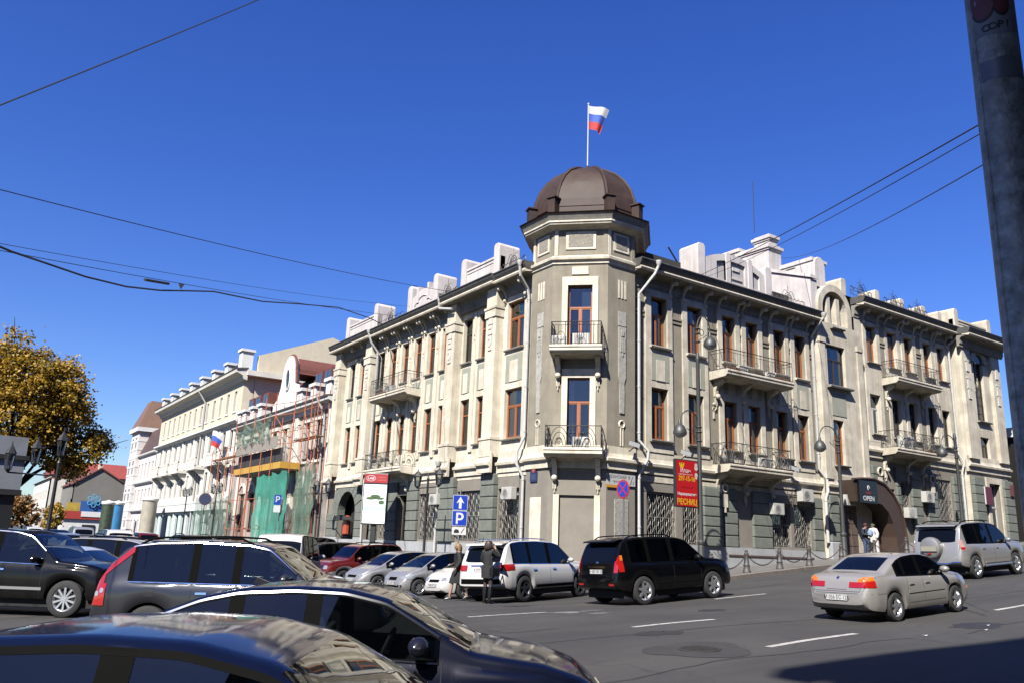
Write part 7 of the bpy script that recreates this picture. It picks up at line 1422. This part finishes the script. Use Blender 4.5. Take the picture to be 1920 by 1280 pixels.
# near lamp pole at the right edge
def near_pole():
    x, y = -18.76, -26.59; r_ = .1; o = empty('steel_pole', (x, y, gz(x, y)), 0, 'big weathered steel pole close to the camera at the right edge', 'pole')
    q = MB(); q.lathe([(.16,0),(.16,.05),(r_,.06),(r_,9)], 40); m = mat('pole_weathered', (.52,.53,.50), .55, .7, 14, .5, metal=.25, bscale=25, dirt=.9, streak=.7); child('shaft', q.mesh('shaft', m, smooth=True), o)
    to = math.atan2(CAMLOC.y-y, CAMLOC.x-x); z0 = o.location.z
    def wrap(name, a0, a1, zz0, zz1, mm, rr, wob=0):
        q = MB(); n, k = 14, 6; q.add([((r_+rr)*math.cos(to+R(lerp(a0,a1,i/n))), (r_+rr)*math.sin(to+R(lerp(a0,a1,i/n))), lerp(zz0, zz1, j/k)-z0+wob*math.sin(i*.6)*(.5-j/k)) for i in range(n+1) for j in range(k+1)], [(i*(k+1)+j, (i+1)*(k+1)+j, (i+1)*(k+1)+j+1, i*(k+1)+j+1) for i in range(n) for j in range(k)]); child(name, q.mesh(name, mm, smooth=True, ang=180), o)
    wrap('sticker', -52, 70, 4.055, 4.45, mat('sticker_paper', (.30,.30,.31), .6, .3, 9), .0015, .01)
    RD = mat('sticker_red', (.18,.025,.025), .6, .3, 9); BK = mat('sticker_black', (.01,.01,.012), .6)
    def blob(name, ca, cz, ra, rz, mm, rr):
        q = MB(); n = 22; P = [(to+R(ca+ra*math.cos(2*math.pi*i/n)), cz-z0+rz*math.sin(2*math.pi*i/n)) for i in range(n)]; q.add([((r_+rr)*math.cos(to+R(ca)), (r_+rr)*math.sin(to+R(ca)), cz-z0)]+[((r_+rr)*math.cos(a), (r_+rr)*math.sin(a), z) for a, z in P], [(0, i+1, (i+1)%n+1) for i in range(n)]); child(name, q.mesh(name, mm), o)
    for ca, cz, ra, rz in ((-18,4.24,34,.115),(26,4.22,22,.08)): blob('drawing_outline', ca, cz, ra, rz, BK, .003); blob('drawing', ca, cz, ra*.86, rz*.88, RD, .0045)
    for i, chx in enumerate('COP!'):
        a = to+R(-15+17*i); t = text_mesh(chx, .05, BK, .0005, bold=True); t.transform(Matrix.Rotation(R(90), 4, 'X')); c = child('lettering', t, o, ((r_+.003)*math.cos(a), (r_+.003)*math.sin(a), 4.088-z0+.003*i)); c.rotation_euler.z = a+R(90)
    wrap('tape', -40, 80, 3.83, 3.93, mat('tape_grey', (.20,.20,.21), .35, .2, 8), .002, .01)
    q = MB(); q.tube([((r_)*math.cos(to+R(-48)), r_*math.sin(to+R(-48)), .1), ((r_)*math.cos(to+R(-48)), r_*math.sin(to+R(-48)), 8.9)], .006, 5); child('weld_seam', q.mesh('weld_seam', m), o)
near_pole()
# kiosk at the left edge
ko = empty('street_kiosk', (-21.4,6.6,-.13), R(5), 'white-topped dark kiosk at the left edge under the tree', 'kiosk'); q = MB(); q.box(-1.6, 1.1, -1, 1, 3.15, 5.0); child('white_upper', q.mesh('white_upper', mat('kiosk_white_shaded', (.24,.26,.30), .7, .2, 2)), ko); q = MB(); q.box(-1.5, 1.0, -.9, .9, 0, 3.0); child('dark_lower', q.mesh('dark_lower', mat('kiosk_dark', (.02,.022,.025), .4)), ko); q = MB(); q.box(-1.7, 1.2, -1.1, 1.1, 4.2, 4.35); q.box(-1.65, 1.15, -1.05, 1.05, 2.98, 3.17); child('rail', q.mesh('rail', IRONP), ko)  # upper part is white; the tree's shade is painted in as bluish grey
# overhead cables
CAB = mat('cable_black', (.015,.015,.016), .7)
def cable(name, pts, r_, sag, label):
    P = [Vector(p) for p in pts]
    if len(P) <= 3: a, b = P[0], P[-1]; a2, b2 = a+(a-b)*.25, b+(b-a)*.0; P = [a2.lerp(b2, t/24)-Vector((0,0,sag*(1-(2*t/24-1)**2))) for t in range(25)]
    o = P[0].copy(); q = MB(); q.tube([p-o for p in P], r_, 5); tag(q.build(name, CAB, None, None, o), label, 'cable', 'overhead cables')
cable('overhead_cable', [(-23.6,-15.1,6.8),(-18.51,-10.58,13.94),(-15,-8,18.5)], .012, 0.1, 'thin cable crossing the upper left corner of the sky')
cable('overhead_cable', [(-22.54,-6.14,9.75),(1.5,13.9,16.8)], .014, .35, 'long cable sloping down to the roof left of the tower'); cable('overhead_cable', [(-22.33,-6.14,8.4),(.2,17.3,16.4)], .008, .3, 'faint cable below the long one on the left'); cable('overhead_cable', [(-22.3,-6.14,8.2),(-.4,17.2,15.6)], .010, .25, 'second faint cable just above the thick wavy one')
cable('wavy_cable', [(-26.5,-14,6.9),(-22.07,-6.14,8.07),(-21.29,-4.17,8.52),(-20.07,-2.25,8.88),(-18.7,-.3,9.35),(-17.38,1.43,9.92),(-16.2,2.7,10.46),(-15.01,4.01,11.0),(-12.2,7.0,11.85),(-9.61,9.74,12.88),(-6,13.7,14.3),(-2.32,17.63,15.2),(-.6,19.5,15.5)], .03, 0, 'thick wavy black cable on the left of the sky')
cable('overhead_cable', [(12.5,5.5,17.9),(-9.66,-22.44,8.6)], .014, .3, 'upper cable at right above the white parapet'); cable('overhead_cable', [(13,5.0,18.1),(-9.67,-22.43,8.43)], .010, .45, 'lower cable of the pair above the white parapet'); cable('overhead_cable', [(25.7,7.66,23.4),(-8.76,-22.01,8.33)], .012, .6, 'cable descending behind the white chimneys to the right')
st = empty('cable_spacer', (-17.54,1.19,10.17), 0, 'short black stick hanging along the left cables', 'cable spacer'); q = MB(); q.tube([(-.51,-.67,-.24), (.48,.68,.17)], .05, 6); child('rod', q.mesh('rod', CAB), st); q = MB(); q.prism([(-.1,.08),(.1,.08),(0,-.12)], 'y', -.04, .04); child('clip', q.mesh('clip', CAB), st, (1.0,1.1,.3))
# ------------------------------------------------------------------ people
SKIN = mat('skin', (.50,.30,.22), .6, .06, 20)
def skin_mesh(name, J, E, m, sub=2):
    """J: {joint: (x,y,z,r) or (x,y,z,rx,ry)}; E: joined pairs; first joint is the root"""
    ks = list(J); me = bpy.data.meshes.new(name); me.from_pydata([J[k][:3] for k in ks], [(ks.index(a), ks.index(b)) for a, b in E], [])
    o = bpy.data.objects.new('tmp_skin', me); COL.objects.link(o); md = o.modifiers.new('s', 'SKIN'); md.use_smooth_shade = True
    for i, k in enumerate(ks):
        d = me.skin_vertices[0].data[i]; d.radius = (J[k][3], J[k][4] if len(J[k]) > 4 else J[k][3]); d.use_root = i == 0
    o.modifiers.new('u', 'SUBSURF').levels = sub; o.modifiers['u'].render_levels = sub
    dg = bpy.context.evaluated_depsgraph_get(); dg.update(); out = bpy.data.meshes.new_from_object(o.evaluated_get(dg)); bpy.data.objects.remove(o); out.name = name; out.materials.clear(); out.materials.append(m)
    out.polygons.foreach_set('use_smooth', [True]*len(out.polygons)); return out
def face_parts(o, hx, hy, hz, s, hair, style, eyec=(.05,.03,.02)):
    """x is forward; the head is part of the body mesh; these are its details"""
    q = MB()
    for sd in (1, -1): q.ball((hx+.082*s, hy+sd*.032*s, hz+.005*s), .011*s, 8, 6)
    child('eyes', q.mesh('eyes', mat('eye_dark', eyec, .2)), o); q = MB(); q.ball((hx+.083*s, hy, hz-.065*s), .022*s, 8, 5, .35); child('mouth', q.mesh('mouth', mat('lips', (.38,.12,.10), .5)), o)
    q = MB()
    if style == 'bob' or style == 'long':
        q.ball((hx-.022*s, hy, hz+.035*s), .112*s, 14, 8, 1.02)
        for a in range(-4, 5):
            an = math.pi+a*.36; L_ = (.15 if style == 'bob' else .28)*s; q.tube([(hx-.02*s+.088*s*math.cos(an), hy+.092*s*math.sin(an), hz+.05*s), (hx-.02*s+.104*s*math.cos(an), hy+.108*s*math.sin(an), hz-.04*s), (hx-.03*s+.095*s*math.cos(an), hy+.10*s*math.sin(an), hz+.03*s-L_)], [.034*s,.036*s,.02*s], 7)
        for sd in (1, -1): q.tube([(hx+.045*s, hy+sd*.02*s, hz+.115*s), (hx+.07*s, hy+sd*.065*s, hz+.06*s), (hx+.03*s, hy+sd*.1*s, hz-.02*s)], .022*s, 6)
    else: q.ball((hx-.02*s, hy, hz+.04*s), .104*s, 14, 8, .95)
    child('hair', q.mesh('hair', hair, smooth=True, ang=80), o)
def hand_joints(J, E, wrist, key, d, side, r=.0088, hold=False):
    """palm and five fingers along direction d"""
    d = Vector(d).normalized(); w = Vector(wrist); up = Vector((0,0,1)) if abs(d.z) < .8 else Vector((1,0,0)); sd = d.cross(up).normalized()*side; nrm = sd.cross(d)
    p = w+d*.055; J[key+'palm'] = (*p, .026, .016); E.append((key+'wr', key+'palm'))
    for i, (o, L_) in enumerate(((-.027,.066),(-.009,.078),(.009,.074),(.026,.058))):
        a = p+d*.03+sd*o; b = a+d*L_*.5+nrm*.012; c = b+d*L_*.35+nrm*(.03 if hold else .018); J[key+'f%da' % i] = (*a, r); J[key+'f%db' % i] = (*b, r*.9); J[key+'f%dc' % i] = (*c, r*.75); E += [(key+'palm', key+'f%da' % i), (key+'f%da' % i, key+'f%db' % i), (key+'f%db' % i, key+'f%dc' % i)]
    a = w+d*.03-sd*.03; b = a+d*.035-sd*.02; J[key+'ta'] = (*a, r*1.1); J[key+'tb'] = (*b, r*.85); E += [(key+'palm', key+'ta'), (key+'ta', key+'tb')]
def body(P):
    """P: pose points (x forward, y left, z up) for a 1.7 m figure"""
    J = {'pel': (0,0,P['pel'],.12,.15)}; E = []
    def add(k, p, r, fr): J[k] = (*p, *r) if isinstance(r, tuple) else (*p, r); E.append((fr, k))
    lx = P.get('lean', 0)
    add('waist', (lx*.3,0,P['pel']+.16), (.105,.125), 'pel'); add('chest', (lx*.7+.005,0,P['pel']+.36), (.115,.155), 'waist'); add('shl', (lx,0,P['pel']+.5), (.075,.10), 'chest'); add('neck', (lx+.01,0,P['pel']+.585), .05, 'shl'); h = P['head']; add('chin', (h[0],h[1],h[2]-.085), (.058,.056), 'neck'); add('head', (h[0]-.002,h[1],h[2]), (.085,.074), 'chin'); add('crown', (h[0]-.015,h[1],h[2]+.075), (.062,.058), 'head'); add('nose', (h[0]+.098,h[1],h[2]-.022), .010, 'head')
    for s, n in ((1,'L'),(-1,'R')):
        add(n+'sh', (lx,s*.165,P['pel']+.5), .052, 'shl'); add(n+'el', P[n+'el'], .041, n+'sh'); add(n+'wr', P[n+'wr'], .028, n+'el'); add(n+'hip', (0,s*.085,P['pel']-.06), .095, 'pel'); add(n+'kn', P[n+'kn'], .056, n+'hip'); c = [lerp(P[n+'kn'][i], P[n+'an'][i], .35) for i in range(3)]; add(n+'ca', (c[0]-.012,c[1],c[2]), .054, n+'kn'); add(n+'an', P[n+'an'], .034, n+'ca'); a = P[n+'an']; add(n+'he', (a[0]-.03,a[1],a[2]-.05), .028, n+'an'); add(n+'to', P[n+'to'], .026, n+'he'); add(n+'ear', (h[0]-.005,h[1]+s*.078,h[2]-.005), .012, 'head')
        w, e = Vector(P[n+'wr']), Vector(P[n+'el']); hand_joints(J, E, w, n, P.get(n+'hd', w-e), s, hold=P.get(n+'hold', False))
    return J, E
def sub_skin(name, J, pairs, keys, grow, m):
    K = {}
    for k in keys: j = J[k]; K[k] = (*j[:3], *[r+grow for r in j[3:]])
    return skin_mesh(name, K, pairs, m, 2)
def skirt(rings, m, name='skirt', n=20):
    q = MB(); q.add([(cx+rx*math.cos(2*math.pi*k/n)*(1+.03*math.sin(k*2.3+z*9)), cy+ry*math.sin(2*math.pi*k/n)*(1+.03*math.sin(k*2.3+z*9)), z) for cx, cy, z, rx, ry in rings for k in range(n)], [(i*n+k, i*n+(k+1)%n, (i+1)*n+(k+1)%n, (i+1)*n+k) for i in range(len(rings)-1) for k in range(n)]); return q.mesh(name, m, smooth=True, ang=180)
BLK = mat('cloth_black', (.010,.010,.011), .85, .2, 12); JEAN = mat('cloth_jeans', (.05,.08,.15), .85, .2, 12); NAVYC = mat('cloth_navy', (.015,.02,.04), .85); WROBE = mat('cloth_white', (.74,.72,.68), .85, .06, 8); SHOE = mat('shoe_black', (.008,.008,.008), .35)
TOR = ['chest','waist','pel','shl','Lsh','Lel','Lwr','Rsh','Rel','Rwr']; TPAIR = [('pel','waist'),('waist','chest'),('chest','shl'),('shl','Lsh'),('Lsh','Lel'),('Lel','Lwr'),('shl','Rsh'),('Rsh','Rel'),('Rel','Rwr')]
def shoes(o, P, heel, boot=False, m=SHOE):
    for n in 'LR':
        a, t = Vector(P[n+'an']), Vector(P[n+'to']); d = (t-a); d.z = 0; d.normalize(); q = MB(); q.tube([(a-d*.055)+Vector((0,0,-.055)), a+d*.02+Vector((0,0,-.05)), t+Vector((0,0,-.0)), t+d*.035+Vector((0,0,-.006))], [.036,.036,.036,.018], 8)
        if heel: q.tube([(a-d*.06)+Vector((0,0,-.06)), (a-d*.062)+Vector((0,0,-.11))], [.014,.008], 6)
        if boot: k = Vector(P[n+'kn']); q.tube([a+Vector((0,0,-.05)), a+Vector((0,0,.03)), a.lerp(k, .5), a.lerp(k, .86)], [.046,.047,.068,.066], 10)
        child('boot' if boot else 'shoe', q.mesh('shoe', m, smooth=True), o)
# woman walking left: blond, black coat, bare legs, heels
P = dict(pel=.96, lean=.04, head=(.09,0,1.61), Lel=(-.02,.27,1.2), Lwr=(.12,.30,.98), Rel=(.02,-.27,1.2), Rwr=(-.06,-.30,.96), Lkn=(.2,.09,.55), Lan=(.27,.085,.13), Lto=(.40,.085,.045), Rkn=(-.02,-.085,.53), Ran=(-.26,-.09,.18), Rto=(-.16,-.09,.035))
w1 = empty('person', (-8.61,-5.11,gz(-8.61,-5.11)), R(150), 'blond woman in black coat and heels walking left past the white car', 'person'); J, E = body(P); child('body', skin_mesh('body', J, E, SKIN), w1)
child('coat', sub_skin('coat', J, TPAIR, ['pel']+[k for k in TOR if k != 'pel'], .028, BLK), w1); child('coat_skirt', skirt([(.0,0,1.12,.15,.19),(.0,0,.95,.17,.215),(.03,0,.75,.22,.235),(.06,0,.53,.26,.225)], BLK), w1); face_parts(w1, .09, 0, 1.61, 1, mat('hair_blond', (.34,.21,.09), .6, .3, 30), 'bob'); shoes(w1, P, True)
q = MB(); q.box(-.13, .13, -.04, .04, -.26, 0); q.tube([(-.08,0,0), (-.06,0,.14), (.06,0,.14), (.08,0,0)], .01, 5); child('handbag', q.mesh('handbag', SHOE, bevel=.015), w1, (-.06,-.36,.90))
# woman on the phone: black jacket, skirt, tights, high boots, seen from behind
P = dict(pel=.98, lean=0, head=(.01,.0,1.64), Lel=(.05,.27,1.22), Lwr=(.18,.16,1.06), Rel=(.13,-.33,1.30), Rwr=(.10,-.17,1.55), Rhd=(-.05,.25,.8), Rhold=True, Lkn=(.03,.09,.53), Lan=(.0,.09,.12), Lto=(.13,.10,.03), Rkn=(.02,-.10,.53), Ran=(-.03,-.11,.12), Rto=(.10,-.13,.03))
w2 = empty('person', (-8.96,-7.32,gz(-8.96,-7.32)), R(20), 'dark-haired woman in black with high boots holding a phone to her ear', 'person'); J, E = body(P); b_ = skin_mesh('body', J, E, SKIN); child('body', b_, w2); child('jacket', sub_skin('jacket', J, TPAIR, ['pel']+[k for k in TOR if k != 'pel'], .026, BLK), w2); child('skirt', skirt([(0,0,1.08,.155,.195),(0,0,.9,.17,.215),(0,0,.72,.165,.2)], BLK), w2)
TG = mat('tights', (.05,.03,.028), .7); child('tights', sub_skin('tights', J, [('pel','Lhip'),('Lhip','Lkn'),('Lkn','Lca'),('pel','Rhip'),('Rhip','Rkn'),('Rkn','Rca')], ['pel','Lhip','Lkn','Lca','Rhip','Rkn','Rca'], .006, TG), w2); shoes(w2, P, True, True); face_parts(w2, .01, 0, 1.64, 1, mat('hair_dark_brown', (.05,.025,.014), .55, .3, 30), 'bob')
q = MB(); q.box(-.035, .035, -.006, .006, -.07, .07); ph = child('phone', q.mesh('phone', mat('phone_pale', (.35,.5,.55), .3)), w2, (.05,-.115,1.63)); q = MB(); q.box(-.17, .17, -.06, .06, -.24, 0); q.tube([(-.14,0,0), (-.1,.05,.3), (.1,.05,.3), (.14,0,0)], .012, 5); child('shoulder_bag', q.mesh('shoulder_bag', SHOE, bevel=.02), w2, (-.08,-.30,1.02))
# pair at the arched entrance
P = dict(pel=.98, lean=.02, head=(.05,0,1.64), Lel=(.05,.26,1.22), Lwr=(.25,.12,1.15), Rel=(.05,-.26,1.22), Rwr=(.26,-.1,1.2), Lhold=True, Rhold=True, Lkn=(.03,.1,.53), Lan=(.0,.11,.1), Lto=(.14,.12,.03), Rkn=(.03,-.1,.53), Ran=(.0,-.11,.1), Rto=(.14,-.12,.03))
LEG = [('pel','Lhip'),('Lhip','Lkn'),('Lkn','Lca'),('Lca','Lan'),('pel','Rhip'),('Rhip','Rkn'),('Rkn','Rca'),('Rca','Ran')]; LK = ['pel','Lhip','Lkn','Lca','Lan','Rhip','Rkn','Rca','Ran']
m1 = empty('person', (18.55,-1.75,gp(18.55,-1.75)), R(265), 'person in dark jacket and jeans with cap holding a blue and white bundle', 'person'); J, E = body(P); child('body', skin_mesh('body', J, E, SKIN), m1); child('jacket', sub_skin('jacket', J, TPAIR, ['pel']+[k for k in TOR if k != 'pel'], .03, NAVYC), m1); child('jeans', sub_skin('jeans', J, LEG, LK, .022, JEAN), m1); shoes(m1, P, False); face_parts(m1, .05, 0, 1.64, 1, mat('hair_black', (.015,.012,.01), .6), 'short')
q = MB(); q.lathe([(.104,0),(.106,.05),(.085,.1),(.03,.125)], 14); q.prism([(.06,-.085),(.2,-.05),(.2,.05),(.06,.085)], 'z', .0, .015); child('cap', q.mesh('cap', mat('cap_dark_red', (.08,.015,.015), .8), smooth=True), m1, (.04,0,1.685)); q = MB(); q.ball((0,0,0), .15, 12, 8, 1.35); child('bundle', q.mesh('bundle', mat('bundle_blue', (.28,.42,.62), .8, .5, 12), smooth=True), m1, (.27,.06,1.27))
P = dict(P, head=(.04,0,1.60), pel=.95, Lel=(.02,.29,1.18), Lwr=(.12,.28,.95), Rel=(.0,-.29,1.18), Rwr=(.1,-.28,.95), Lhold=False, Rhold=False)
m2 = empty('person', (19.4,-1.7,gp(19.4,-1.7)), R(170), 'person in a long white robe and green headscarf facing the other', 'person'); J, E = body(P); child('body', skin_mesh('body', J, E, SKIN), m2); child('robe', sub_skin('robe', J, TPAIR, ['pel']+[k for k in TOR if k != 'pel'], .05, WROBE), m2); child('robe_skirt', skirt([(0,0,1.15,.17,.22),(0,0,.9,.2,.26),(.01,0,.5,.22,.28),(.01,0,.16,.24,.3)], WROBE), m2); shoes(m2, P, False); face_parts(m2, .04, 0, 1.60, 1, mat('hair_black', (.015,.012,.01)), 'short'); q = MB(); q.lathe([(.106,0),(.108,.04),(.085,.09),(.03,.11)], 14); child('headscarf', q.mesh('headscarf', mat('scarf_green', (.09,.12,.04), .8), smooth=True), m2, (.025,0,1.63))
# ------------------------------------------------------------------ trees
def leaf_mat(name, cols):
    m = bpy.data.materials.new(name); m.use_nodes = True; nt = m.node_tree; b = nt.nodes['Principled BSDF']; geo = nt.nodes.new('ShaderNodeNewGeometry'); cr = nt.nodes.new('ShaderNodeValToRGB'); nt.links.new(geo.outputs['Random Per Island'], cr.inputs[0])
    e = cr.color_ramp.elements
    while len(e) < len(cols): e.new(.5)
    for i, c in enumerate(cols): e[i].position = i/(len(cols)-1); e[i].color = (*c, 1)
    nt.links.new(cr.outputs[0], b.inputs['Base Color']); b.inputs['Roughness'].default_value = .6; b.inputs['Transmission Weight'].default_value = 0
    tr = nt.nodes.new('ShaderNodeBsdfTranslucent'); nt.links.new(cr.outputs[0], tr.inputs[0]); mx = nt.nodes.new('ShaderNodeMixShader'); mx.inputs[0].default_value = .35; out = nt.nodes['Material Output']; nt.links.new(b.outputs[0], mx.inputs[1]); nt.links.new(tr.outputs[0], mx.inputs[2]); nt.links.new(mx.outputs[0], out.inputs[0]); return m
BARK = mat('bark_dark', (.035,.028,.022), .95, .4, 10, .6, bscale=20)
def tree(name, x, y, H, clumps, nleaf, lmat, label, seed, lsize=.11, trunk_r=.2, split=.3, group=None):
    rn = random.Random(seed); o = empty(name, (x, y, gz(x, y)), 0, label, 'tree', group); t = MB(); zs = H*split
    t.tube([(0,0,-.1), (.03,.05,zs*.5), (-.05,0,zs), (0,.1,zs*1.6), (.1,0,H*.8)], [trunk_r*1.25,trunk_r,trunk_r*.85,trunk_r*.55,trunk_r*.2], 10)
    for c, r_ in clumps:
        s = Vector((0,0,rn.uniform(zs*.8, zs*1.5))); e = Vector(c); mid = s.lerp(e, .5)+Vector((rn.uniform(-.2,.2), rn.uniform(-.2,.2), .25)); t.tube([s, mid, e, e+(e-mid)*.5], [trunk_r*.4,trunk_r*.25,trunk_r*.13,.01], 6)
        for k in range(6): d = Vector((rn.gauss(0,1), rn.gauss(0,1), rn.gauss(0,.8))).normalized()*r_*.9; t.tube([mid.lerp(e, rn.uniform(.4,1)), e+d*.5, e+d], [.03,.018,.006], 4)
    child('trunk', t.mesh('trunk', BARK, smooth=True), o); q = MB(); vs = q.v; fs = q.f; mi = q.mi; tot = sum(r_**2 for _, r_ in clumps)
    for c, r_ in clumps:
        sprays = [(Vector((rn.gauss(0,1), rn.gauss(0,1), rn.gauss(0,1))).normalized()*r_*rn.uniform(.35,1.05)**.6, rn.uniform(.5,1)) for _ in range(int(26*r_*r_)+8)]
        for k in range(int(nleaf*r_*r_/tot)):
            sp, w = rn.choice(sprays); p = Vector(c)+sp+Vector((rn.gauss(0,.17), rn.gauss(0,.17), rn.gauss(0,.13)-.05)); a = Vector((rn.gauss(0,1), rn.gauss(0,1), rn.gauss(-.5,.7))).normalized(); b = a.cross(Vector((rn.gauss(0,1), rn.gauss(0,1), rn.gauss(0,1)))).normalized(); L_ = lsize*rn.uniform(.7,1.4); w_ = L_*.42; i = len(vs)
            vs += [tuple(p), tuple(p+a*L_*.5+b*w_), tuple(p+a*L_), tuple(p+a*L_*.5-b*w_)]; fs.append((i, i+1, i+2, i+3)); mi.append(0)
    child('crown', q.mesh('crown', lmat, fix=False), o); return o
AUT = leaf_mat('leaves_autumn', [(.055,.055,.006),(.15,.11,.008),(.28,.18,.010),(.36,.215,.014),(.30,.16,.012),(.13,.10,.008)])
rn = random.Random(3); cl = [((0,0,7.6),1.5),((-.9,.2,8.3),1.2),((.9,-.3,7.9),1.2),((-1.6,0,7.2),1.3),((1.5,.3,6.6),1.1),((.2,.5,8.9),1.0),((-.6,0,9.6),.75),((1.2,0,8.5),.85),((-.3,-.6,6.3),1.3),((.9,-.4,5.6),1.0),((-1.8,.3,6.1),1.2),((-1.2,0,5.2),1.0),((2.2,-.1,5.6),.75),((2.75,.1,6.0),.42),((1.7,0,5.0),.5),((2.0,-.2,4.6),.4),((-2.6,.2,7.3),1.1),((-2.4,.1,8.4),.9),((1.7,-.4,7.4),.8),((-3.2,0,6.2),1.0),((3.1,.1,5.7),.3)]
cl = [((c[0], c[1], 4.15+(c[2]-4.6)*.86), r_*1.03) for c, r_ in cl]
tree('autumn_tree', -20.5, 7.9, 7.6, cl, 52000, AUT, 'large yellow-brown autumn tree at the left edge', 5, .105, .2, .42)
AUT2 = leaf_mat('leaves_rust', [(.14,.07,.02),(.25,.12,.03),(.2,.10,.02),(.1,.07,.015)])
tree('autumn_shrub', -13.0, 118, 5.5, [((0,0,3.6),2.3),((2,.3,3.0),1.8),((-1.8,0,3.1),1.8),((.7,0,4.8),1.5)], 3500, AUT2, 'rust-coloured small tree at the end of the street', 6, .38, .16, .3); tree('yellow_shrub', -8.5, 112, 4.2, [((0,0,2.8),1.5),((.5,0,3.8),1.1)], 1500, AUT, 'yellowish young tree by the far pink wall', 8, .34, .1, .3)
